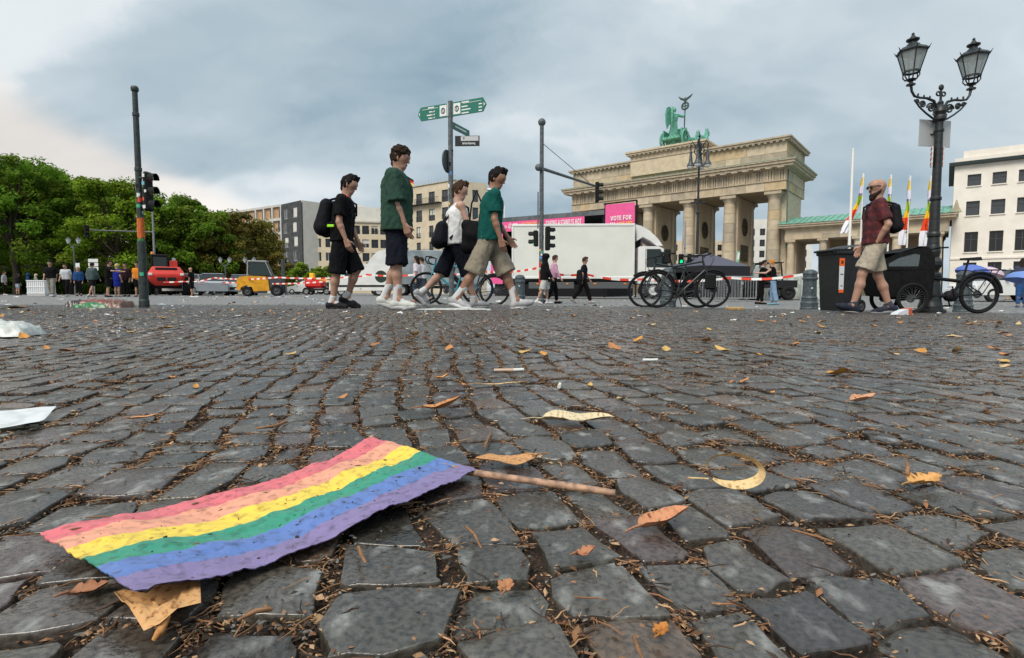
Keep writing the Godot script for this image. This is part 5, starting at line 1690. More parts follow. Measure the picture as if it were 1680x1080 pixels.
func stickers(p: Node, r: float, y0: float, y1: float, n: int) -> void:       # small paper stickers wrapped on a pole
	var cs := [Color(0.75, 0.75, 0.72), Color(0.7, 0.08, 0.03), Color(0.02, 0.02, 0.02), Color(0.1, 0.25, 0.6), Color(0.8, 0.45, 0.03), Color(0.75, 0.75, 0.75), Color(0.05, 0.4, 0.25)]
	for k in n:
		var y := lerpf(y0, y1, (k + rr(0.1, 0.9)) / n)
		var a0 := rr(0, TAU)
		var w := rr(0.5, 1.3)
		var h := rr(0.03, 0.08)
		var mb := MB.new()
		var rows := []
		for i in 2:
			var rw := []
			for j in 7: rw.append(Vector3(cos(a0 + w * j / 6.0) * (r + 0.0015 + 0.0004 * (k % 4)), y + (h if i == 0 else 0.0), sin(a0 + w * j / 6.0) * (r + 0.0015 + 0.0004 * (k % 4))))
			rows.append(rw)
		mb.grid(rows)
		var c: Color = cs[rng.randi() % cs.size()]
		part(p, "sticker", mb, mat(c.r, c.g, c.b, 0.7))

func wrap_band(p: Node, called: String, r: float, y0: float, y1: float, a0: float, a1: float, m: Material) -> void:
	var mb := MB.new()
	var rows := []
	for i in 5:
		var rw := []
		for j in 15:
			var a := lerpf(a0, a1, j / 14.0)
			var q := r + 0.003 + 0.002 * sin(j * 1.9 + i)
			rw.append(Vector3(cos(a) * q, lerpf(y1, y0, i / 4.0) + 0.01 * sin(j * 1.3), sin(a) * q))
		rows.append(rw)
	mb.grid(rows)
	part(p, called, mb, m)

func street_lamp() -> void:       # cast iron post with two glazed lanterns
	var p0 := G(1527, 9.5)
	var o := thing("street_lamp", "black cast iron street lamp with two glass lanterns on scrolled arms", "lamp", p0, 0.16)
	o.scale = Vector3(0.96, 0.955, 0.96)
	var iron := worn(0.018, 0.022, 0.023, 0.45, 3.0, 0.4, 5, 0.1)
	var post := MB.new()
	post.lathe([Vector2(0.24, 0), Vector2(0.24, 0.05), Vector2(0.19, 0.08), Vector2(0.19, 0.12), Vector2(0.165, 0.2), Vector2(0.13, 0.55), Vector2(0.125, 0.62), Vector2(0.15, 0.66), Vector2(0.15, 0.7), Vector2(0.1, 0.74), Vector2(0.12, 0.8), Vector2(0.155, 0.86), Vector2(0.155, 0.92), Vector2(0.11, 0.98), Vector2(0.1, 1.0), Vector2(0.115, 1.1), Vector2(0.1, 1.2), Vector2(0.095, 1.22), Vector2(0.088, 1.35), Vector2(0.1, 1.38), Vector2(0.1, 1.42), Vector2(0.085, 1.45), Vector2(0.075, 2.0), Vector2(0.09, 2.02), Vector2(0.09, 2.06), Vector2(0.073, 2.08), Vector2(0.062, 3.2), Vector2(0.075, 3.22), Vector2(0.075, 3.25), Vector2(0.06, 3.27), Vector2(0.058, 3.38), Vector2(0.1, 3.42), Vector2(0.1, 3.46), Vector2(0.08, 3.5), Vector2(0.105, 3.56), Vector2(0.09, 3.62), Vector2(0.045, 3.68), Vector2(0.05, 3.72), Vector2(0.02, 3.76), Vector2(0.02, 3.85)], Vector3.ZERO, 20)
	part(o, "post", post, iron)
	var fin := MB.new()
	fin.ball(Vector3(0, 3.98, 0), Vector3(0.05, 0.055, 0.03), 6, 10)
	for s in [-1.0, 1.0]: fin.torus(Vector3(s * 0.055, 3.87, 0), 0.035, 0.014, Basis(Vector3(1, 0, 0), PI / 2), 14, 6)
	fin.tube([Vector3(0, 3.75, 0), Vector3(0, 3.95, 0)], 0.018, 6)
	part(o, "finial", fin, iron)
	for s in [-1.0, 1.0]:
		var arm := MB.new()
		arm.tube([Vector3(s * 0.05, 3.6, 0), Vector3(s * 0.14, 3.74, 0), Vector3(s * 0.28, 3.78, 0), Vector3(s * 0.42, 3.78, 0), Vector3(s * 0.53, 3.80, 0), Vector3(s * 0.59, 3.88, 0), Vector3(s * 0.61, 3.98, 0)], [0.024, 0.024, 0.022, 0.02, 0.02, 0.02, 0.022], 8)
		arm.tube([Vector3(s * 0.05, 3.42, 0), Vector3(s * 0.14, 3.44, 0), Vector3(s * 0.28, 3.52, 0), Vector3(s * 0.42, 3.62, 0), Vector3(s * 0.53, 3.74, 0)], [0.018, 0.018, 0.016, 0.015, 0.014], 6)
		for q in [[0.19, 3.62, 0.085, 2.2], [0.36, 3.67, 0.06, 2.0], [0.475, 3.71, 0.04, 1.6], [0.10, 3.5, 0.035, 1.5]]:      # scrolls
			var pts := []
			for k in 19:
				var a: float = k / 18.0 * TAU * q[3] * 0.75
				var r: float = q[2] * (1.0 - 0.75 * k / 18.0)
				pts.append(Vector3(s * (q[0] + cos(a) * r), q[1] + sin(a) * r, 0))
			arm.tube(pts, 0.016, 6)
			arm.ball(Vector3(s * q[0], q[1], 0), Vector3(0.02, 0.02, 0.02), 4, 6)
		for q in [[0.22, 3.8], [0.34, 3.81], [0.46, 3.83]]: arm.ball(Vector3(s * q[0], q[1], 0), Vector3(0.016, 0.028, 0.016), 5, 6)
		part(o, "arm", arm, iron)
		# lantern: six sided
		var c := Vector3(s * 0.615, 3.98, 0)
		var lan := MB.new()
		lan.lathe([Vector2(0.0, 0.0), Vector2(0.07, 0.0), Vector2(0.07, 0.02), Vector2(0.03, 0.04), Vector2(0.03, 0.06), Vector2(0.06, 0.08), Vector2(0.085, 0.10), Vector2(0.0, 0.11)], c, 14)
		for k in 6:
			var a := TAU * k / 6
			var dr := Vector3(cos(a), 0, sin(a))
			lan.tube([c + dr * 0.08 + Vector3(0, 0.09, 0), c + dr * 0.125 + Vector3(0, 0.15, 0), c + dr * 0.12 + Vector3(0, 0.22, 0)], 0.011, 5)
			lan.tube([c + dr * 0.125 + Vector3(0, 0.22, 0), c + dr * 0.222 + Vector3(0, 0.56, 0)], 0.010, 5)
		var part_l := part(o, "lantern", lan, iron)
		var ring := MB.new()
		ring.lathe([Vector2(0.115, 0.21), Vector2(0.14, 0.21), Vector2(0.14, 0.24), Vector2(0.115, 0.24)], c, 6)
		part(part_l, "ring", ring, iron)
		ring = MB.new()
		ring.lathe([Vector2(0.2, 0.55), Vector2(0.24, 0.55), Vector2(0.245, 0.575), Vector2(0.2, 0.6)], c, 6)
		part(part_l, "ring", ring, iron)
		var cap := MB.new()
		cap.lathe([Vector2(0.255, 0.57), Vector2(0.20, 0.62), Vector2(0.12, 0.66), Vector2(0.1, 0.69), Vector2(0.085, 0.69)], c, 6)
		cap.lathe([Vector2(0.085, 0.68), Vector2(0.06, 0.70), Vector2(0.06, 0.73), Vector2(0.10, 0.76), Vector2(0.10, 0.78), Vector2(0.05, 0.80), Vector2(0.04, 0.82), Vector2(0.02, 0.85), Vector2(0.025, 0.87), Vector2(0.0, 0.90)], c, 14)
		for k in 6:
			var a := TAU * k / 6
			cap.tube([c + Vector3(cos(a) * 0.235, 0.57, sin(a) * 0.235), c + Vector3(cos(a) * 0.275, 0.63, sin(a) * 0.275)], [0.012, 0.003], 5)
		part(part_l, "cap", cap, iron)
		var gl := MB.new()
		for k in 6:
			var a := TAU * k / 6; var b := TAU * (k + 1) / 6
			gl.quad(c + Vector3(cos(b) * 0.122, 0.235, sin(b) * 0.122), c + Vector3(cos(a) * 0.122, 0.235, sin(a) * 0.122), c + Vector3(cos(a) * 0.218, 0.555, sin(a) * 0.218), c + Vector3(cos(b) * 0.218, 0.555, sin(b) * 0.218))
		part(part_l, "pane", gl, frosted())
		var bu := MB.new()
		bu.lathe([Vector2(0.0, 0.42), Vector2(0.03, 0.44), Vector2(0.035, 0.5), Vector2(0.02, 0.56), Vector2(0.02, 0.6)], c, 10)
		part(part_l, "bulb", bu, mat(0.75, 0.75, 0.72, 0.3))
	# plates fixed to the post
	var ps := thing("sign_plate", "pale grey back of a traffic sign fixed behind the street lamp post", "sign", p0 + Vector3(0, 0, 0), 0.16)
	var pl := MB.new()
	pl.bbox(Vector3(0.02, 3.07, -0.1), Vector3(0.63, 0.45, 0.01), 0.004)
	part(ps, "plate", pl, mat(0.42, 0.44, 0.45, 0.5, 0.2))
	var bk := MB.new()
	bk.bbox(Vector3(0, 3.07, -0.08), Vector3(0.16, 0.04, 0.03), 0.005)
	part(ps, "bracket", bk, mat(0.3, 0.3, 0.3, 0.5, 0.3))
	for s in [-1.0, 1.0]:
		var sp := MB.new()
		sp.bbox(Vector3.ZERO, Vector3(0.014, 0.34, 0.14), 0.004)
		var so := thing("barrier_plate", "narrow red and white edge plate %s the street lamp post" % ("on the gate side of" if s < 0 else "on the far side of"), "sign", p0, 0.16)
		part(so, "plate", sp, mat(0.7, 0.68, 0.66, 0.6), Vector3(s * 0.1, 2.65, -0.02)).rotation.y = -0.55 + s * 0.12
		for k in 4: boxpart(so, "red_stripe", Vector3(s * 0.1, 2.53 + k * 0.085, -0.02), Vector3(0.02, 0.04, 0.135), mat(0.5, 0.03, 0.02, 0.6), 0.003).rotation.y = -0.55 + s * 0.12

func frosted() -> StandardMaterial3D:
	if mats.has("frosted"): return mats["frosted"]
	var m := StandardMaterial3D.new()
	m.transparency = BaseMaterial3D.TRANSPARENCY_ALPHA
	m.albedo_color = Color(0.62, 0.66, 0.66, 0.72)
	m.roughness = 0.35
	m.backlight_enabled = true
	m.backlight = Color(0.5, 0.5, 0.5)
	mats["frosted"] = m
	return m

func bollard(at: Vector3, label: String, s := 1.0) -> void:
	var o := thing("bollard", label, "bollard", at, 0.0, "cast iron bollards")
	o.scale = Vector3.ONE * s
	var m := worn(0.065, 0.085, 0.095, 0.5, 3.0, 0.35, 5, 0.05)
	var b := MB.new()
	b.lathe([Vector2(0.175, -0.03), Vector2(0.175, 0.03), Vector2(0.165, 0.05), Vector2(0.165, 0.11), Vector2(0.172, 0.13), Vector2(0.165, 0.15), Vector2(0.15, 0.17), Vector2(0.15, 0.22), Vector2(0.16, 0.24), Vector2(0.15, 0.26), Vector2(0.138, 0.28), Vector2(0.13, 0.60), Vector2(0.13, 0.62)], Vector3.ZERO, 24)
	part(o, "shaft", b, m)
	var c := MB.new()
	c.lathe([Vector2(0.13, 0.615), Vector2(0.15, 0.63), Vector2(0.15, 0.66), Vector2(0.135, 0.68), Vector2(0.135, 0.73), Vector2(0.145, 0.745), Vector2(0.14, 0.77), Vector2(0.11, 0.81), Vector2(0.06, 0.835), Vector2(0.0, 0.84)], Vector3.ZERO, 24)
	part(o, "cap", c, m)
	for s2 in 3:
		var st := MB.new()
		st.bbox(Vector3.ZERO, Vector3(0.04, 0.03, 0.004), 0.001)
		if s2 == 0: part(o, "sticker", st, mat(0.6, 0.6, 0.6, 0.7), Vector3(rr(-0.03, 0.03), rr(0.4, 0.55), 0.135))

func build_street() -> void:
	street_lamp()
	bollard(G(853, 15.3), "dark blue grey iron bollard before the box truck's rear")
	bollard(G(1096, 11.8), "iron bollard with two bicycles chained around it")
	bollard(G(1328, 11.6), "iron bollard standing alone left of the rubbish bin")
	bollard(G(1581, 11.2), "iron bollard behind the cargo bicycle's saddle")
	var iron := worn(0.03, 0.045, 0.042, 0.5, 3.0, 0.45, 5, 0.05)
	# --- stickered pole at the left with a signal
	var at := G(236, 8.0)
	var o := thing("signal_pole", "dark green signal pole plastered with stickers, orange and green wraps", "pole", at)
	o.scale = Vector3(0.8, 1, 0.8)
	var b := MB.new()
	b.lathe([Vector2(0.085, -0.02), Vector2(0.085, 0.1), Vector2(0.076, 0.12), Vector2(0.066, 0.95), Vector2(0.055, 1.0), Vector2(0.052, 1.95), Vector2(0.06, 1.96), Vector2(0.06, 2.0), Vector2(0.05, 2.01), Vector2(0.047, 2.72), Vector2(0.056, 2.73), Vector2(0.056, 2.77), Vector2(0.045, 2.78), Vector2(0.043, 3.06), Vector2(0.06, 3.08), Vector2(0.065, 3.11), Vector2(0.05, 3.14), Vector2(0.0, 3.15)], Vector3.ZERO, 18)
	part(o, "shaft", b, iron)
	wrap_band(o, "orange_wrap", 0.056, 1.0, 1.29, 0, TAU, worn(0.75, 0.16, 0.02, 0.6, 6.0, 0.4, 5))
	wrap_band(o, "green_wrap", 0.06, 0.68, 0.99, 0.3, TAU - 0.2, worn(0.03, 0.33, 0.06, 0.6, 6.0, 0.4, 5))
	stickers(o, 0.0535, 1.25, 1.75, 22)
	stickers(o, 0.075, 0.35, 0.65, 4)
	var sh := signal_head(o, Vector3(0.18, 1.66, 0.03), -0.15, 3, -1, 0.62)
	for k in 5: boxpart(sh, "sticker", Vector3(rr(-0.03, 0.03), 0.22 - k * 0.11, 0.089), Vector3(rr(0.03, 0.06), rr(0.03, 0.06), 0.004), [mat(0.7, 0.7, 0.7, 0.7), mat(0.15, 0.4, 0.5, 0.7), mat(0.7, 0.7, 0.7, 0.7), mat(0.6, 0.08, 0.05, 0.7), mat(0.7, 0.7, 0.72, 0.7)][k], 0.001)
	boxpart(o, "bracket", Vector3(0.09, 1.86, 0.03), Vector3(0.12, 0.03, 0.03), iron, 0.005)
	boxpart(o, "bracket", Vector3(0.09, 1.46, 0.03), Vector3(0.12, 0.03, 0.03), iron, 0.005)
	# --- tall mast in the middle with a side arm
	at = G(888, 20.0)
	o = thing("signal_mast", "grey traffic light mast with ball top and arm before the box truck", "traffic light", at)
	var gm := worn(0.10, 0.115, 0.125, 0.5, 1.5, 0.3, 5)
	b = MB.new()
	b.lathe([Vector2(0.12, 0), Vector2(0.12, 0.15), Vector2(0.085, 0.2), Vector2(0.08, 3.0), Vector2(0.07, 6.35)], Vector3.ZERO, 14)
	part(o, "shaft", b, gm)
	b = MB.new()
	b.ball(Vector3(0, 6.46, 0), Vector3(0.14, 0.14, 0.14), 8, 12)
	part(o, "ball_top", b, gm)
	var tip := W(978, 303, 23.6) - at
	var y0 := 4.85
	var tip2 := Vector3(tip.x, y0 + 0.05, tip.z)
	b = MB.new()
	b.tube([Vector3(-0.12, y0, 0.12), tip2], [0.06, 0.045], 10)
	b.ball(Vector3(-0.12, y0, 0.12), Vector3(0.13, 0.13, 0.13), 6, 10)
	part(o, "arm", b, gm)
	b = MB.new()
	b.tube([Vector3(0, 5.75, 0), tip2 * Vector3(0.85, 1, 0.85) + Vector3(0, 0.05, 0)], 0.012, 5)
	part(o, "stay_wire", b, mat(0.05, 0.05, 0.05, 0.5))
	signal_head(o, tip2 + Vector3(0.05, -0.25, -0.05), -0.1, 3, -1, 0.95)
	signal_head(o, Vector3(-0.2, 2.35, 0.02), PI - 0.2, 2, 1, 0.95)
	signal_head(o, Vector3(0.22, 2.35, 0.02), 0.15, 3, -1, 0.95)
	stickers(o, 0.085, 0.4, 2.8, 44)
	wrap_band(o, "red_white_wrap", 0.085, 0.7, 1.5, 0, TAU, worn(0.6, 0.05, 0.03, 0.6, 4.0, 0.5, 5))
	b = MB.new()
	b.tube([Vector3(-0.13, 2.7, 0.05), Vector3(-0.13, 4.0, 0.05)], 0.025, 6)
	part(o, "conduit", b, gm)
	# --- far mast at the left with a long arm
	at = G(256, 40.0)
	o = thing("distant_signal_mast", "thin distant signal mast reaching over the trees' edge with one lamp", "traffic light", at)
	b = MB.new()
	b.tube([Vector3.ZERO, Vector3(0, 6.2, 0)], [0.09, 0.06], 8)
	part(o, "shaft", b, mat(0.2, 0.21, 0.22, 0.5))
	b = MB.new()
	b.tube([Vector3(0, 4.55, 0), Vector3(-4.6, 4.7, 0)], [0.06, 0.045], 6)
	part(o, "arm", b, mat(0.1, 0.1, 0.105, 0.5))
	signal_head(o, Vector3(-4.8, 4.6, 0), -PI / 2 + 0.7, 3, -1, 1.0)
	# --- signs on a post
	signpost()
	candelabra()
	# --- pedestrian signals by the gate
	at = G(1122, 30.0)
	o = thing("pedestrian_signal", "small signal post with green light and stickers before the gate's piers", "traffic light", at)
	b = MB.new()
	b.tube([Vector3.ZERO, Vector3(0, 4.2, 0)], [0.06, 0.045], 8)
	part(o, "shaft", b, mat(0.25, 0.26, 0.27, 0.5))
	signal_head(o, Vector3(-0.22, 2.15, 0.05), -PI / 2, 2, 1, 0.9)
	signal_head(o, Vector3(0.24, 2.15, 0.05), 0.3, 2, -1, 0.9)
	stickers(o, 0.06, 1.0, 3.6, 18)
	# --- flags before the wing
	var fl := [[1408, 33.0, 284, true, "leaning pride banner partly behind the bearded man's head"], [1453, 34.0, 286, true, "pride banner just behind the bearded man's shoulder"], [1484, 33.5, 288, false, "pride banner between the bearded man and the street lamp"], [1518, 33.0, 288, false, "pride banner closest to the street lamp post"]]
	for f in fl:
		var g := G(f[0], f[1])
		var top := W(f[0], f[2], f[1]).y - g.y
		o = thing("pride_banner", f[4], "flag", g, 0.0, "tall pride banners before the gate wing")
		b = MB.new()
		b.tube([Vector3.ZERO, Vector3(0, top, 0)], [0.06, 0.035], 8)
		part(o, "pole", b, mat(0.75, 0.75, 0.72, 0.4))
		var cs := [[0.0, 0.06, Color(0.75, 0.75, 0.75)], [0.06, 0.2, Color(0.8, 0.55, 0.05)], [0.2, 0.33, Color(0.72, 0.68, 0.8)], [0.33, 0.36, Color(0.25, 0.2, 0.45)], [0.36, 0.5, Color(0.35, 0.5, 0.03)], [0.5, 0.6, Color(0.85, 0.5, 0.02)], [0.6, 0.78, Color(0.75, 0.07, 0.02)], [0.78, 1.0, Color(0.75, 0.75, 0.8)]]
		var H := 4.1
		for c in cs:
			var rows := []
			for i in 6:
				var t := lerpf(c[0], c[1], i / 5.0)
				var rw := []
				var wd := 0.10 + 0.27 * t + 0.05 * sin(t * 9.0)
				for j in 9: rw.append(Vector3(0.05 - (j / 8.0) * wd - (0.9 * t * t if f[3] and f[0] == 1408 else 0.15 * t * t), top - 0.05 - t * H * (0.85 if f[3] else 1.0), 0.14 * sin(j * 1.7 + t * 5.0) * (0.3 + t)))
				rows.append(rw)
			b = MB.new()
			b.grid(rows)
			part(o, "cloth_band", b, mat(c[2].r, c[2].g, c[2].b, 0.8))
	var g0 := G(1390, 30.0)
	b = MB.new()
	b.lathe([Vector2(0.09, 0), Vector2(0.075, 3.0), Vector2(0.055, 8.0), Vector2(0.07, 8.02), Vector2(0.0, 8.1)], Vector3.ZERO, 12)
	single("flag_pole", b, mat(0.78, 0.76, 0.72, 0.4), "tall bare white flag pole beside the bearded man", "pole", g0)
	b = MB.new()
	b.lathe([Vector2(0.09, 0), Vector2(0.075, 3.0), Vector2(0.055, 9.6), Vector2(0.0, 9.65)], Vector3.ZERO, 12)
	single("flag_pole", b, mat(0.75, 0.74, 0.70, 0.4), "thin white pole rising just left of the stage roof", "pole", G(828, 60.0))
	# --- red and white tape
	tape([W(240, 460, 37.0), W(300, 463, 37.0), W(352, 457, 36.0), W(455, 456.5, 32.0), W(602, 454, 30.0)], "red and white barrier tape strung before the yellow forklift")
	tape([W(318, 459, 38.5), W(400, 465, 36.0), W(540, 463, 31.0)], "lower sagging red and white tape by the grey cars")
	tape([W(600, 452, 27.0), W(700, 450, 26.0), W(790, 447, 25.0), W(887, 441, 20.2)], "red and white tape behind the four walkers")
	tape([W(889, 446, 20.2), W(960, 452, 21.0), W(1060, 460, 21.0), W(1200, 458, 20.0), W(1320, 452, 19.0), W(1440, 446, 18.0)], "red and white tape running behind the two parked bicycles")
	# --- crowd barriers and fence panels
	for f in [[344, 37.0, "grey crowd barrier beside the silver car"], [1180, 24.0, "crowd barrier between the tent and the cart"], [1205, 24.2, "crowd barrier next to the off-road cart"]]:
		barrier(G(f[0], f[1]), f[2])
	for f in [[1308, 27.5, "white mesh fence panel behind the lone bollard"], [1285, 28.5, "white mesh fence panel behind the couple"], [1345, 27.0, "white mesh fence panel beside the rubbish bin"]]:
		var q := thing("fence_panel", f[2], "fence", G(f[0], f[1]), 0.0, "fence panels before the gate wing")
		b = MB.new()
		for y in [0.05, 1.25]: b.tube([Vector3(-0.95, y, 0), Vector3(0.95, y, 0)], 0.025, 6)
		for x in [-0.95, 0.95]: b.tube([Vector3(x, 0, 0), Vector3(x, 1.28, 0)], 0.025, 6)
		part(q, "frame", b, mat(0.5, 0.5, 0.5, 0.4, 0.4))
		part(q, "sheet", banner_mesh(1.86, 1.15), worn(0.58, 0.63, 0.58, 0.7, 0.8, 0.2, 5), Vector3(-0.93, 0.08, 0.02))
		boxpart(q, "red_foot", Vector3(0.6, 0.07, 0), Vector3(0.5, 0.14, 0.25), mat(0.55, 0.04, 0.02, 0.7), 0.02)
	# --- white crate among the people at the left
	o = thing("white_crate", "white slatted crate standing before the people under the trees", "crate", G(69, 30.5), 0.05)
	var cm := mat(0.68, 0.69, 0.70, 0.5)
	for k in 9: boxpart(o, "slat", Vector3(-0.42 + k * 0.105, 0.5, 0.4), Vector3(0.085, 0.72, 0.02), cm, 0.004)
	for y in [0.16, 0.5, 0.84]: boxpart(o, "rail", Vector3(0, y, 0.42), Vector3(0.96, 0.06, 0.02), cm, 0.004)
	boxpart(o, "box", Vector3(0, 0.5, 0), Vector3(0.94, 0.72, 0.76), cm)
	boxpart(o, "pallet", Vector3(0, 0.07, 0), Vector3(0.98, 0.14, 0.82), mat(0.5, 0.5, 0.5, 0.6))
	# --- park lanterns
	for f in [[125, 42.0, 392, "grey double lantern under the trees over the crowd"], [371, 46.0, 424, "double lantern before the withered tree"], [411, 46.0, 424, "double lantern behind the yellow forklift"]]:
		park_lamp(G(f[0], f[1]), W(f[0], f[2], f[1]).y, f[3])
	# --- information boards
	o = thing("info_sign", "stacked white street signs behind the grey-topped woman", "sign", G(155, 33.0), 0.1)
	b = MB.new()
	b.tube([Vector3.ZERO, Vector3(0, 2.2, 0)], 0.04, 6)
	part(o, "post", b, mat(0.3, 0.3, 0.3, 0.5))
	for k in 3: boxpart(o, "plate", Vector3(0.05, 2.1 - k * 0.24, 0.05), Vector3(0.55, 0.2, 0.02), mat(0.66, 0.67, 0.68, 0.5), 0.004)
	o = thing("info_sign", "small white sign on a post under the double lantern", "sign", G(128, 36.0), 0.1)
	b = MB.new()
	b.tube([Vector3.ZERO, Vector3(0, 2.1, 0)], 0.04, 6)
	part(o, "post", b, mat(0.3, 0.3, 0.3, 0.5))
	boxpart(o, "plate", Vector3(0.1, 1.95, 0.05), Vector3(0.25, 0.32, 0.02), mat(0.7, 0.7, 0.7, 0.5), 0.004)
	o = thing("green_pennant", "slanting green and white pennant stuck before the gate's pier", "flag", G(1203, 33.0), 0.0)
	b = MB.new()
	b.tube([Vector3(0, 0, 0), Vector3(0.18, 2.85, 0)], 0.025, 6)
	part(o, "pole", b, mat(0.5, 0.55, 0.5, 0.5))
	plate(o, "cloth", [Vector2(0.02, 1.2), Vector2(0.2, 2.8), Vector2(0.33, 2.78), Vector2(0.16, 1.2)], 0.03, mat(0.15, 0.5, 0.28, 0.7))
	plate(o, "white_patch", [Vector2(0.15, 2.3), Vector2(0.2, 2.72), Vector2(0.3, 2.7), Vector2(0.26, 2.3)], 0.045, mat(0.75, 0.78, 0.75, 0.7))
	wheelie_bin()
	# --- umbrellas at the right edge
	for f in [[1597, 18.5, 437, Color(0.08, 0.14, 0.45), "blue umbrella showing over the cargo bicycle's saddle"], [1622, 21.0, 440, Color(0.55, 0.42, 0.5), "pale pink umbrella behind the blue one"], [1686, 15.5, 448, Color(0.14, 0.24, 0.55), "blue umbrella cut by the picture's edge"]]:
		var c := W(f[0], f[2], f[1])
		o = thing("umbrella", f[4], "umbrella", Vector3(c.x, c.y - 0.25, c.z))
		o.rotation = Vector3(0.1, 0.4, -0.25)
		b = MB.new()
		b.lathe([Vector2(0.52, 0.0), Vector2(0.48, 0.1), Vector2(0.36, 0.2), Vector2(0.18, 0.27), Vector2(0.0, 0.3)], Vector3.ZERO, 8)
		part(o, "canopy", b, mat(f[3].r, f[3].g, f[3].b, 0.6))
		b = MB.new()
		b.tube([Vector3(0, 0.36, 0), Vector3(0, -0.45, 0)], 0.01, 6)
		part(o, "shaft", b, mat(0.05, 0.05, 0.05, 0.5))
		for k in 8:
			b = MB.new()
			b.tube([Vector3(0, 0.28, 0), Vector3(cos(TAU * k / 8) * 0.51, 0.0, sin(TAU * k / 8) * 0.51)], 0.004, 4)
			part(o, "rib", b, mat(0.1, 0.1, 0.1, 0.5))

func banner_mesh(w: float, h: float) -> MB:
	var mb := MB.new()
	var rows := []
	for i in 5:
		var r := []
		for j in 17: r.append(Vector3(j / 16.0 * w, h - i / 4.0 * h, 0.012 * sin(j * 1.1 + i * 0.6)))
		rows.append(r)
	mb.grid(rows)
	return mb

func barrier(at: Vector3, label: String) -> void:
	var o := thing("crowd_barrier", label, "barrier", at, 0.1, "crowd control barriers")
	var st := mat(0.4, 0.41, 0.42, 0.4, 0.5)
	var b := MB.new()
	b.tube([Vector3(-1.0, 0.15, 0), Vector3(-1.0, 1.05, 0), Vector3(-0.95, 1.1, 0), Vector3(0.95, 1.1, 0), Vector3(1.0, 1.05, 0), Vector3(1.0, 0.15, 0), Vector3(-1.0, 0.15, 0)], 0.022, 6)
	part(o, "frame", b, st)
	for k in 15:
		var q := MB.new()
		q.tube([Vector3(-0.88 + k * 0.125, 0.15, 0), Vector3(-0.88 + k * 0.125, 1.1, 0)], 0.01, 5)
		part(o, "bar", q, st)
	for x in [-0.7, 0.7]: boxpart(o, "foot", Vector3(x, 0.02, 0), Vector3(0.06, 0.04, 0.6), st, 0.01)

func tape(pts: Array, label: String) -> void:
	var o := thing("barrier_tape", label, "tape", pts[0], 0.0, "red and white barrier tapes")
	var dense := []
	for k in pts.size() - 1:
		var n := maxi(4, int((pts[k + 1] - pts[k]).length() / 0.3))
		for i in n:
			var t := float(i) / n
			dense.append(pts[k].lerp(pts[k + 1], t) - Vector3(0, 0.10 * sin(t * PI), 0) - pts[0])
	dense.append(pts[-1] - pts[0])
	for c in 2:
		var mb := MB.new()
		for k in dense.size() - 1:
			if k % 2 != c: continue
			var a: Vector3 = dense[k]; var b: Vector3 = dense[k + 1]
			var u := Vector3(0, 0.085, 0)
			var z := Vector3(0.004 * sin(k * 1.3), 0, 0.012 * sin(k * 0.9)); var z2 := Vector3(0.004 * sin((k + 1) * 1.3), 0, 0.012 * sin((k + 1) * 0.9))
			mb.quad(a, b, b + u + z2, a + u + z)
		part(o, ["red_bands", "white_bands"][c], mb, mat(0.72, 0.05, 0.02, 0.5) if c == 0 else mat(0.78, 0.77, 0.75, 0.5)).set_meta("kind", "stuff")

func park_lamp(at: Vector3, top: float, label: String) -> void:
	var o := thing("park_lantern", label, "lamp", at, 0.0, "double lanterns along the park")
	var h := top - at.y
	var m := mat(0.07, 0.08, 0.085, 0.5)
	var b := MB.new()
	b.lathe([Vector2(0.12, 0), Vector2(0.1, 0.6), Vector2(0.06, 0.7), Vector2(0.045, h - 0.5)], Vector3.ZERO, 8)
	b.tube([Vector3(-0.35, h - 0.35, 0), Vector3(-0.2, h - 0.55, 0), Vector3(0, h - 0.75, 0), Vector3(0.2, h - 0.55, 0), Vector3(0.35, h - 0.35, 0)], 0.03, 6)
	part(o, "post", b, m)
	for s in [-1.0, 1.0]:
		b = MB.new()
		b.lathe([Vector2(0.07, 0), Vector2(0.16, 0.28), Vector2(0.17, 0.3)], Vector3(s * 0.38, h - 0.35, 0), 8)
		var l := part(o, "lantern", b, mat(0.55, 0.58, 0.6, 0.3))
		b = MB.new()
		b.lathe([Vector2(0.19, 0.3), Vector2(0.1, 0.38), Vector2(0.03, 0.45), Vector2(0.0, 0.5)], Vector3(s * 0.38, h - 0.35, 0), 8)
		part(l, "cap", b, m)

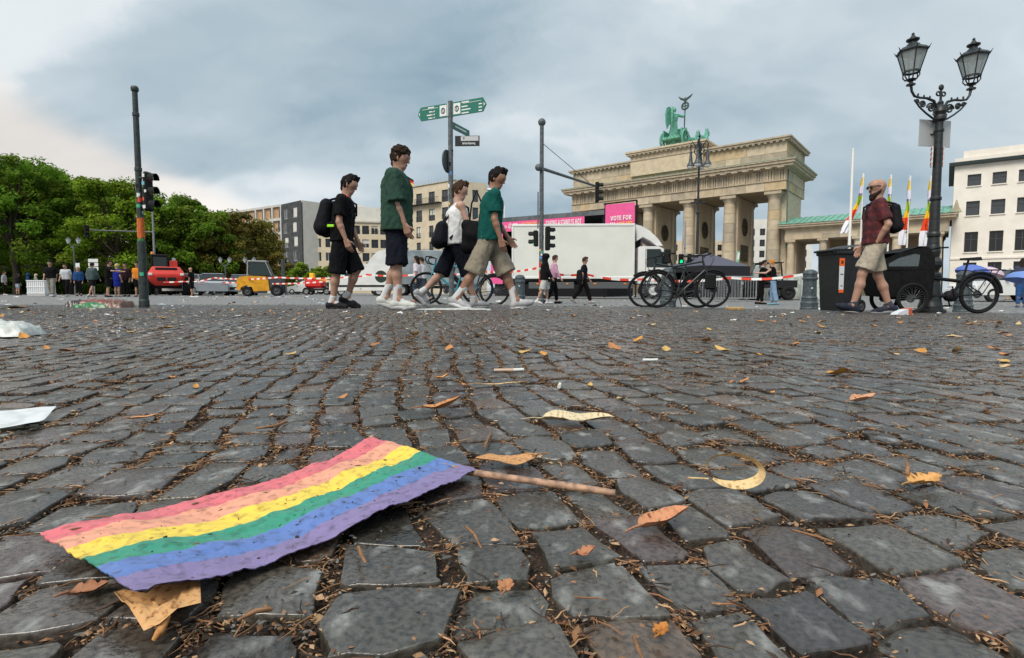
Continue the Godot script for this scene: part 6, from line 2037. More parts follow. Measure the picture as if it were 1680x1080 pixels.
func candelabra() -> void:
	var at := G(1142, 36.0)
	var o := thing("candelabra_lamp", "slender black candelabra lamp with hanging lanterns before the gate", "lamp", at)
	var m := mat(0.035, 0.04, 0.045, 0.5)
	var h := W(1142, 212, 36.0).y - at.y
	var b := MB.new()
	b.lathe([Vector2(0.28, 0), Vector2(0.25, 0.8), Vector2(0.16, 1.0), Vector2(0.12, 2.6), Vector2(0.17, 2.65), Vector2(0.17, 2.75), Vector2(0.1, 2.85), Vector2(0.085, 5.4), Vector2(0.13, 5.45), Vector2(0.13, 5.55), Vector2(0.075, 5.6), Vector2(0.06, h - 2.0), Vector2(0.05, h - 0.5), Vector2(0.1, h - 0.45), Vector2(0.03, h - 0.3), Vector2(0.0, h)], Vector3.ZERO, 10)
	part(o, "post", b, m)
	b = MB.new()
	b.tube([Vector3(-0.35, 6.15, 0), Vector3(0.35, 6.15, 0)], 0.04, 6)
	for s in [-1.0, 1.0]: b.ball(Vector3(s * 0.36, 6.15, 0), Vector3(0.12, 0.06, 0.12), 5, 8)
	part(o, "crossbar", b, m)
	for k in 4:
		var a := TAU * k / 4 + 0.5
		var d := Vector3(cos(a), 0, sin(a))
		b = MB.new()
		b.tube([Vector3(0, h - 1.6, 0), d * 0.25 + Vector3(0, h - 1.0, 0), d * 0.45 + Vector3(0, h - 0.75, 0), d * 0.55 + Vector3(0, h - 0.95, 0), d * 0.52 + Vector3(0, h - 1.3, 0)], 0.04, 6)
		b.tube([d * 0.12 + Vector3(0, h - 1.7, 0), d * 0.32 + Vector3(0, h - 1.4, 0), d * 0.25 + Vector3(0, h - 1.1, 0)], 0.035, 5)
		part(o, "arm", b, m)
		b = MB.new()
		b.lathe([Vector2(0.04, 0.0), Vector2(0.09, -0.08), Vector2(0.08, -0.25), Vector2(0.13, -0.7), Vector2(0.25, -0.95), Vector2(0.25, -1.0), Vector2(0.0, -0.97)], d * 0.52 + Vector3(0, h - 1.3, 0), 12)
		b._fix(0)
		var l := part(o, "lantern", b, mat(0.06, 0.065, 0.07, 0.35))
		b = MB.new()
		b.ball(d * 0.52 + Vector3(0, h - 2.32, 0), Vector3(0.22, 0.16, 0.22), 6, 10)
		part(l, "globe", b, mat(0.75, 0.74, 0.72, 0.3))
	boxpart(o, "notice", Vector3(0, 2.6, 0.2), Vector3(0.35, 0.42, 0.02), mat(0.72, 0.75, 0.68, 0.6), 0.004)

func signpost() -> void:
	var at := G(741, 10.5)
	var o := thing("signpost", "grey signpost with two green pointing arms and a route sign", "signpost", at)
	var gm := worn(0.12, 0.14, 0.15, 0.45, 2.0, 0.3, 5)
	var b := MB.new()
	var top := W(741, 166, 10.5).y - at.y
	b.lathe([Vector2(0.05, -0.02), Vector2(0.045, top - 0.03), Vector2(0.05, top - 0.02), Vector2(0.045, top)], Vector3.ZERO, 14)
	part(o, "post", b, gm)
	var green := mat(0.01, 0.15, 0.105, 0.4); var wt := mat(0.75, 0.76, 0.75, 0.5)
	# both main arms hang in one plane that swings away from us at the left
	var arms := [[-1.0, W(686, 187, 10.8), "direction_arm"], [1.0, W(798, 168, 10.17), "direction_arm"]]
	for a in arms:
		var ar := Node3D.new()
		ar.name = a[2]
		o.add_child(ar, true)
		var tip: Vector3 = a[1] - at
		var dir: Vector3 = Vector3(tip.x, 0, tip.z).normalized() * float(a[0])
		ar.position = Vector3(0, top - 0.16, 0)
		ar.basis = Basis(dir, Vector3.UP, dir.cross(Vector3.UP))
		var L := Vector3(tip.x, 0, tip.z).length()
		var s: float = a[0]
		var pb := MB.new()
		pb.prism(PackedVector2Array([Vector2(s * 0.05, -0.125), Vector2(s * (L - 0.07), -0.125), Vector2(s * L, 0.0), Vector2(s * (L - 0.07), 0.125), Vector2(s * 0.05, 0.125)]), -0.012, 0.012)
		part(ar, "board", pb, green)
		boxpart(ar, "emblem_field", Vector3(s * 0.15, 0, 0.012), Vector3(0.15, 0.2, 0.006), wt, 0.002)
		var em := MB.new()
		em.torus(Vector3(s * 0.15, 0, 0.016), 0.038, 0.009, Basis(Vector3(1, 0, 0), PI / 2) * Basis().scaled(Vector3(1, 1, 1.25)), 18, 5)
		em.bbox(Vector3(s * 0.15, 0.0, 0.016), Vector3(0.018, 0.06, 0.006), 0.002)
		part(ar, "emblem", em, mat(0.05, 0.07, 0.07, 0.5))
		boxpart(ar, "line", Vector3(s * (L * 0.62), 0.075, 0.0125), Vector3(L * 0.5, 0.008, 0.003), wt, 0.001)
		for k in 4:
			var w: float = [0.16, 0.13, 0.19, 0.15][k] * (1.0 if s > 0 else 0.85)
			boxpart(ar, "text_line", Vector3(s * 0.25 + (w / 2 if s > 0 else -w / 2) + (0.0 if s > 0 else -0.1), 0.095 - k * 0.058 - (0.02 if k else 0.0), 0.0125), Vector3(w, 0.022, 0.003), wt, 0.001)
			if k: boxpart(ar, "text_line", Vector3(s * (L - (0.12 if s > 0 else 0.35)), 0.075 - k * 0.058, 0.0125), Vector3(0.07, 0.022, 0.003), wt, 0.001)
		plate(ar, "arrow", [Vector2(s * (L - 0.055), -0.035), Vector2(s * (L - 0.02), 0), Vector2(s * (L - 0.055), 0.035), Vector2(s * (L - 0.045), 0)], 0.0135, wt, 0.004)
	boxpart(o, "clamp", Vector3(0, top - 0.16, 0), Vector3(0.13, 0.27, 0.05), mat(0.5, 0.5, 0.48, 0.5), 0.02)
	# smaller arm pointing towards us and right
	var ar := Node3D.new()
	ar.name = "small_arm"
	o.add_child(ar)
	ar.position = Vector3(0, top - 0.42, 0)
	ar.rotation.y = 1.13
	boxpart(ar, "board", Vector3(0.38, 0, 0), Vector3(0.66, 0.13, 0.02), green, 0.004)
	boxpart(ar, "text_line", Vector3(0.36, 0, 0.0125), Vector3(0.42, 0.03, 0.003), wt, 0.001)
	# route sign
	var rs := Node3D.new()
	rs.name = "route_sign"
	o.add_child(rs)
	rs.position = Vector3(0.02, W(765, 233, 10.5).y - at.y, 0.05)
	rs.rotation.y = -0.05
	boxpart(rs, "board", Vector3(0.3, 0, 0), Vector3(0.46, 0.19, 0.015), mat(0.035, 0.04, 0.04, 0.5), 0.004)
	boxpart(rs, "pale_field", Vector3(0.345, 0.042, 0.009), Vector3(0.33, 0.085, 0.004), mat(0.5, 0.52, 0.53, 0.5), 0.001)
	text(rs, "lettering", "Berliner Mauerweg", 0.04, Vector3(0.33, -0.045, 0.011), wt, true, 0.24)
	plate(rs, "emblem", [Vector2(0.22, 0.06), Vector2(0.235, 0.025), Vector2(0.25, 0.06)], 0.013, mat(0.03, 0.03, 0.03, 0.5), 0.004)
	# round sign seen edge on
	var rd := MB.new()
	rd.lathe([Vector2(0.0, -0.012), Vector2(0.21, -0.012), Vector2(0.215, 0.0), Vector2(0.21, 0.012), Vector2(0.0, 0.012)], Vector3.ZERO, 28, Basis(Vector3(0, 0, 1), PI / 2))
	var rp := part(o, "round_sign", rd, mat(0.06, 0.075, 0.078, 0.5), Vector3(-0.065, W(741, 265, 10.5).y - at.y, 0.0))
	rp.rotation.y = -0.32
	stickers(o, 0.046, 1.6, 3.0, 8)

func wheelie_bin() -> void:
	var at := G(1378, 8.9)
	var o := thing("wheelie_bin", "large black wheeled rubbish bin with orange and white label", "bin", at, 0.1)
	o.scale = Vector3(0.76, 1, 0.8)
	var m := worn(0.013, 0.014, 0.015, 0.5, 2.0, 0.3, 5, 0.05)
	var b := MB.new()
	b.hexa([Vector3(-0.26, 0.02, 0.24), Vector3(0.27, 0.02, 0.24), Vector3(0.27, 0.02, -0.24), Vector3(-0.26, 0.02, -0.24), Vector3(-0.32, 0.95, 0.29), Vector3(0.33, 0.95, 0.29), Vector3(0.33, 0.95, -0.29), Vector3(-0.32, 0.95, -0.29)])
	b.bbox(Vector3(0.0, 0.94, 0), Vector3(0.70, 0.06, 0.64), 0.015)
	part(o, "body", b, m)
	b = MB.new()
	var rows := []
	for i in 7:
		var r := []
		for j in 5: r.append(Vector3(-0.40 + 0.78 * i / 6.0, 0.975 + 0.10 * sin(clampf(i / 5.0, 0, 1) * PI * 0.5) - (0.03 if j in [0, 4] else 0.0), 0.32 - 0.16 * j))
		rows.append(r)
	b.grid(rows)
	b.bbox(Vector3(0.0, 0.985, 0), Vector3(0.72, 0.03, 0.62), 0.01)
	b.tube([Vector3(-0.4, 0.975, 0.3), Vector3(-0.4, 0.975, -0.3)], 0.018, 6)
	part(o, "lid", b, m)
	b = MB.new()
	b.tube([Vector3(0.4, 0.95, 0.25), Vector3(0.42, 0.98, 0.0), Vector3(0.4, 0.95, -0.25)], 0.02, 6)
	part(o, "handle", b, m)
	for z in [-0.26, 0.27]: tyre(o, Vector3(0.26, 0.1, z), 0.1, 0.06, mat(0.05, 0.05, 0.05, 0.6))
	# label on the side turned to us
	var lb := MB.new()
	lb.quad(Vector3(-0.24, 0.33, 0.2635), Vector3(-0.135, 0.33, 0.2635), Vector3(-0.15, 0.83, 0.2905), Vector3(-0.265, 0.83, 0.2905))
	part(o, "label", lb, mat(0.66, 0.66, 0.68, 0.6))
	var ob := MB.new()
	ob.quad(Vector3(-0.262, 0.73, 0.2865), Vector3(-0.144, 0.73, 0.2865), Vector3(-0.15, 0.85, 0.293), Vector3(-0.268, 0.85, 0.293))
	part(o, "orange_header", ob, mat(0.85, 0.13, 0.01, 0.6))
	ob = MB.new()
	ob.quad(Vector3(-0.238, 0.31, 0.2640), Vector3(-0.132, 0.31, 0.2640), Vector3(-0.134, 0.36, 0.2667), Vector3(-0.241, 0.36, 0.2667))
	part(o, "orange_footer", ob, mat(0.85, 0.13, 0.01, 0.6))
	boxpart(o, "print", Vector3(-0.2, 0.79, 0.292), Vector3(0.05, 0.05, 0.003), mat(0.1, 0.03, 0.01, 0.6), 0.001)
	boxpart(o, "print", Vector3(-0.195, 0.6, 0.281), Vector3(0.07, 0.015, 0.003), mat(0.1, 0.1, 0.1, 0.6), 0.001)
	boxpart(o, "print", Vector3(-0.185, 0.42, 0.272), Vector3(0.05, 0.012, 0.003), mat(0.1, 0.1, 0.1, 0.6), 0.001)
# ---------------------------------------------------------------- bicycles
func bike_wheel(p: Node, at: Vector3, r: float, tyre_r := 0.021) -> Node3D:      # axle along local z
	var b := Basis(Vector3(1, 0, 0), PI / 2)
	var t := MB.new()
	t.torus(Vector3.ZERO, r - tyre_r, tyre_r, b, 40, 8)
	var o := part(p, "wheel", t, mat(0.014, 0.014, 0.015, 0.8), at)
	t = MB.new()
	t.torus(Vector3.ZERO, r - tyre_r * 2.2, 0.009, b, 40, 6)
	part(o, "rim", t, mat(0.03, 0.03, 0.032, 0.35, 0.4))
	t = MB.new()
	for k in 28:
		var a := TAU * k / 28
		var z := 0.025 if k % 2 else -0.025
		t.tube([Vector3(cos(a + 0.3) * 0.02, sin(a + 0.3) * 0.02, z), Vector3(cos(a), sin(a), 0) * (r - tyre_r * 2.2)], 0.0013, 3, false)
	part(o, "spokes", t, mat(0.4, 0.4, 0.42, 0.3, 0.7)).set_meta("kind", "stuff")
	t = MB.new()
	t.tube([Vector3(0, 0, -0.05), Vector3(0, 0, 0.05)], 0.02, 10)
	t.lathe([Vector2(0.0, 0.04), Vector2(0.07, 0.04), Vector2(0.07, 0.042), Vector2(0.0, 0.042)], Vector3.ZERO, 20, b)
	part(o, "hub", t, mat(0.06, 0.06, 0.065, 0.35, 0.5))
	return o

func bicycle(label: String, at: Vector3, turn: float, fc: Color, drop := false, basket := false) -> Node3D:    # rear wheel at local x = 0, front at x = 1.06
	var o := thing("bicycle", label, "bicycle", at, turn, "parked bicycles")
	var R := 0.34
	var fm := mat(fc.r, fc.g, fc.b, 0.35)
	var bk := mat(0.015, 0.015, 0.016, 0.55)
	bike_wheel(o, Vector3(0, R, 0), R)
	bike_wheel(o, Vector3(1.06, R, 0), R)
	var bb := Vector3(0.44, 0.28, 0); var st := Vector3(0.27, 0.80, 0); var ht := Vector3(0.86, 0.86, 0); var hb := Vector3(0.90, 0.70, 0); var ra := Vector3(0, R, 0)
	var f := MB.new()
	f.tube([bb, st], 0.016, 8); f.tube([st.lerp(bb, 0.08), ht], 0.018, 8); f.tube([bb, hb], 0.022, 8); f.tube([ht, hb], 0.022, 8)
	for z in [-1.0, 1.0]:
		f.tube([bb + Vector3(0, 0, z * 0.03), ra + Vector3(0, 0, z * 0.065)], 0.010, 6)
		f.tube([st.lerp(bb, 0.08), ra + Vector3(0, 0, z * 0.065)], 0.008, 6)
	part(o, "frame", f, fm)
	f = MB.new()
	for z in [-1.0, 1.0]: f.tube([hb + Vector3(0, -0.01, 0), hb + Vector3(0.03, -0.06, z * 0.05), Vector3(1.06, R, z * 0.055)], 0.012, 6)
	part(o, "fork", f, fm)
	f = MB.new()
	f.tube([st, st + Vector3(-0.06, 0.19, 0)], 0.013, 8)
	part(o, "seat_post", f, bk)
	f = MB.new()
	f.hexa([Vector3(-0.17, 0, 0.075), Vector3(0.12, 0.01, 0.022), Vector3(0.12, 0.01, -0.022), Vector3(-0.17, 0, -0.075), Vector3(-0.16, 0.05, 0.06), Vector3(0.13, 0.035, 0.014), Vector3(0.13, 0.035, -0.014), Vector3(-0.16, 0.05, -0.06)])
	part(o, "saddle", f, bk, st + Vector3(-0.06, 0.18, 0))
	f = MB.new()
	f.tube([ht, ht + Vector3(-0.015, 0.09, 0), ht + Vector3(0.07, 0.12, 0)], 0.015, 8)
	var c := ht + Vector3(0.07, 0.12, 0)
	if drop:
		for z in [-1.0, 1.0]: f.tube([c, c + Vector3(0, 0, z * 0.2), c + Vector3(0.09, 0, z * 0.21), c + Vector3(0.11, -0.06, z * 0.21), c + Vector3(0.07, -0.13, z * 0.21), c + Vector3(-0.02, -0.14, z * 0.21)], 0.015, 6)
	else:
		f.tube([c + Vector3(-0.06, 0.01, -0.31), c + Vector3(-0.02, 0, -0.15), c, c + Vector3(-0.02, 0, 0.15), c + Vector3(-0.06, 0.01, 0.31)], 0.013, 6)
		for z in [-1.0, 1.0]:
			f.tube([c + Vector3(-0.05, 0.01, z * 0.2), c + Vector3(-0.07, 0.01, z * 0.32)], 0.018, 6)
			f.tube([c + Vector3(0.0, 0.0, z * 0.16), c + Vector3(0.05, -0.03, z * 0.2), c + Vector3(0.02, -0.04, z * 0.27)], 0.006, 5)
	part(o, "handlebar", f, bk)
	f = MB.new()
	f.lathe([Vector2(0.075, -0.003), Vector2(0.09, -0.003), Vector2(0.09, 0.003), Vector2(0.075, 0.003)], bb + Vector3(0, 0, 0.05), 22, Basis(Vector3(1, 0, 0), PI / 2))
	f.lathe([Vector2(0.0, -0.003), Vector2(0.03, -0.003), Vector2(0.03, 0.003), Vector2(0.0, 0.003)], bb + Vector3(0, 0, 0.05), 12, Basis(Vector3(1, 0, 0), PI / 2))
	for k in 5: f.tube([bb + Vector3(0, 0, 0.05), bb + Vector3(cos(TAU * k / 5) * 0.08, sin(TAU * k / 5) * 0.08, 0.05)], 0.006, 4, false)
	part(o, "chainring", f, mat(0.05, 0.05, 0.05, 0.4, 0.5))
	for s in [-1.0, 1.0]:
		f = MB.new()
		var e := bb + Vector3(s * 0.12, -s * 0.11, s * 0.075)
		f.tube([bb + Vector3(0, 0, s * 0.06), e], 0.010, 6)
		f.bbox(e + Vector3(0, 0, s * 0.05), Vector3(0.09, 0.022, 0.08), 0.006)
		part(o, "pedal", f, bk)
	f = MB.new()
	f.tube([bb + Vector3(0, 0.088, 0.05), ra + Vector3(0, 0.035, 0.05)], 0.004, 4)
	f.tube([bb + Vector3(0, -0.088, 0.05), ra + Vector3(0.02, -0.07, 0.05), ra + Vector3(0, -0.035, 0.05)], 0.004, 4)
	part(o, "chain", f, mat(0.05, 0.045, 0.04, 0.5, 0.5))
	f = MB.new()
	for k in 2: f.tube([c + Vector3(0.03, 0, 0.02 * k), c + Vector3(0.12, -0.05 - 0.05 * k, 0.05), hb + Vector3(0.06, 0.02, 0.03)], 0.003, 4)
	part(o, "cable", f, bk)
	for s in [0.0, 1.06]:
		if drop: break
		f = MB.new()
		var pts := []
		for k in 9:
			var a := lerpf(0.25, 2.3, k / 8.0) if s == 0.0 else lerpf(0.9, 2.9, k / 8.0)
			pts.append(Vector3(s + cos(a) * (R + 0.02), R + sin(a) * (R + 0.02), 0))
		f.tube(pts, 0.02, 5)
		part(o, "mudguard", f, bk)
	if basket:
		f = MB.new()
		f.tube([Vector3(0.0, 0.72, 0.06), Vector3(-0.32, 0.72, 0.06), Vector3(-0.34, 0.72, 0), Vector3(-0.32, 0.72, -0.06), Vector3(0.0, 0.72, -0.06)], 0.007, 5)
		f.tube([Vector3(0, R, 0.07), Vector3(-0.2, 0.72, 0.06)], 0.006, 5)
		part(o, "rack", f, bk)
	f = MB.new()
	f.tube([bb + Vector3(-0.06, -0.02, 0.04), bb + Vector3(-0.16, -0.27, 0.12)], 0.009, 5)
	part(o, "kickstand", f, bk)
	return o

func build_bikes() -> void:
	# two dark bicycles at the bollard
	var a := G(1078, 10.2)
	bicycle("matt black bicycle leaning in front of the bollard, handlebar to the gate", a, 0.06, Color(0.02, 0.024, 0.026))
	a = G(1146, 10.7)
	var o := bicycle("dark green bicycle behind the black one with the rear rack", a, PI + 0.05, Color(0.018, 0.03, 0.028), false, true)
	# pannier on the front bicycle
	var b := MB.new()
	b.bbox(Vector3.ZERO, Vector3(0.2, 0.3, 0.1), 0.03)
	single("bike_bag", b, mat(0.015, 0.015, 0.016, 0.7), "small black bag strapped beside the black bicycle's front wheel", "bag", G(1165, 10.1) + Vector3(0, 0.5, 0), 0.1)
	# teal racer and black bicycle behind the walkers
	a = G(783, 11.4)
	bicycle("teal road bicycle with drop handlebar behind the walkers", a, PI, Color(0.01, 0.24, 0.30), true)
	a = G(811, 12.0)
	bicycle("black bicycle behind the teal one with its wheel by the khaki shorts", a, PI - 0.03, Color(0.016, 0.016, 0.018))
	cargo_bike()

func cargo_bike() -> void:
	var at := G(1606, 9.35)
	var o := thing("cargo_bicycle", "long black cargo bicycle with a tall box by the street lamp", "bicycle", at, PI - 0.04)
	# local +x runs to the box at the front
	var bk := mat(0.014, 0.014, 0.016, 0.55)
	var cloth := worn(0.012, 0.012, 0.013, 0.75, 2.0, 0.25, 5)
	bike_wheel(o, Vector3(0, 0.33, 0), 0.33, 0.028)
	for z in [-0.36, 0.36]: bike_wheel(o, Vector3(1.34, 0.26, z), 0.26, 0.028)
	var f := MB.new()
	var bb := Vector3(0.46, 0.3, 0)
	f.tube([bb, Vector3(0.27, 0.62, 0)], 0.022, 8); f.tube([bb, Vector3(0.85, 0.3, 0), Vector3(1.3, 0.24, 0)], 0.03, 8)
	f.tube([Vector3(0.32, 0.55, 0), Vector3(0.9, 0.62, 0)], 0.03, 8); f.tube([Vector3(0.9, 0.3, 0), Vector3(0.9, 0.95, 0)], 0.025, 8)
	for z in [-1.0, 1.0]:
		f.tube([bb, Vector3(0, 0.33, z * 0.07)], 0.012, 6); f.tube([Vector3(0.3, 0.56, 0), Vector3(0, 0.33, z * 0.07)], 0.010, 6)
	f.tube([Vector3(1.34, 0.26, -0.36), Vector3(1.34, 0.26, 0.36)], 0.02, 8)
	part(o, "frame", f, bk)
	f = MB.new()
	f.ball(bb + Vector3(0, 0.0, 0), Vector3(0.12, 0.1, 0.08), 6, 10)
	part(o, "motor", f, bk)
	f = MB.new()
	f.tube([Vector3(0.27, 0.62, 0), Vector3(0.2, 0.92, 0)], 0.016, 8)
	part(o, "seat_post", f, bk)
	f = MB.new()
	f.hexa([Vector3(-0.15, 0, 0.09), Vector3(0.14, 0.01, 0.025), Vector3(0.14, 0.01, -0.025), Vector3(-0.15, 0, -0.09), Vector3(-0.14, 0.06, 0.07), Vector3(0.15, 0.04, 0.015), Vector3(0.15, 0.04, -0.015), Vector3(-0.14, 0.06, -0.07)])
	part(o, "saddle", f, bk, Vector3(0.19, 0.9, 0))
	f = MB.new()
	f.tube([Vector3(0.9, 0.95, 0), Vector3(0.87, 1.08, 0), Vector3(0.84, 1.1, 0.2), Vector3(0.76, 1.1, 0.3)], 0.015, 6)
	f.tube([Vector3(0.87, 1.08, 0), Vector3(0.84, 1.1, -0.2), Vector3(0.76, 1.1, -0.3)], 0.015, 6)
	part(o, "handlebar", f, bk)
	f = MB.new()
	f.tube([Vector3(0.05, 0.74, 0.07), Vector3(-0.36, 0.74, 0.07), Vector3(-0.36, 0.74, -0.07), Vector3(0.05, 0.74, -0.07)], 0.009, 5)
	for z in [-0.07, 0.07]: f.tube([Vector3(0, 0.33, z), Vector3(-0.25, 0.74, z)], 0.008, 5)
	part(o, "rack", f, bk)
	f = MB.new()
	var pts := []
	for k in 11: pts.append(Vector3(cos(lerpf(-0.2, 2.6, k / 10.0) + 0.5) * 0.365, 0.33 + sin(lerpf(-0.2, 2.6, k / 10.0) + 0.5) * 0.365, 0))
	f.tube(pts, 0.03, 5)
	part(o, "mudguard", f, bk)
	f = MB.new()
	f.lathe([Vector2(0.0, 0.0), Vector2(0.09, 0.0), Vector2(0.09, 0.008), Vector2(0.0, 0.008)], bb + Vector3(0, 0, 0.06), 18, Basis(Vector3(1, 0, 0), PI / 2))
	f.tube([bb + Vector3(0, 0, 0.08), bb + Vector3(-0.05, -0.16, 0.09)], 0.012, 5); f.tube([bb + Vector3(0, 0, -0.08), bb + Vector3(0.05, 0.16, -0.09)], 0.012, 5)
	f.bbox(bb + Vector3(-0.05, -0.17, 0.13), Vector3(0.1, 0.025, 0.09), 0.006)
	part(o, "crank", f, bk)
	# box and its fabric hood with a window
	f = MB.new()
	f.hexa([Vector3(0.98, 0.24, 0.3), Vector3(1.72, 0.3, 0.27), Vector3(1.72, 0.3, -0.27), Vector3(0.98, 0.24, -0.3), Vector3(0.98, 0.74, 0.33), Vector3(1.86, 0.72, 0.31), Vector3(1.86, 0.72, -0.31), Vector3(0.98, 0.74, -0.33)])
	part(o, "box", f, cloth)
	var outer := PackedVector2Array([Vector2(0.98, 0.74), Vector2(0.985, 0.95), Vector2(1.08, 1.10), Vector2(1.22, 1.12), Vector2(1.55, 1.02), Vector2(1.86, 0.88), Vector2(1.86, 0.72)])
	var hole := PackedVector2Array([Vector2(1.24, 0.79), Vector2(1.22, 0.98), Vector2(1.3, 1.0), Vector2(1.56, 0.93), Vector2(1.72, 0.84), Vector2(1.72, 0.79)])
	# frame of the hood side, as strips between outline and window
	for z in [-0.32, 0.32]:
		f = MB.new()
		var n := hole.size()
		var oo := [Vector2(1.15, 0.74), Vector2(0.985, 0.95), Vector2(1.15, 1.11), Vector2(1.55, 1.02), Vector2(1.86, 0.88), Vector2(1.86, 0.73)]
		for k in n:
			var l := (k + 1) % n
			for dz in [-0.006, 0.006]:
				f.quad(Vector3(hole[k].x, hole[k].y, z + dz), Vector3(hole[l].x, hole[l].y, z + dz), Vector3(oo[l].x, oo[l].y, z + dz), Vector3(oo[k].x, oo[k].y, z + dz))
		f.prism(PackedVector2Array([Vector2(0.98, 0.74), Vector2(0.985, 0.95), Vector2(1.15, 0.74)]), z - 0.006, z + 0.006)
		f.prism(PackedVector2Array([Vector2(0.985, 0.95), Vector2(1.08, 1.10), Vector2(1.15, 1.11)]), z - 0.006, z + 0.006)
		part(o, "hood_side", f, cloth)
		f = MB.new()
		f.prism(hole, z - 0.002, z + 0.002)
		part(o, "hood_window", f, pane(0.12))
	f = MB.new()
	var tops := [Vector2(0.98, 0.74), Vector2(0.985, 0.95), Vector2(1.08, 1.10), Vector2(1.22, 1.12), Vector2(1.55, 1.02)]
	for k in tops.size() - 1:
		f.quad(Vector3(tops[k].x, tops[k].y, 0.325), Vector3(tops[k + 1].x, tops[k + 1].y, 0.325), Vector3(tops[k + 1].x, tops[k + 1].y, -0.325), Vector3(tops[k].x, tops[k].y, -0.325))
	part(o, "hood_top", f, cloth)
# ---------------------------------------------------------------- leaves and litter
func leaf_mesh(len: float, wid: float, curl: float, fold: float, sd: int, lobes := 0) -> MB:     # along x, its stalk at x < 0
	rng.seed = sd
	var mb := MB.new()
	var rows := []; var under := []
	for i in 13:
		var t := i / 12.0
		var w := wid * pow(sin(PI * pow(t, 0.8)), 0.75) * (1.0 + rr(-0.06, 0.06))
		if lobes > 0: w *= 0.62 + 0.38 * absf(sin(t * PI * lobes))
		var row := []; var un := []
		var ang := curl * (t - 0.3)
		var cx: float = len * (sin(ang) / curl if absf(curl) > 0.01 else t - 0.3)
		var cy: float = len * ((1.0 - cos(ang)) / curl if absf(curl) > 0.01 else 0.0)
		for j in 7:
			var s := (j - 3) / 3.0
			var lift := fold * absf(s) * w + 0.15 * w * s * s * sin(t * 7.0 + sd) + rr(-0.03, 0.03) * w
			var p := Vector3(cx, cy, s * w) + Vector3(-sin(ang), cos(ang), 0) * lift
			row.append(p); un.append(p - Vector3(0, 0.0005, 0))
		rows.append(row); under.append(un)
	mb.grid(rows)
	mb.grid(under)
	var y0 := 99.0
	for p in mb.v: y0 = minf(y0, p.y)
	for k in mb.v.size(): mb.v[k].y -= y0 - 0.001
	return mb

func leaf_mat(c: Color) -> StandardMaterial3D:
	var key := ["leafmat", c]
	if mats.has(key): return mats[key]
	var m := StandardMaterial3D.new()
	m.albedo_color = c.linear_to_srgb()
	m.roughness = 0.7
	m.uv1_triplanar = true
	m.uv1_scale = Vector3.ONE * 16.0
	m.albedo_texture = ntex("leafspots", 61, 0.02, 5, [[0.0, Color(0.4, 0.3, 0.22)], [0.22, Color(0.75, 0.65, 0.55)], [0.4, Color(1, 0.96, 0.9)], [1.0, Color(1, 1, 1)]], 512)
	m.backlight_enabled = true
	m.backlight = Color(0.12, 0.1, 0.07)
	mats[key] = m
	return m

func leaf(label: String, px: float, py: float, len: float, wid: float, turn: float, c: Color, curl: float, fold: float, sd: int, tilt := 0.0, lobes := 0) -> Node3D:
	var at := R(px, py, 0.004)
	at.y = gy(at.x, -at.z) + 0.004
	var o := thing("dry_leaf", label, "leaf", at, turn, "dry leaves on the cobbles")
	var b := part(o, "blade", leaf_mesh(len, wid, curl, fold, sd, lobes), leaf_mat(c))
	b.rotation.x = tilt
	var s := MB.new()
	s.tube([Vector3(-len * 0.24, 0.004, 0), Vector3(-len * 0.4, 0.005, 0.003), Vector3(-len * 0.55, 0.003, len * 0.06)], [0.0014, 0.001, 0.0007], 5)
	part(o, "stalk", s, leaf_mat(c * 0.7))
	var v := MB.new()
	v.tube([Vector3(-len * 0.25, 0.006, 0), Vector3(len * 0.1, 0.006, 0), Vector3(len * 0.5, 0.007, 0)], [0.0009, 0.0008, 0.0003], 4)
	return o

func crumple(called: String, label: String, cat: String, at: Vector3, size: Vector3, c: Color, sd: int, turn := 0.0, rough := 0.5) -> void:      # a crumpled sheet or bag
	rng.seed = sd
	var mb := MB.new()
	var rows := []
	var n := FastNoiseLite.new()
	n.seed = sd; n.frequency = 2.2; n.fractal_octaves = 3; n.noise_type = FastNoiseLite.TYPE_PERLIN
	for i in 15:
		var r := []
		for j in 19:
			var u := j / 18.0 * 2.0 - 1.0; var v := i / 14.0 * 2.0 - 1.0
			var e := maxf(0.0, 1.0 - pow(absf(u), 2.6)) * maxf(0.0, 1.0 - pow(absf(v), 2.6))
			r.append(Vector3(u * size.x * 0.5 * (1.0 + 0.18 * n.get_noise_2d(u, v + 5.0)), size.y * (sqrt(e) * (0.65 + 0.5 * absf(n.get_noise_2d(u * 1.3, v * 1.3)))) + 0.004, v * size.z * 0.5 * (1.0 + 0.2 * n.get_noise_2d(u + 9.0, v))))
		rows.append(r)
	mb.grid(rows)
	single(called, mb, worn(c.r, c.g, c.b, rough, 6.0, 0.25, 5), label, cat, at, turn)

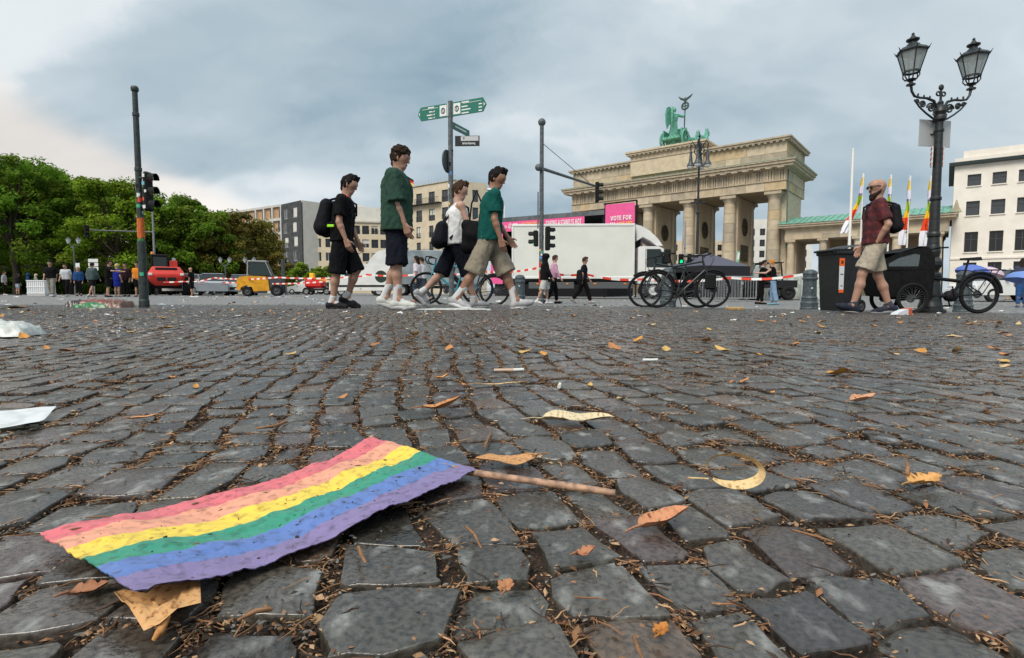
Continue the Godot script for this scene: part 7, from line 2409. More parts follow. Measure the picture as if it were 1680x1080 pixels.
func build_litter() -> void:
	var tan_ := Color(0.55, 0.30, 0.13); var pale := Color(0.66, 0.52, 0.28); var ochre := Color(0.55, 0.30, 0.06)
	leaf("pale cream leaf lying folded above the flag's stick", 922, 690, 0.115, 0.027, -0.12, Color(0.64, 0.57, 0.40), 0.25, 0.35, 1)
	leaf("flat tan leaf touching the flag's stick", 850, 756, 0.076, 0.018, 0.35 - PI, tan_, 0.4, 0.15, 2)
	leaf("small curled orange leaf left of the cream leaf", 712, 672, 0.075, 0.012, 0.1, Color(0.5, 0.24, 0.10), 1.3, 0.6, 3)
	leaf("ochre leaf with raised edge alone at the right", 1370, 606, 0.072, 0.024, 0.2, ochre, 0.5, 0.35, 5, -0.3)
	leaf("pinkish brown boat-shaped leaf below the ochre one", 1408, 651, 0.06, 0.014, 0.2, Color(0.55, 0.30, 0.19), 1.0, 0.7, 6)
	leaf("torn frayed yellow leaf at the far right stones", 1508, 786, 0.042, 0.015, 0.15, Color(0.6, 0.34, 0.12), 0.9, 0.6, 7, 0.0, 4)
	leaf("rolled pinkish twisted leaf right of the brown cobble", 1072, 862, 0.056, 0.010, 0.4, Color(0.55, 0.27, 0.15), 0.8, 0.9, 8)
	leaf("thin upturned leaf strip beside the rolled leaf", 1090, 850, 0.035, 0.004, 0.75, Color(0.6, 0.36, 0.22), 0.6, 0.9, 81)
	leaf("small crumpled brown leaf in the joint below the rolled leaf", 955, 912, 0.018, 0.007, 0.2, Color(0.38, 0.17, 0.09), 1.5, 0.5, 9, 0.0, 3)
	leaf("small ragged leaf on the big cobble near the bottom", 828, 972, 0.015, 0.006, 1.2, Color(0.42, 0.2, 0.10), 0.9, 0.6, 10, 0.0, 3)
	leaf("orange scrap of leaf at the bottom joint", 1082, 1040, 0.013, 0.005, 0.8, Color(0.45, 0.18, 0.03), 1.2, 0.5, 11, 0.0, 3)
	leaf("brown crumpled leaf left of the flag's purple corner", 132, 978, 0.024, 0.009, 0.4, Color(0.33, 0.15, 0.08), 0.9, 0.5, 12, 0.0, 3)
	leaf("narrow orange-brown leaf on the left cobbles", 226, 688, 0.042, 0.006, 0.55, Color(0.52, 0.27, 0.13), 0.4, 0.4, 13)
	leaf("tiny pointed leaf standing in the middle distance", 722, 622, 0.034, 0.009, 0.3, Color(0.52, 0.26, 0.08), 1.4, 0.5, 14)
	leaf("long pale leaf strip across the middle cobbles", 808, 632, 0.10, 0.006, 0.1, Color(0.6, 0.44, 0.25), 0.2, 0.3, 15)
	leaf("dull leaf pair lying flat on the left cobbles", 262, 540, 0.13, 0.025, 0.1, Color(0.5, 0.33, 0.1), 0.4, 0.3, 16)
	leaf("brown leaf edge at the left border of the picture", 20, 505, 0.35, 0.07, 0.1, Color(0.25, 0.15, 0.07), 0.3, 0.3, 17)
	leaf("pointed beige leaf at the far right cobbles", 1648, 592, 0.04, 0.012, 0.4, Color(0.55, 0.42, 0.25), 1.2, 0.6, 18)
	# the ring-curled willow leaf
	var at := R(1205, 800, 0.006)
	var o := thing("dry_leaf", "yellow leaf curled into an upright ring on a dark cobble", "leaf", at, -0.25, "dry leaves on the cobbles")
	var mb := MB.new()
	var rows := []
	for i in 31:
		var t := i / 30.0
		var a := -0.9 + t * TAU * 0.93
		var w := (0.0055 + 0.0012 * cos(a)) * pow(sin(PI * clampf(t * 0.96 + 0.02, 0, 1)), 0.6) + 0.0008
		var c := Vector3(cos(a - PI / 2) * 0.026, 0.0165 + sin(a - PI / 2) * 0.0145, -0.012 * t)
		var r := []
		for j in 5: r.append(c + Vector3(cos(a - PI / 2) * 0.4, sin(a - PI / 2) * 0.55, 0.8) * (j - 2) / 2.0 * w)
		rows.append(r)
	mb.grid(rows)
	part(o, "blade", mb, leaf_mat(Color(0.68, 0.53, 0.29)))
	mb = MB.new()
	mb.tube([Vector3(-0.025, 0.008, 0.004), Vector3(-0.045, 0.010, 0.012)], 0.0009, 5)
	part(o, "stalk", mb, leaf_mat(pale))
	# brown paper-like leaf under the flag's corner
	at = R(262, 990, 0.004)
	o = thing("dry_leaf", "large crinkled tan leaf tucked under the flag's purple corner", "leaf", at, 0.0, "dry leaves on the cobbles")
	var outline := [[187, 980], [205, 972], [240, 968], [258, 964], [300, 955], [328, 945], [330, 1002], [292, 1018], [262, 1036], [236, 1044], [212, 1012]]
	var mid := R(264, 994, 0.012) - at
	var pm := MB.new()
	var prev := []
	for ring in 7:
		var row := []
		for k in outline.size() + 1:
			var q = outline[k % outline.size()]
			var e := R(q[0], q[1], 0.008) - at
			var p := mid.lerp(e, ring / 6.0)
			p.y = (0.009 if p.z > mid.z - 0.004 else 0.003) + 0.005 * noise.get_noise_2d(p.x * 50.0, p.z * 50.0) + 0.0035 * noise.get_noise_2d(p.x * 160.0, p.z * 160.0) + 0.0015 * smoothstep(0.4, 1.0, ring / 6.0) * sin(k * 1.9)
			row.append(p)
		prev.append(row)
	pm.grid(prev)
	var cm := leaf_mat(Color(0.62, 0.36, 0.16))
	part(o, "blade", pm, cm)
	mb = MB.new()
	mb.tube([R(275, 1010, 0.012) - at, R(262, 1036, 0.008) - at, R(252, 1050, 0.004) - at], [0.002, 0.0028, 0.0015], 5)
	part(o, "stalk", mb, leaf_mat(Color(0.5, 0.24, 0.08)))
	# twigs and stems
	for s in [[[470, 692], [448, 700], [420, 703], 0.0022, "thin brown twig near the flag's upper edge"], [[588, 898], [594, 912], [600, 924], 0.0014, "short brown stem left of the big rounded cobble"], [[1300, 870], [1340, 880], [1370, 890], 0.001, "thin straw beside the ring-shaped leaf"], [[1040, 1045], [1046, 1062], [1054, 1080], 0.0012, "reddish stem at the lower edge"], [[765, 865], [778, 876], [790, 900], 0.0012, "forked red stem on a middle cobble"], [[795, 735], [800, 722], [806, 708], 0.0016, "upright dry stem above the tan leaf"], [[445, 1000], [420, 1003], [390, 1018], 0.0015, "split twig right of the tucked leaf"], [[1488, 780], [1490, 768], [1487, 757], 0.0022, "frayed stem standing beside the torn leaf"]]:
		var pts := []
		var p0 := R(s[0][0], s[0][1], 0.006)
		for q in 3: pts.append(R(s[q][0], s[q][1], 0.006 + 0.004 * (q % 2)) - p0)
		mb = MB.new()
		mb.tube(pts, [s[3], s[3] * 1.1, s[3] * 0.6], 5)
		single("twig", mb, worn(0.32, 0.17, 0.09, 0.8, 20.0, 0.3, 5), s[4], "twig", p0, 0.0, "loose twigs on the cobbles")
	# cigarette ends
	for s in [[835, 606, 0.075, 0.1, Color(0.55, 0.40, 0.3), "long tan cigarette with white tip across the middle cobbles"], [918, 630, 0.03, 1.4, Color(0.62, 0.58, 0.5), "short upright cigarette end in the middle"], [1067, 586, 0.045, 0.05, Color(0.68, 0.68, 0.66), "white cigarette end right of the middle"]]:
		var p := R(s[0], s[1], 0.008)
		o = thing("cigarette_end", s[5], "cigarette", Vector3(p.x, gy(p.x, -p.z) + 0.006, p.z), s[3])
		mb = MB.new()
		mb.tube([Vector3(-s[2] / 2, 0, 0), Vector3(s[2] * 0.15, 0, 0)], 0.004, 8)
		part(o, "filter", mb, mat(s[4].r, s[4].g, s[4].b, 0.8))
		mb = MB.new()
		mb.tube([Vector3(s[2] * 0.15, 0, 0), Vector3(s[2] / 2, 0.001, 0)], [0.004, 0.0035], 8)
		part(o, "paper", mb, mat(0.68, 0.66, 0.62, 0.8))
	# larger rubbish
	crumple("plastic_bag", "crumpled translucent white plastic at the picture's left edge", "bag", G(8, 2.5) + Vector3(-0.02, 0, 0), Vector3(0.26, 0.09, 0.2), Color(0.62, 0.64, 0.6), 5, 0.2, 0.3)
	# printed paper sheet at the left
	at = R(18, 697, 0.006)
	mb = MB.new()
	rows = []
	for i in 7:
		var r := []
		for j in 9: r.append(Vector3(-0.12 + 0.15 * j / 8.0, 0.004 + 0.006 * sin(j * 0.5 + i * 0.4) + 0.012 * smoothstep(0.5, 1.0, j / 8.0) * smoothstep(0.6, 0.0, i / 6.0), -0.07 + 0.09 * i / 6.0))
		rows.append(r)
	mb.grid(rows)
	single("paper_sheet", mb, worn(0.62, 0.64, 0.65, 0.8, 8.0, 0.12, 5), "white sheet of paper cut by the picture's left edge", "paper", at, 0.35)
	# crumpled carrier bag at the kerb
	at = G(167, 8.1)
	o = thing("crumpled_bag", "flattened red and green carrier bag lying by the signal pole", "bag", at, 0.05)
	for q in [[Vector3(0, 0.02, 0), Vector3(0.72, 0.12, 0.4), Color(0.22, 0.05, 0.035), 3, "red_side"], [Vector3(-0.02, 0.0, 0.16), Vector3(0.5, 0.09, 0.18), Color(0.02, 0.20, 0.06), 4, "green_side"], [Vector3(0.27, 0.0, 0.06), Vector3(0.28, 0.14, 0.36), Color(0.20, 0.09, 0.06), 6, "brown_end"], [Vector3(-0.28, 0.01, 0.08), Vector3(0.2, 0.12, 0.3), Color(0.05, 0.03, 0.03), 7, "dark_end"]]:
		mb = MB.new()
		rows = []
		for i in 13:
			var r := []
			for j in 17:
				var u := j / 16.0 * 2.0 - 1.0; var v := i / 12.0 * 2.0 - 1.0
				var e := maxf(0.0, 1.0 - pow(absf(u), 4.0)) * maxf(0.0, 1.0 - pow(absf(v), 4.0))
				r.append(Vector3(u * q[1].x * 0.5, q[1].y * pow(e, 0.4) * (0.75 + 0.45 * noise.get_noise_2d(u * 1.4 + q[3] * 7.0, v * 1.6)), v * q[1].z * 0.5 + 0.02 * noise.get_noise_2d(u * 4.0, v * 4.0)))
			rows.append(r)
		mb.grid(rows)
		part(o, q[4], mb, worn(q[2].r, q[2].g, q[2].b, 0.3, 5.0, 0.35, 5), q[0])
	# flattened pale thing under the walkers' feet, carton by the bin, box near the bicycles
	crumple("flat_carton", "flattened pale sheet under the walkers' feet", "litter", G(745, 6.55), Vector3(0.85, 0.02, 0.35), Color(0.62, 0.63, 0.6), 9, 0.05)
	at = G(1480, 7.25)
	o = thing("drink_carton", "crushed white and red paper carton by the bearded man's heel", "litter", at, 0.25)
	mb = MB.new()
	mb.prism(PackedVector2Array([Vector2(-0.13, 0.0), Vector2(-0.1, 0.03), Vector2(0.02, 0.07), Vector2(0.06, 0.075), Vector2(0.06, 0.0)]), -0.05, 0.05)
	part(o, "white_part", mb, mat(0.62, 0.64, 0.68, 0.6))
	mb = MB.new()
	mb.prism(PackedVector2Array([Vector2(0.06, 0.0), Vector2(0.06, 0.075), Vector2(0.12, 0.09), Vector2(0.125, 0.0)]), -0.055, 0.05)
	part(o, "red_part", mb, mat(0.5, 0.10, 0.05, 0.6))
	mb = MB.new()
	mb.bbox(Vector3(0, 0.025, 0), Vector3(0.26, 0.05, 0.12), 0.01)
	single("food_tray", mb, worn(0.55, 0.36, 0.16, 0.8, 5.0, 0.3, 5), "yellowish cardboard food tray behind the cobbles' edge", "tray", G(1206, 9.0), 0.1)
	# scattered small leaves in the middle distance, and scraps on the road
	var cols := [Color(0.55, 0.28, 0.06), Color(0.5, 0.24, 0.09), Color(0.58, 0.4, 0.14), Color(0.42, 0.2, 0.08), Color(0.55, 0.44, 0.26)]
	var shapes := []
	for k in 5: shapes.append(leaf_mesh(0.11, 0.026, 0.5 + 0.25 * k, 0.4, 200 + k).mesh())
	rng.seed = 616
	for k in 190:
		var px := rr(0, 1680); var py := rr(511, 600) if k < 75 else rr(505, 535)
		if k > 90: py = rr(600, 700)
		if k > 105: py = rr(505, 530)
		var p := R(px, py, -0.03)
		if -p.z > COB_EDGE: continue
		p.y = gy(p.x, -p.z) + 0.002
		var l := part(self, numbered("fallen_leaf"), shapes[rng.randi() % 5], leaf_mat(cols[rng.randi() % 5]), p)
		l.rotation = Vector3(rr(-0.2, 0.2), rr(0, TAU), rr(-0.2, 0.2))
		l.scale = Vector3.ONE * (rr(0.3, 0.75) if py < 600 else rr(0.15, 0.3))
		tag(l, "small dry yellow-brown leaf scattered on the cobbles further back", "leaf", "scattered leaves further back")
	var scrap := []
	for k in 4:
		var m2 := MB.new()
		var rws := []
		for i in 4:
			var r := []
			for j in 5: r.append(Vector3((j - 2) * 0.03, 0.012 + 0.012 * sin(j * 1.7 + k) * cos(i * 1.3 + k) , (i - 1.5) * 0.028))
			rws.append(r)
		m2.grid(rws)
		scrap.append(m2.mesh())
	var wc := [Color(0.68, 0.68, 0.68), Color(0.6, 0.6, 0.62), Color(0.65, 0.62, 0.55), Color(0.55, 0.35, 0.2), Color(0.35, 0.4, 0.45)]
	for k in 230:
		var px := rr(0, 1680)
		var d := rr(9.0, 32.0)
		if k % 4 == 0: d = rr(4.0, 10.0)
		if k % 5 == 0: px = rr(300, 480); d = rr(28.0, 33.0) if k % 5 == 0 else d
		var p := G(px, d) + Vector3(0, 0.003 if d < COB_EDGE else -0.01, 0)
		if d > COB_EDGE and d < 12.6: p.y = minf(gy(p.x, 12.5), gy(p.x, d)) - 0.07
		var c: Color = wc[rng.randi() % 5]
		var l := part(self, numbered("paper_scrap"), scrap[rng.randi() % 4], mat(c.r, c.g, c.b, 0.7), p)
		l.rotation = Vector3(rr(-0.2, 0.2), rr(0, TAU), rr(-0.2, 0.2))
		l.scale = Vector3.ONE * (rr(0.8, 2.0) if d > 11 else rr(0.25, 0.6))
		tag(l, "small scrap of rubbish strewn over the road and pavement", "litter", "scraps strewn over the road")
	# crumbs on the flag
	rng.seed = 31
	var gb := PackedFloat32Array()
	for k in 120:
		var s := rr(0.03, 0.95); var t := rr(0.03, 0.97)
		var p := flag_point(s, t)
		var sz := rr(0.0006, 0.0018) if k > 9 else rr(0.0025, 0.0045)
		var b := Basis.from_euler(Vector3(0, rr(0, TAU), 0)).scaled_local(Vector3(sz * rr(1.0, 3.2), sz * 0.4, sz * rr(0.6, 1.2)))
		put(gb, p + Vector3(0, sz * 0.15, 0), b, Color(0.035, 0.03, 0.026) if rr(0, 1) < 0.7 else Color(0.15, 0.09, 0.05))
	var grain := MB.new()
	grain.ball(Vector3.ZERO, Vector3(0.5, 0.36, 0.42), 4, 6)
	bits("flag_crumbs", grain.mesh(), vcol(0.9), gb, "dark dirt crumbs scattered over the rainbow flag")
# ---------------------------------------------------------------- people: bones with radii, joined smoothly and meshed as surface nets
func bone(a: Vector3, b: Vector3, ra: float, rb: float, k := 0.03, cut := false) -> Array:
	return [a, b, ra, rb, k, cut]

func nets(mb: MB, bones: Array, cell: float, fold := 0.0, freq := 10.0, floor_y := -99.0, top_y := 99.0) -> void:
	if bones.is_empty(): return
	var lo := Vector3.INF; var hi := -Vector3.INF
	for b in bones:
		var r: float = maxf(b[2], b[3]) + cell * 2.5
		lo = lo.min(b[0].min(b[1]) - Vector3.ONE * r)
		hi = hi.max(b[0].max(b[1]) + Vector3.ONE * r)
	var nx := int((hi.x - lo.x) / cell) + 2; var ny := int((hi.y - lo.y) / cell) + 2; var nz := int((hi.z - lo.z) / cell) + 2
	var data := PackedFloat32Array()
	data.resize(nx * ny * nz)
	data.fill(9.0)
	for b in bones:
		var a: Vector3 = b[0]; var ba: Vector3 = b[1] - a
		var ra: float = b[2]; var rd: float = b[3] - ra
		var kk: float = b[4]; var cut: bool = b[5]
		var l2 := maxf(ba.length_squared(), 1e-10)
		var ln := sqrt(l2)
		var R := maxf(b[2], b[3]) + cell * 2.2 + kk * 0.5
		var p0 := (a.min(b[1]) - Vector3.ONE * R - lo) / cell
		var p1 := (a.max(b[1]) + Vector3.ONE * R - lo) / cell
		var i0 := maxi(0, int(p0.x)); var i1 := mini(nx - 1, int(p1.x) + 1)
		var j0 := maxi(0, int(p0.y)); var j1 := mini(ny - 1, int(p1.y) + 1)
		var k0 := maxi(0, int(p0.z)); var k1 := mini(nz - 1, int(p1.z) + 1)
		for k in range(k0, k1 + 1):
			for j in range(j0, j1 + 1):
				var row := (k * ny + j) * nx
				var pa := Vector3(lo.x + i0 * cell, lo.y + j * cell, lo.z + k * cell) - a
				for i in range(i0, i1 + 1):
					var t0_ := pa.dot(ba) / l2
					var t := clampf(t0_, 0.0, 1.0)
					var d := (pa - ba * t).length() - ra - rd * t
					if cut: d = maxf(d, (t0_ - 1.0) * ln)
					var o := data[row + i]
					if o > 8.0: data[row + i] = d
					else:
						var h := maxf(kk - absf(d - o), 0.0)
						data[row + i] = minf(d, o) - h * h * 0.25 / maxf(kk, 1e-6)
					pa.x += cell
	if floor_y > -50.0 or top_y < 50.0:
		for k in nz:
			for j in ny:
				var y := lo.y + j * cell
				var f := maxf(floor_y - y, y - top_y)
				if f < -0.1: continue
				for i in nx:
					var q := (k * ny + j) * nx + i
					if data[q] < 8.0: data[q] = maxf(data[q], f)
	var idx := PackedInt32Array()
	idx.resize(nx * ny * nz)
	idx.fill(-1)
	var sy := nx; var sz := nx * ny
	for k in nz - 1:
		for j in ny - 1:
			for i in nx - 1:
				var q := (k * ny + j) * nx + i
				var c0 := data[q]
				if c0 > 0.2: continue
				var c1 := data[q + 1]; var c2 := data[q + sy]; var c3 := data[q + sy + 1]
				var c4 := data[q + sz]; var c5 := data[q + sz + 1]; var c6 := data[q + sz + sy]; var c7 := data[q + sz + sy + 1]
				var neg := int(c0 < 0) + int(c1 < 0) + int(c2 < 0) + int(c3 < 0) + int(c4 < 0) + int(c5 < 0) + int(c6 < 0) + int(c7 < 0)
				if neg == 0 or neg == 8: continue
				var s := Vector3.ZERO; var cnt := 0
				if (c0 < 0) != (c1 < 0): s += Vector3(c0 / (c0 - c1), 0, 0); cnt += 1
				if (c2 < 0) != (c3 < 0): s += Vector3(c2 / (c2 - c3), 1, 0); cnt += 1
				if (c4 < 0) != (c5 < 0): s += Vector3(c4 / (c4 - c5), 0, 1); cnt += 1
				if (c6 < 0) != (c7 < 0): s += Vector3(c6 / (c6 - c7), 1, 1); cnt += 1
				if (c0 < 0) != (c2 < 0): s += Vector3(0, c0 / (c0 - c2), 0); cnt += 1
				if (c1 < 0) != (c3 < 0): s += Vector3(1, c1 / (c1 - c3), 0); cnt += 1
				if (c4 < 0) != (c6 < 0): s += Vector3(0, c4 / (c4 - c6), 1); cnt += 1
				if (c5 < 0) != (c7 < 0): s += Vector3(1, c5 / (c5 - c7), 1); cnt += 1
				if (c0 < 0) != (c4 < 0): s += Vector3(0, 0, c0 / (c0 - c4)); cnt += 1
				if (c1 < 0) != (c5 < 0): s += Vector3(1, 0, c1 / (c1 - c5)); cnt += 1
				if (c2 < 0) != (c6 < 0): s += Vector3(0, 1, c2 / (c2 - c6)); cnt += 1
				if (c3 < 0) != (c7 < 0): s += Vector3(1, 1, c3 / (c3 - c7)); cnt += 1
				var p := lo + (Vector3(i, j, k) + s / cnt) * cell
				var g := Vector3(c1 + c3 + c5 + c7 - c0 - c2 - c4 - c6, c2 + c3 + c6 + c7 - c0 - c1 - c4 - c5, c4 + c5 + c6 + c7 - c0 - c1 - c2 - c3).normalized()
				if fold > 0.0:
					var f := noise.get_noise_3d(p.x * freq * 1.4, p.y * freq * 0.6, p.z * freq * 1.4) + 0.5 * noise.get_noise_3d(p.x * freq * 3.0, p.y * freq * 1.6, p.z * freq * 3.0)
					p += g * f * fold
				idx[q] = mb.add(p, g)
	var first := mb.ix.size()
	for k in range(1, nz - 1):
		for j in range(1, ny - 1):
			for i in range(1, nx - 1):
				var q := (k * ny + j) * nx + i
				if idx[q] < 0: continue
				var in0 := data[q] < 0
				for ax in 3:
					var st := 1 if ax == 0 else (sy if ax == 1 else sz)
					if in0 == (data[q + st] < 0): continue
					var u := sy if ax == 0 else (sz if ax == 1 else 1)
					var w := sz if ax == 0 else (1 if ax == 1 else sy)
					var a := idx[q - u - w]; var b := idx[q - w]; var c := idx[q]; var d := idx[q - u]
					if a < 0 or b < 0 or d < 0: continue
					if in0: mb.ix.append_array([a, d, c, a, c, b])
					else: mb.ix.append_array([a, b, c, a, c, d])
	if fold > 0.0:      # folds: normals from the moved surface
		var seen := {}
		var k := first
		while k < mb.ix.size():
			var a := mb.ix[k]; var b := mb.ix[k + 1]; var c := mb.ix[k + 2]
			var fn := (mb.v[c] - mb.v[a]).cross(mb.v[b] - mb.v[a])
			for q in [a, b, c]: seen[q] = seen.get(q, Vector3.ZERO) + fn
			k += 3
		for q in seen:
			if seen[q].length_squared() > 1e-20: mb.n[q] = seen[q].normalized()

const SKINS := [Color(0.38, 0.215, 0.15), Color(0.30, 0.155, 0.10), Color(0.45, 0.27, 0.20)]

func hand(wrist: Vector3, dir: Vector3, thumb: Vector3, palm: Vector3, curl: float, k: float) -> Array:
	var out := []
	dir = dir.normalized()
	var across := (thumb - dir * thumb.dot(dir)).normalized()
	palm = (palm - dir * palm.dot(dir) - across * palm.dot(across)).normalized()
	for i in 4:
		var off := across * (0.03 - 0.02 * i) * k
		var kn := wrist + dir * (0.088 - 0.006 * absf(i - 1.3)) * k + off
		out.append(bone(wrist + off * 0.6, kn, 0.017 * k, 0.0125 * k, 0.012))
		var len: float = [0.042, 0.047, 0.044, 0.034][i]
		var d := dir; var p := kn
		for s in 3:
			d = (d * cos(curl * (0.8 + 0.12 * i)) + palm * sin(curl * (0.8 + 0.12 * i))).normalized()
			var prev := palm
			palm = (palm - d * palm.dot(d)).normalized()
			var e: Vector3 = p + d * len * [1.0, 0.68, 0.55][s] * k
			out.append(bone(p, e, (0.0098 - 0.001 * s) * k, (0.009 - 0.001 * s) * k, 0.003))
			p = e
			palm = prev
	var t0_ := wrist + dir * 0.025 * k + across * 0.028 * k
	var t1 := t0_ + (across * 0.75 + dir * 0.6 + palm * 0.35).normalized() * 0.04 * k
	var t2 := t1 + (dir * 0.85 + across * 0.25 + palm * 0.4).normalized() * 0.035 * k
	out.append(bone(wrist + dir * 0.02 * k, t0_, 0.016 * k, 0.013 * k, 0.012)); out.append(bone(t0_, t1, 0.0125 * k, 0.011 * k, 0.006)); out.append(bone(t1, t2, 0.0105 * k, 0.008 * k, 0.003))
	return out

func person(label: String, at: Vector3, yaw: float, H: float, pose: Dictionary, fit: Dictionary, hero := false, group := "") -> Node3D:
	var o := thing("person", label, "person", at, yaw, group)
	var k := H / 1.78
	var cell := 0.013 if hero else 0.03
	var wide: float = fit.get("wide", 1.0)
	var hip := Vector3(0, 0.92 * k, 0)
	var J := {}
	var low := 9.0
	for s in 2:       # 0 right (+z), 1 left (-z)
		var z := 1.0 if s == 0 else -1.0
		var lg: Array = pose.legs[s]
		var h := hip + Vector3(0, -0.02 * k, z * 0.088 * k)
		var th: float = lg[0]; var kn: float = lg[1]; var fp: float = lg[2]
		var knee := h + Vector3(sin(th), -cos(th), z * 0.01) * 0.425 * k
		var ank := knee + Vector3(sin(th - kn), -cos(th - kn), 0) * 0.415 * k
		var fx := Vector3(cos(fp), -sin(fp), z * 0.12); var fy := Vector3(sin(fp), cos(fp), 0)
		J["h%d" % s] = h; J["k%d" % s] = knee; J["a%d" % s] = ank
		J["heel%d" % s] = ank - fx * 0.055 * k - fy * 0.055 * k
		J["ball%d" % s] = ank + fx * 0.105 * k - fy * 0.06 * k
		J["toe%d" % s] = ank + fx * 0.175 * k - fy * 0.062 * k
		low = minf(low, minf(J["heel%d" % s].y - 0.034 * k, J["toe%d" % s].y - 0.026 * k))
	var lift := Vector3(0, -low + 0.002, 0)
	for q in J: J[q] += lift
	hip += lift
	var lean: float = pose.get("lean", 0.05)
	var up := Vector3(sin(lean), cos(lean), 0)
	var tw: float = pose.get("twist", 0.0)
	var lat := Vector3(sin(tw), 0, cos(tw))
	var waist := hip + up * 0.16 * k
	var chest := hip + up * 0.37 * k
	var neck := hip + up * 0.53 * k
	var hl: float = pose.get("head_lean", lean + 0.1)
	var hc := neck + Vector3(sin(hl), cos(hl), 0) * 0.165 * k + Vector3(0.01, 0, 0)
	for s in 2:
		var z := 1.0 if s == 0 else -1.0
		var am: Array = pose.arms[s]
		var sh := hip + up * 0.475 * k + lat * z * 0.175 * k * (1.0 + (wide - 1.0) * 0.6)
		var ab: float = am[2]
		var ud: Vector3 = (Vector3(sin(am[0]), -cos(am[0]), 0) * cos(ab) + lat * z * sin(ab)).normalized()
		var el := sh + ud * 0.295 * k
		var fa: float = am[0] + am[1]
		var fd: Vector3 = (Vector3(sin(fa), -cos(fa), 0) + lat * z * (am[3] if am.size() > 3 else -0.05)).normalized()
		J["s%d" % s] = sh; J["e%d" % s] = el; J["w%d" % s] = el + fd * 0.25 * k; J["fd%d" % s] = fd
	# body: one continuous skin
	var B := []
	for s in 2:
		B.append(bone(J["h%d" % s], J["k%d" % s], 0.08 * k * wide, 0.054 * k, 0.04)); B.append(bone(J["k%d" % s], J["k%d" % s].lerp(J["a%d" % s], 0.35) - Vector3(0.012, 0, 0), 0.05 * k, 0.056 * k, 0.03))
		B.append(bone(J["k%d" % s].lerp(J["a%d" % s], 0.35) - Vector3(0.012, 0, 0), J["a%d" % s], 0.055 * k, 0.034 * k, 0.03)); B.append(bone(J["a%d" % s], J["heel%d" % s], 0.033 * k, 0.028 * k)); B.append(bone(J["a%d" % s], J["ball%d" % s], 0.034 * k, 0.024 * k))
		B.append(bone(J["s%d" % s], J["e%d" % s], 0.05 * k, 0.038 * k, 0.03)); B.append(bone(J["e%d" % s], J["w%d" % s].lerp(J["e%d" % s], 0.75), 0.038 * k, 0.039 * k, 0.02)); B.append(bone(J["w%d" % s].lerp(J["e%d" % s], 0.75), J["w%d" % s], 0.039 * k, 0.025 * k, 0.02))
		B.append(bone(chest + up * 0.08 * k, J["s%d" % s], 0.075 * k, 0.052 * k, 0.05))
		var z := 1.0 if s == 0 else -1.0
		B.append(bone(hip + lat * z * 0.07 * k, chest + lat * z * 0.075 * k, 0.098 * k * wide, 0.102 * k * wide, 0.06))
	B.append(bone(neck - up * 0.05 * k, hc - Vector3(0, 0.05 * k, 0), 0.055 * k, 0.05 * k, 0.04))
	var skin: Color = fit.get("skin", SKINS[0])
	var sm := mat(skin.r, skin.g, skin.b, 0.5)
	sm.subsurf_scatter_enabled = true
	sm.subsurf_scatter_strength = 0.15
	var mb := MB.new()
	nets(mb, B, cell)
	# head, turned
	var hy: float = pose.get("head_yaw", 0.0)
	var hb := Basis(Vector3.UP, hy) * Basis(Vector3(0, 0, 1), -hl + pose.get("nod", 0.0))
	var P := func(x: float, y: float, z: float) -> Vector3: return hc + hb * Vector3(x, y, z) * k
	var Hd := [bone(P.call(-0.028, 0.035, 0), P.call(0.022, 0.04, 0), 0.083 * k, 0.076 * k, 0.03), bone(P.call(0.02, -0.015, 0), P.call(0.036, -0.07, 0), 0.06 * k, 0.038 * k, 0.04), bone(P.call(-0.02, -0.02, 0), P.call(0.03, -0.075, 0.0), 0.062 * k, 0.035 * k, 0.03), bone(P.call(-0.025, -0.03, 0), neck, 0.055 * k, 0.057 * k, 0.04),
		bone(P.call(0.088, 0.012, 0), P.call(0.098, -0.02, 0), 0.008 * k, 0.011 * k, 0.018), bone(P.call(0.076, 0.033, -0.03), P.call(0.076, 0.033, 0.03), 0.014 * k, 0.014 * k, 0.02), bone(P.call(0.072, -0.052, -0.014), P.call(0.072, -0.052, 0.014), 0.009 * k, 0.009 * k, 0.012)]
	for z in [-1.0, 1.0]: Hd.append(bone(P.call(-0.012, 0.02, z * 0.08), P.call(-0.006, -0.018, z * 0.082), 0.014 * k, 0.009 * k, 0.006))
	nets(mb, Hd, 0.0065 if hero else 0.02)
	for s in 2:
		if am_pocket(pose, s): continue
		var z := 1.0 if s == 0 else -1.0
		var fd: Vector3 = J["fd%d" % s]
		var th := (Vector3(1, 0, 0) - fd * fd.x)
		if th.length() < 0.3: th = Vector3(0, 1, 0)
		if hero: nets(mb, hand(J["w%d" % s], fd, th, -lat * z, pose.get("curl", 0.5), k), 0.0055)
		else:
			nets(mb, [bone(J["w%d" % s], J["w%d" % s] + fd * 0.09 * k, 0.026 * k, 0.03 * k), bone(J["w%d" % s] + fd * 0.08 * k, J["w%d" % s] + fd * 0.16 * k - lat * z * 0.02, 0.026 * k, 0.014 * k), bone(J["w%d" % s] + fd * 0.03 * k, J["w%d" % s] + fd * 0.09 * k + th * 0.035 * k, 0.015 * k, 0.012 * k, 0.01)], 0.018)
	part(o, "body", mb, sm)
	# hair
	var style: String = fit.get("hair", "short")
	var hcol: Color = fit.get("hair_color", Color(0.025, 0.018, 0.014))
	var hm := mat(hcol.r, hcol.g, hcol.b, 0.8)
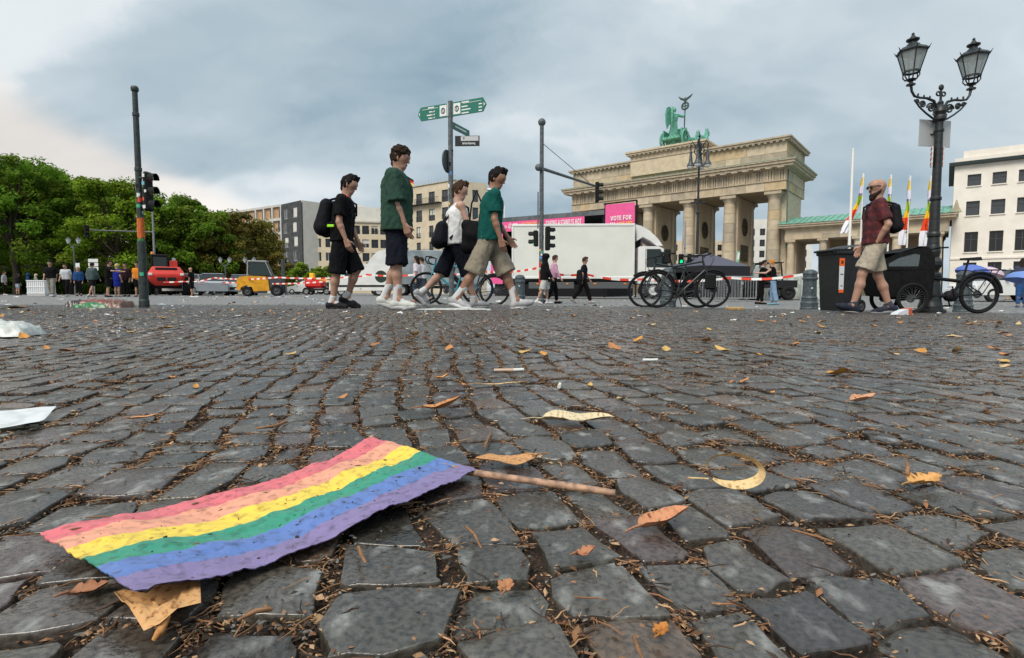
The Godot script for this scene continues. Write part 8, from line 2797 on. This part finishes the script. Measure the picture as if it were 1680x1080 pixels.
	if style != "bald":
		var HB := [bone(P.call(-0.04, 0.045, 0), P.call(0.0, 0.072, 0), 0.083 * k, 0.076 * k, 0.03), bone(P.call(-0.055, 0.0, 0), P.call(-0.06, -0.055, 0), 0.064 * k, 0.045 * k, 0.03), bone(P.call(0.0, 0.05, 0.062), P.call(-0.03, -0.02, 0.058), 0.032 * k, 0.026 * k, 0.03), bone(P.call(0.0, 0.05, -0.062), P.call(-0.03, -0.02, -0.058), 0.032 * k, 0.026 * k, 0.03), bone(P.call(-0.01, 0.085, 0), P.call(0.045, 0.088, 0), 0.055 * k, 0.044 * k, 0.03)]
		if style == "curly":
			for q in 26:
				var a := TAU * q / 26.0 * 3.0
				var e := 0.15 + 1.2 * q / 26.0
				HB.append(bone(P.call(-0.012 + cos(a) * cos(e) * 0.09, 0.05 + sin(e) * 0.085, sin(a) * cos(e) * 0.09), P.call(-0.012 + cos(a + 0.3) * cos(e) * 0.1, 0.055 + sin(e) * 0.09, sin(a + 0.3) * cos(e) * 0.1), 0.022 * k, 0.02 * k, 0.008))
		if style == "top":
			for q in 14: HB.append(bone(P.call(-0.05 + 0.009 * q, 0.10 + 0.01 * sin(q * 1.7), 0.045 * sin(q * 2.4)), P.call(-0.035 + 0.009 * q, 0.135 + 0.012 * sin(q * 2.9), 0.05 * sin(q * 2.4)), 0.026 * k, 0.018 * k, 0.012))
		if style == "long":
			for z in [-1.0, 0.0, 1.0]: HB.append(bone(P.call(-0.05, 0.02, z * 0.05), P.call(-0.07, -0.2, z * 0.06), 0.055 * k, 0.035 * k, 0.03))
		if style == "hood":
			HB = [bone(P.call(-0.03, 0.03, 0), P.call(0.02, 0.045, 0), 0.118 * k, 0.102 * k, 0.03), bone(P.call(-0.04, -0.02, 0), neck, 0.10 * k, 0.10 * k, 0.03)]
		var hmb := MB.new()
		nets(hmb, HB, 0.008 if hero else 0.025, 0.011 if style != "hood" else 0.002, 24.0)
		part(o, "hood" if style == "hood" else "hair", hmb, mat(fit.shirt.r, fit.shirt.g, fit.shirt.b, 0.85) if style == "hood" else hm)
	if hero:
		for z in [-1.0, 1.0]:
			var eb := MB.new()
			eb.ball(P.call(0.0845, 0.014, z * 0.031), Vector3.ONE * 0.0075 * k, 6, 8)
			part(o, "eye", eb, mat(0.03, 0.02, 0.015, 0.2))
			eb = MB.new()
			eb.tube([P.call(0.089, 0.033, z * 0.016), P.call(0.09, 0.038, z * 0.032), P.call(0.08, 0.034, z * 0.048)], 0.003 * k, 5)
			part(o, "eyebrow", eb, mat(0.03, 0.02, 0.015, 0.8))
		var lip := MB.new()
		lip.ball(P.call(0.081, -0.051, 0), Vector3(0.006, 0.005, 0.02) * k, 6, 8, hb)
		part(o, "mouth", lip, mat(0.33, 0.12, 0.10, 0.5))
	if fit.has("beard"):
		var bb := MB.new()
		nets(bb, [bone(P.call(0.04, -0.09, 0), P.call(0.05, -0.125, 0), 0.044 * k, 0.04 * k, 0.03), bone(P.call(0.0, -0.045, -0.064), P.call(0.045, -0.09, -0.03), 0.016 * k, 0.028 * k, 0.02), bone(P.call(0.0, -0.045, 0.064), P.call(0.045, -0.09, 0.03), 0.016 * k, 0.028 * k, 0.02), bone(P.call(0.086, -0.038, -0.02), P.call(0.086, -0.038, 0.02), 0.007 * k, 0.007 * k, 0.005)], 0.007, 0.007, 40.0)
		part(o, "beard", bb, mat(0.026, 0.016, 0.012, 0.8))
	if fit.has("sunglasses"):
		var gb := MB.new()
		for z in [-1.0, 1.0]:
			gb.ball(P.call(0.098, 0.014, z * 0.034), Vector3(0.006, 0.022, 0.03) * k, 6, 10, hb)
			gb.tube([P.call(0.095, 0.022, z * 0.06), P.call(0.03, 0.025, z * 0.083), P.call(-0.015, 0.02, z * 0.088)], 0.004, 5)
		gb.tube([P.call(0.1, 0.02, -0.03), P.call(0.1, 0.02, 0.03)], 0.004, 5)
		part(o, "sunglasses", gb, mat(0.01, 0.01, 0.01, 0.1))
	# shirt
	var sc: Color = fit.shirt
	var loose: float = fit.get("loose", 0.018)
	var hem: float = fit.get("hem", 0.02) * k
	var S := []
	for s in 2:
		var z := 1.0 if s == 0 else -1.0
		S.append(bone(hip + lat * z * 0.075 * k - up * (hem + 0.06), chest + lat * z * 0.08 * k, (0.108 * wide + loose) * k, (0.108 * wide + loose) * k, 0.06))
		if fit.get("sleeve", 0.6) > 0.0: S.append(bone(chest + up * 0.075 * k, J["s%d" % s], (0.08 + loose * 0.5) * k, (0.057 + loose * 0.6) * k, 0.05))
		else: S.append(bone(chest, (chest + up * 0.11 * k).lerp(J["s%d" % s], 0.55), 0.10 * k, 0.062 * k, 0.04))
		var sl: float = fit.get("sleeve", 0.6)
		if sl > 0.0:
			S.append(bone(J["s%d" % s], J["s%d" % s].lerp(J["e%d" % s], minf(sl, 1.0)), (0.056 + loose * 0.6) * k, (0.055 + loose) * k, 0.03, sl <= 1.0))
			if sl > 1.0: S.append(bone(J["e%d" % s], J["e%d" % s].lerp(J["w%d" % s], sl - 1.0), (0.05 + loose) * k, (0.036 + loose) * k, 0.03, true))
	if fit.get("sleeve", 0.6) > 0.0 : S.append(bone(chest + up * 0.08 * k, neck - up * 0.005, 0.09 * k, 0.062 * k, 0.04, true))
	var smb := MB.new()
	nets(smb, S, cell * 1.05, 0.013 if hero else 0.004, 9.0, hip.y - hem)
	var shm: StandardMaterial3D
	if fit.has("plaid"): shm = plaid(sc)
	else: shm = worn(sc.r, sc.g, sc.b, 0.85, 1.2, 0.12, 5, 0.5)
	part(o, fit.get("shirt_name", "shirt"), smb, shm)
	if fit.has("collar"):
		var cb := MB.new()
		cb.torus(neck + up * 0.02 * k, 0.06 * k, 0.016 * k, Basis(Vector3(0, 0, 1), -lean - 0.25), 18, 6)
		part(o, "collar", cb, mat(fit.collar.r, fit.collar.g, fit.collar.b, 0.7))
	# trousers, shorts or skirt
	var bc: Color = fit.bottom
	var T := []
	var len: float = fit.get("len", 0.55)          # share of the leg that is covered
	for s in 2:
		var z := 1.0 if s == 0 else -1.0
		T.append(bone(hip + lat * z * 0.07 * k + up * 0.05 * k, J["h%d" % s], 0.094 * k * wide, 0.096 * k * wide, 0.02))
		var fl: float = fit.get("flare", 0.0) * k
		if len < 0.64:
			var end: Vector3 = J["h%d" % s].lerp(J["k%d" % s], len * 2.0) if len <= 0.5 else J["k%d" % s].lerp(J["a%d" % s], len * 2.0 - 1.0)
			T.append(bone(J["h%d" % s], end, 0.098 * k * wide, 0.086 * k * wide + fl, 0.02, true))
		elif len <= 0.5: T.append(bone(J["h%d" % s], J["h%d" % s].lerp(J["k%d" % s], len * 2.0), 0.105 * k * wide, 0.092 * k * wide + fl, 0.04, true))
		else:
			T.append(bone(J["h%d" % s], J["k%d" % s], 0.105 * k * wide, 0.078 * k + fl * 0.7, 0.04))
			T.append(bone(J["k%d" % s], J["k%d" % s].lerp(J["a%d" % s], len * 2.0 - 1.0), 0.078 * k + fl * 0.7, 0.066 * k + fl, 0.03, true))
	var tmb := MB.new()
	if fit.has("skirt"):
		T.append(bone(hip, Vector3(hip.x, hip.y * (1.0 - len), 0), 0.14 * k, 0.17 * k, 0.04, true))
	nets(tmb, T, cell * 1.05, 0.012 if hero else 0.004, 8.0, -99.0, hip.y + 0.06 * k)
	part(o, fit.get("bottom_name", "shorts"), tmb, worn(bc.r, bc.g, bc.b, 0.85, 1.2, 0.15, 5, 0.5))
	# socks and shoes
	for s in 2:
		if fit.has("sock"):
			var kb := MB.new()
			nets(kb, [bone(J["heel%d" % s].lerp(J["a%d" % s], 0.4), J["a%d" % s].lerp(J["k%d" % s], fit.get("sock_len", 0.25)), 0.042 * k, 0.047 * k, 0.02, true), bone(J["a%d" % s], J["ball%d" % s], 0.04 * k, 0.03 * k, 0.02)], cell)
			part(o, "sock", kb, mat(fit.sock.r, fit.sock.g, fit.sock.b, 0.9))
		var bt := MB.new()
		var SH := [bone(J["heel%d" % s] + Vector3(0, 0.012, 0) * k, J["ball%d" % s] + Vector3(0, 0.008, 0) * k, 0.043 * k, 0.044 * k, 0.02), bone(J["ball%d" % s], J["toe%d" % s], 0.044 * k, 0.034 * k, 0.02), bone(J["heel%d" % s], J["a%d" % s] - Vector3(0, 0.012, 0) * k, 0.044 * k, 0.045 * k, 0.02, true)]
		nets(bt, SH, 0.01 if hero else 0.025, 0.0, 1.0, 0.001)
		var so := part(o, "shoe", bt, mat(fit.shoe.r, fit.shoe.g, fit.shoe.b, 0.6))
		if hero and fit.has("sole"):
			var sl := MB.new()
			nets(sl, [bone(J["heel%d" % s] - Vector3(0, 0.02, 0) * k, J["ball%d" % s] - Vector3(0, 0.016, 0) * k, 0.041 * k, 0.043 * k, 0.01), bone(J["ball%d" % s] - Vector3(0, 0.016, 0) * k, J["toe%d" % s] - Vector3(0, 0.01, 0) * k, 0.043 * k, 0.035 * k, 0.01)], 0.01, 0.0, 1.0, 0.0005, maxf(J["heel%d" % s].y, 0.03) - 0.012)
			part(so, "sole", sl, mat(fit.sole.r, fit.sole.g, fit.sole.b, 0.7))
	o.set_meta("joints", J)
	o.set_meta("spine", [hip, waist, chest, neck, up, lat, k])
	return o

func am_pocket(pose: Dictionary, s: int) -> bool:
	return pose.get("pocket", []).has(s)

func plaid(c: Color) -> StandardMaterial3D:
	var im := Image.create(128, 128, false, Image.FORMAT_RGB8)
	for y in 128:
		for x in 128:
			var a := 1.0 if (x % 64) < 30 else 0.45
			var b := 1.0 if (y % 64) < 30 else 0.45
			var f := a * b
			var q := Color(c.r * (0.35 + f * 1.3), c.g * (0.5 + f * 0.6), c.b * (0.6 + f * 0.5)).linear_to_srgb()
			if x % 64 == 14 or y % 64 == 14: q = q.lerp(Color(0.75, 0.65, 0.6), 0.35)
			im.set_pixel(x, y, q)
	var m := StandardMaterial3D.new()
	m.albedo_texture = ImageTexture.create_from_image(im)
	m.uv1_triplanar = true
	m.uv1_scale = Vector3.ONE * 4.5
	m.roughness = 0.85
	return m

func backpack(p: Node3D, label: String, c: Color, size := Vector3(0.14, 0.42, 0.28), accent := Color(0, 0, 0), drop := 0.0) -> void:
	var sp: Array = p.get_meta("spine")
	var k: float = sp[6]
	var up: Vector3 = sp[4]; var lat: Vector3 = sp[5]
	var fwd := up.cross(lat) * -1.0
	if fwd.x < 0: fwd = -fwd
	var o := thing("backpack", label, "backpack", p.position, p.rotation.y)
	var base: Vector3 = sp[2] - up * (0.06 + drop) * k - fwd * (0.14 + size.x * 0.5) * k
	var B := []
	for z in [-1.0, 1.0]:
		B.append(bone(base + up * size.y * 0.3 + lat * z * size.z * 0.25, base - up * size.y * 0.3 + lat * z * size.z * 0.3 - fwd * 0.02, size.x * 0.55, size.x * 0.75, 0.06))
	B.append(bone(base - up * size.y * 0.25 - fwd * size.x * 0.5 - lat * size.z * 0.2, base - up * size.y * 0.25 - fwd * size.x * 0.5 + lat * size.z * 0.2, size.x * 0.42, size.x * 0.42, 0.05))
	var mb := MB.new()
	nets(mb, B, 0.014, 0.005, 9.0)
	part(o, "sack", mb, worn(c.r, c.g, c.b, 0.7, 3.0, 0.25, 5))
	for z in [-1.0, 1.0]:
		var st := MB.new()
		var sh: Vector3 = sp[2] + up * 0.16 * k + lat * z * 0.10 * k
		st.tube([base + up * size.y * 0.4 + lat * z * 0.08, sh, sh + fwd * 0.13 * k - up * 0.06, sh + fwd * 0.135 * k - up * 0.2 * k + lat * z * 0.03, base - up * size.y * 0.2 + lat * z * 0.17 * k + fwd * 0.08], 0.016, 6)
		part(o, "strap", st, mat(c.r * 1.2, c.g * 1.2, c.b * 1.2, 0.8))
	if accent.r + accent.g > 0.1:
		var ab := MB.new()
		ab.bbox(Vector3.ZERO, Vector3(0.09, 0.035, 0.02), 0.006)
		part(o, "bright_tag", ab, mat(accent.r, accent.g, accent.b, 0.5), base - up * size.y * 0.25 + lat * (size.z * 0.5 + 0.05) + fwd * 0.11)

func build_people() -> void:
	var black := Color(0.006, 0.006, 0.007); var navy := Color(0.008, 0.010, 0.018); var whitec := Color(0.56, 0.56, 0.57)
	# the four walkers, all going to the right
	var p := person("young man in black tee and black shorts with a full backpack, walking", G(563, 7.35), 0.0, 1.77,
		{"legs": [[-0.10, 0.06, 0.0], [0.42, 0.78, 0.35]], "arms": [[-0.10, 0.45, 0.12], [0.1, 0.3, 0.12]], "lean": 0.10, "head_lean": 0.32, "twist": 0.05},
		{"shirt": black, "bottom": Color(0.006, 0.0065, 0.008), "len": 0.55, "flare": 0.03, "collar": Color(0.6, 0.05, 0.03), "shoe": Color(0.015, 0.015, 0.017), "sole": Color(0.02, 0.02, 0.02), "sock": whitec, "sock_len": 0.2, "hair": "top", "hair_color": Color(0.012, 0.010, 0.010), "loose": 0.022, "hem": 0.06, "sleeve": 0.72}, true)
	backpack(p, "bulky black backpack worn by the walker in the black tee", Color(0.007, 0.0075, 0.011), Vector3(0.15, 0.5, 0.3), Color(0.35, 0.8, 0.02), 0.06)
	p = person("tall young man in a loose dark green shirt and dark shorts", G(653, 6.4), -0.12, 1.84,
		{"legs": [[0.07, 0.05, 0.0], [-0.10, 0.22, 0.30]], "arms": [[0.12, 0.22, 0.06, -0.12], [-0.1, 0.2, 0.1]], "lean": 0.02, "head_lean": 0.20, "twist": 0.1, "pocket": [1]},
		{"shirt": Color(0.03, 0.07, 0.05), "bottom": navy, "len": 0.54, "flare": 0.035, "shoe": Color(0.5, 0.51, 0.48), "sole": Color(0.55, 0.55, 0.55), "sock": whitec, "sock_len": 0.42, "hair": "curly", "hair_color": Color(0.028, 0.017, 0.012), "loose": 0.05, "hem": 0.10, "sleeve": 0.95, "collar": Color(0.035, 0.085, 0.055)}, true)
	p = person("young man in a white sleeveless top and dark shorts seen from behind", G(748, 7.5), 0.35, 1.74,
		{"legs": [[0.36, 0.12, -0.1], [-0.38, 0.42, 0.75]], "arms": [[0.35, 1.75, 0.2, -0.45], [0.3, 1.5, 0.2, -0.4]], "lean": 0.06, "head_lean": 0.18, "head_yaw": -0.35, "curl": 0.7},
		{"shirt": Color(0.72, 0.72, 0.72), "shirt_name": "tank_top", "bottom": navy, "len": 0.55, "flare": 0.03, "shoe": Color(0.3, 0.3, 0.32), "sole": Color(0.6, 0.6, 0.6), "sock": whitec, "sock_len": 0.2, "hair": "top", "hair_color": Color(0.05, 0.028, 0.017), "sleeve": 0.0, "loose": 0.026, "hem": 0.04, "skin": SKINS[2]}, true)
	backpack(p, "dark sling bag worn low on the white topped walker's back", Color(0.007, 0.008, 0.012), Vector3(0.13, 0.34, 0.2), Color(0, 0, 0), 0.22)
	p = person("young man in a teal tee and khaki cargo shorts in long stride", G(803, 6.85), -0.05, 1.79,
		{"legs": [[-0.38, 0.22, 0.30], [0.46, 0.10, -0.22]], "arms": [[-0.02, 0.32, 0.1], [0.35, 0.25, 0.15]], "lean": 0.08, "head_lean": 0.30, "head_yaw": -0.3, "twist": 0.25},
		{"shirt": Color(0.006, 0.085, 0.072), "bottom": Color(0.27, 0.235, 0.18), "bottom_name": "cargo_shorts", "len": 0.56, "flare": 0.045, "shoe": Color(0.35, 0.35, 0.36), "sole": Color(0.7, 0.7, 0.7), "sock": whitec, "sock_len": 0.45, "hair": "top", "hair_color": Color(0.012, 0.010, 0.009), "loose": 0.026, "hem": 0.06, "sleeve": 0.72, "collar": Color(0.7, 0.7, 0.68), "skin": SKINS[1]}, true)
	# dark bag hanging at his far side
	var bg := MB.new()
	var q0 := G(781, 7.15)
	nets(bg, [bone(Vector3(-0.1, 0.80, 0), Vector3(0.1, 0.80, 0), 0.10, 0.10, 0.06), bone(Vector3(-0.12, 1.08, 0), Vector3(0.1, 1.05, 0), 0.07, 0.07, 0.06), bone(Vector3(-0.06, 0.95, 0), Vector3(0.08, 0.92, 0), 0.12, 0.12, 0.06)], 0.016, 0.006, 9.0)
	var bo := thing("shoulder_bag", "black shoulder bag swinging between the white top and the teal tee", "bag", q0)
	part(bo, "sack", bg, worn(0.006, 0.006, 0.007, 0.75, 3.0, 0.25, 5))
	var strap := MB.new()
	strap.tube([Vector3(-0.08, 1.12, 0), Vector3(-0.05, 1.35, 0.02), Vector3(0.02, 1.5, 0.1), Vector3(0.1, 1.3, 0.08), Vector3(0.08, 1.08, 0.0)], 0.012, 6)
	part(bo, "strap", strap, mat(0.015, 0.015, 0.016, 0.8))
	# bearded man walking to the left
	p = person("bald bearded man in a dark red plaid shirt and beige shorts", G(1432, 7.4), PI - 0.25, 1.82,
		{"legs": [[-0.20, 0.14, 0.12], [0.40, 0.18, -0.30]], "arms": [[0.12, 0.3, 0.1], [-0.30, 0.75, 0.28, -0.35]], "lean": -0.01, "head_lean": 0.02, "head_yaw": 0.25, "twist": -0.15, "pocket": [1]},
		{"shirt": Color(0.075, 0.010, 0.014), "plaid": true, "bottom": Color(0.42, 0.37, 0.29), "len": 0.43, "flare": 0.02, "shoe": Color(0.018, 0.022, 0.035), "sole": Color(0.25, 0.25, 0.25), "sock": Color(0.05, 0.05, 0.07), "sock_len": 0.12, "hair": "bald", "beard": true, "sunglasses": true, "loose": 0.02, "hem": 0.03, "sleeve": 0.78, "wide": 1.06, "skin": SKINS[0]}, true)
	backpack(p, "black backpack on the bearded man's back", Color(0.012, 0.012, 0.015), Vector3(0.10, 0.42, 0.26))
	stage("heroes")
	# people farther off
	var walk := {"legs": [[0.36, 0.1, -0.15], [-0.34, 0.3, 0.4]], "arms": [[-0.3, 0.25, 0.1], [0.3, 0.3, 0.1]]}
	var walk2 := {"legs": [[-0.22, 0.2, 0.2], [0.26, 0.2, -0.1]], "arms": [[0.2, 0.4, 0.12], [-0.2, 0.3, 0.12]]}
	var stand := {"legs": [[0.03, 0.03, 0.0], [-0.04, 0.03, 0.0]], "arms": [[0.05, 0.3, 0.12], [-0.05, 0.25, 0.12]], "lean": 0.02}
	var hug := {"legs": [[0.05, 0.05, 0.0], [-0.12, 0.1, 0.0]], "arms": [[1.0, 0.6, 0.2], [0.9, 0.7, 0.2]], "lean": 0.08}
	var L := func(label: String, px: float, d: float, yaw: float, h: float, pose: Dictionary, fit: Dictionary) -> Node3D: return person(label, G(px, d), yaw, h, pose, fit, false, "people across the road")
	L.call("person in a black hoodie with hood up and pale grey shorts", 893.0, 19.0, 0.15, 1.76, walk2, {"shirt": black, "shirt_name": "hoodie", "hair": "hood", "sleeve": 1.95, "loose": 0.03, "hem": 0.1, "bottom": Color(0.45, 0.45, 0.43), "len": 0.5, "flare": 0.04, "sock": whitec, "shoe": whitec})
	L.call("person in a pink shirt and black trousers beside the black hoodie", 908.0, 19.8, 0.1, 1.76, walk2, {"shirt": Color(0.6, 0.33, 0.45), "sleeve": 1.9, "bottom": black, "bottom_name": "trousers", "len": 0.96, "shoe": black, "hair": "short", "hair_color": Color(0.05, 0.03, 0.02), "skin": SKINS[2]})
	L.call("man in a navy tee and black trousers striding past the truck", 957.0, 20.5, 0.0, 1.76, walk, {"shirt": navy, "sleeve": 0.8, "bottom": black, "bottom_name": "trousers", "len": 0.96, "flare": 0.01, "shoe": Color(0.3, 0.3, 0.3), "hair": "top", "hair_color": Color(0.05, 0.03, 0.02)})
	L.call("woman in a white top and dark jeans between the green shirt and the bicycle", 686.0, 19.6, PI - 0.3, 1.68, walk2, {"shirt": Color(0.66, 0.6, 0.66), "sleeve": 0.9, "bottom": Color(0.02, 0.035, 0.06), "bottom_name": "jeans", "len": 0.93, "shoe": Color(0.2, 0.1, 0.06), "hair": "long", "hair_color": Color(0.02, 0.014, 0.012)})
	L.call("dark haired person in white walking close behind the woman with dark jeans", 694.0, 21.0, PI - 0.2, 1.74, walk, {"shirt": Color(0.68, 0.66, 0.66), "sleeve": 0.9, "bottom": Color(0.03, 0.04, 0.06), "bottom_name": "jeans", "len": 0.93, "shoe": black, "hair": "short"})
	L.call("dark haired person in black embracing the companion in pale jeans", 1249.0, 21.2, -0.4, 1.70, hug, {"shirt": black, "sleeve": 1.9, "loose": 0.025, "bottom": black, "bottom_name": "trousers", "len": 0.96, "shoe": black, "hair": "short", "collar": Color(0.6, 0.6, 0.6)})
	L.call("orange haired person in a black top and pale blue jeans", 1268.0, 20.6, PI - 0.5, 1.70, hug, {"shirt": black, "sleeve": 0.15, "bottom": Color(0.22, 0.33, 0.48), "bottom_name": "jeans", "len": 0.94, "flare": 0.03, "shoe": Color(0.12, 0.3, 0.4), "hair": "short", "hair_color": Color(0.45, 0.18, 0.03), "skin": SKINS[2]})
	L.call("man in a black polo and beige trousers beside the white crate", 85.0, 27.6, -1.2, 1.78, walk2, {"shirt": black, "sleeve": 0.9, "loose": 0.03, "wide": 1.12, "bottom": Color(0.26, 0.24, 0.21), "bottom_name": "trousers", "len": 0.95, "flare": 0.02, "shoe": whitec, "hair": "short"})
	L.call("woman in a white tee and black trousers with a dark shoulder strap", 110.0, 28.5, -1.4, 1.68, walk2, {"shirt": Color(0.55, 0.56, 0.6), "sleeve": 0.8, "wide": 1.08, "bottom": black, "bottom_name": "trousers", "len": 0.96, "flare": 0.02, "shoe": whitec, "hair": "short", "hair_color": Color(0.04, 0.025, 0.02)})
	L.call("woman in a blue top half hidden behind the white tee", 130.0, 31.0, -1.0, 1.64, stand, {"shirt": Color(0.02, 0.07, 0.2), "sleeve": 1.9, "bottom": black, "bottom_name": "trousers", "len": 0.9, "shoe": black, "hair": "long", "hair_color": Color(0.3, 0.24, 0.12)})
	L.call("broad person in a grey-green top and black skirt seen from behind", 152.0, 27.0, 1.4, 1.70, walk2, {"shirt": Color(0.06, 0.09, 0.09), "sleeve": 1.9, "loose": 0.03, "wide": 1.25, "hem": 0.08, "bottom": black, "bottom_name": "skirt", "skirt": true, "len": 0.4, "shoe": Color(0.5, 0.45, 0.4), "hair": "short"})
	L.call("man in a black tee reaching towards the woman in blue", 179.0, 26.6, 0.2, 1.76, hug, {"shirt": black, "sleeve": 0.8, "wide": 1.1, "bottom": black, "len": 0.5, "flare": 0.03, "shoe": black, "hair": "short"})
	L.call("blonde woman in a bright blue dress", 193.0, 28.0, 1.2, 1.68, stand, {"shirt": Color(0.012, 0.025, 0.25), "shirt_name": "dress", "sleeve": 0.7, "wide": 1.1, "hem": 0.1, "bottom": Color(0.012, 0.025, 0.25), "bottom_name": "dress_skirt", "skirt": true, "len": 0.42, "shoe": Color(0.4, 0.35, 0.3), "hair": "short", "hair_color": Color(0.5, 0.38, 0.18), "skin": SKINS[2]})
	L.call("person in dark clothes standing right behind the woman in blue", 208.0, 28.6, -1.5, 1.74, stand, {"shirt": Color(0.03, 0.012, 0.014), "sleeve": 1.5, "bottom": black, "bottom_name": "trousers", "len": 0.95, "shoe": black, "hair": "short"})
	L.call("person with an orange bag and black shorts just left of the signal pole", 227.0, 28.2, -1.5, 1.76, stand, {"shirt": Color(0.7, 0.22, 0.02), "sleeve": 0.6, "bottom": black, "len": 0.5, "shoe": Color(0.2, 0.12, 0.08), "hair": "short"})
	L.call("balding man in black standing between the telehandler and the barrier", 315.0, 33.0, PI, 1.72, stand, {"shirt": black, "sleeve": 0.9, "loose": 0.025, "bottom": black, "len": 0.55, "shoe": black, "hair": "bald"})
	L.call("person in a grey tee at the picture's left edge", 8.0, 38.0, 0.4, 1.66, stand, {"shirt": Color(0.33, 0.34, 0.36), "sleeve": 0.8, "bottom": black, "bottom_name": "trousers", "len": 0.9, "shoe": whitec, "hair": "short", "wide": 1.1})
	L.call("person in black and light denim shorts under the trees", 30.0, 40.0, 1.2, 1.60, stand, {"shirt": black, "sleeve": 1.5, "bottom": Color(0.3, 0.38, 0.45), "len": 0.4, "shoe": black, "hair": "long"})
	L.call("person in a blue jacket under the trees left of the crate", 47.0, 40.5, 0.8, 1.62, stand, {"shirt": Color(0.012, 0.05, 0.14), "sleeve": 1.9, "hem": 0.15, "bottom": Color(0.05, 0.08, 0.1), "bottom_name": "trousers", "len": 0.9, "shoe": black, "hair": "hood"})
	L.call("person with pale hair under the trees just over the crate", 60.0, 41.0, 0.8, 1.58, stand, {"shirt": Color(0.4, 0.42, 0.33), "sleeve": 1.9, "bottom": black, "bottom_name": "trousers", "len": 0.9, "shoe": black, "hair": "long", "hair_color": Color(0.5, 0.45, 0.35)})
	L.call("person in a white tee and dark shorts by the white building", 1655.0, 31.0, 1.3, 1.74, stand, {"shirt": Color(0.68, 0.68, 0.66), "sleeve": 0.9, "loose": 0.03, "bottom": Color(0.02, 0.02, 0.025), "len": 0.5, "shoe": Color(0.4, 0.3, 0.2), "hair": "short"})
	L.call("person in blue jeans under the umbrella at the right edge", 1676.0, 19.0, 1.0, 1.70, stand, {"shirt": Color(0.05, 0.06, 0.1), "sleeve": 1.0, "bottom": Color(0.03, 0.09, 0.24), "bottom_name": "jeans", "len": 0.95, "shoe": Color(0.1, 0.12, 0.2), "hair": "long"})
	# bag carried by the striding man
	var jb := MB.new()
	nets(jb, [bone(Vector3(0, 0.9, 0), Vector3(0, 1.15, 0), 0.12, 0.1, 0.05), bone(Vector3(0.03, 0.75, 0), Vector3(0, 0.95, 0), 0.08, 0.1, 0.05)], 0.03, 0.008, 9.0)
	single("carried_jacket", jb, mat(0.01, 0.01, 0.011, 0.8), "black jacket carried at the striding man's side", "jacket", G(952.0, 20.2) + Vector3(-0.05, 0, 0.12))
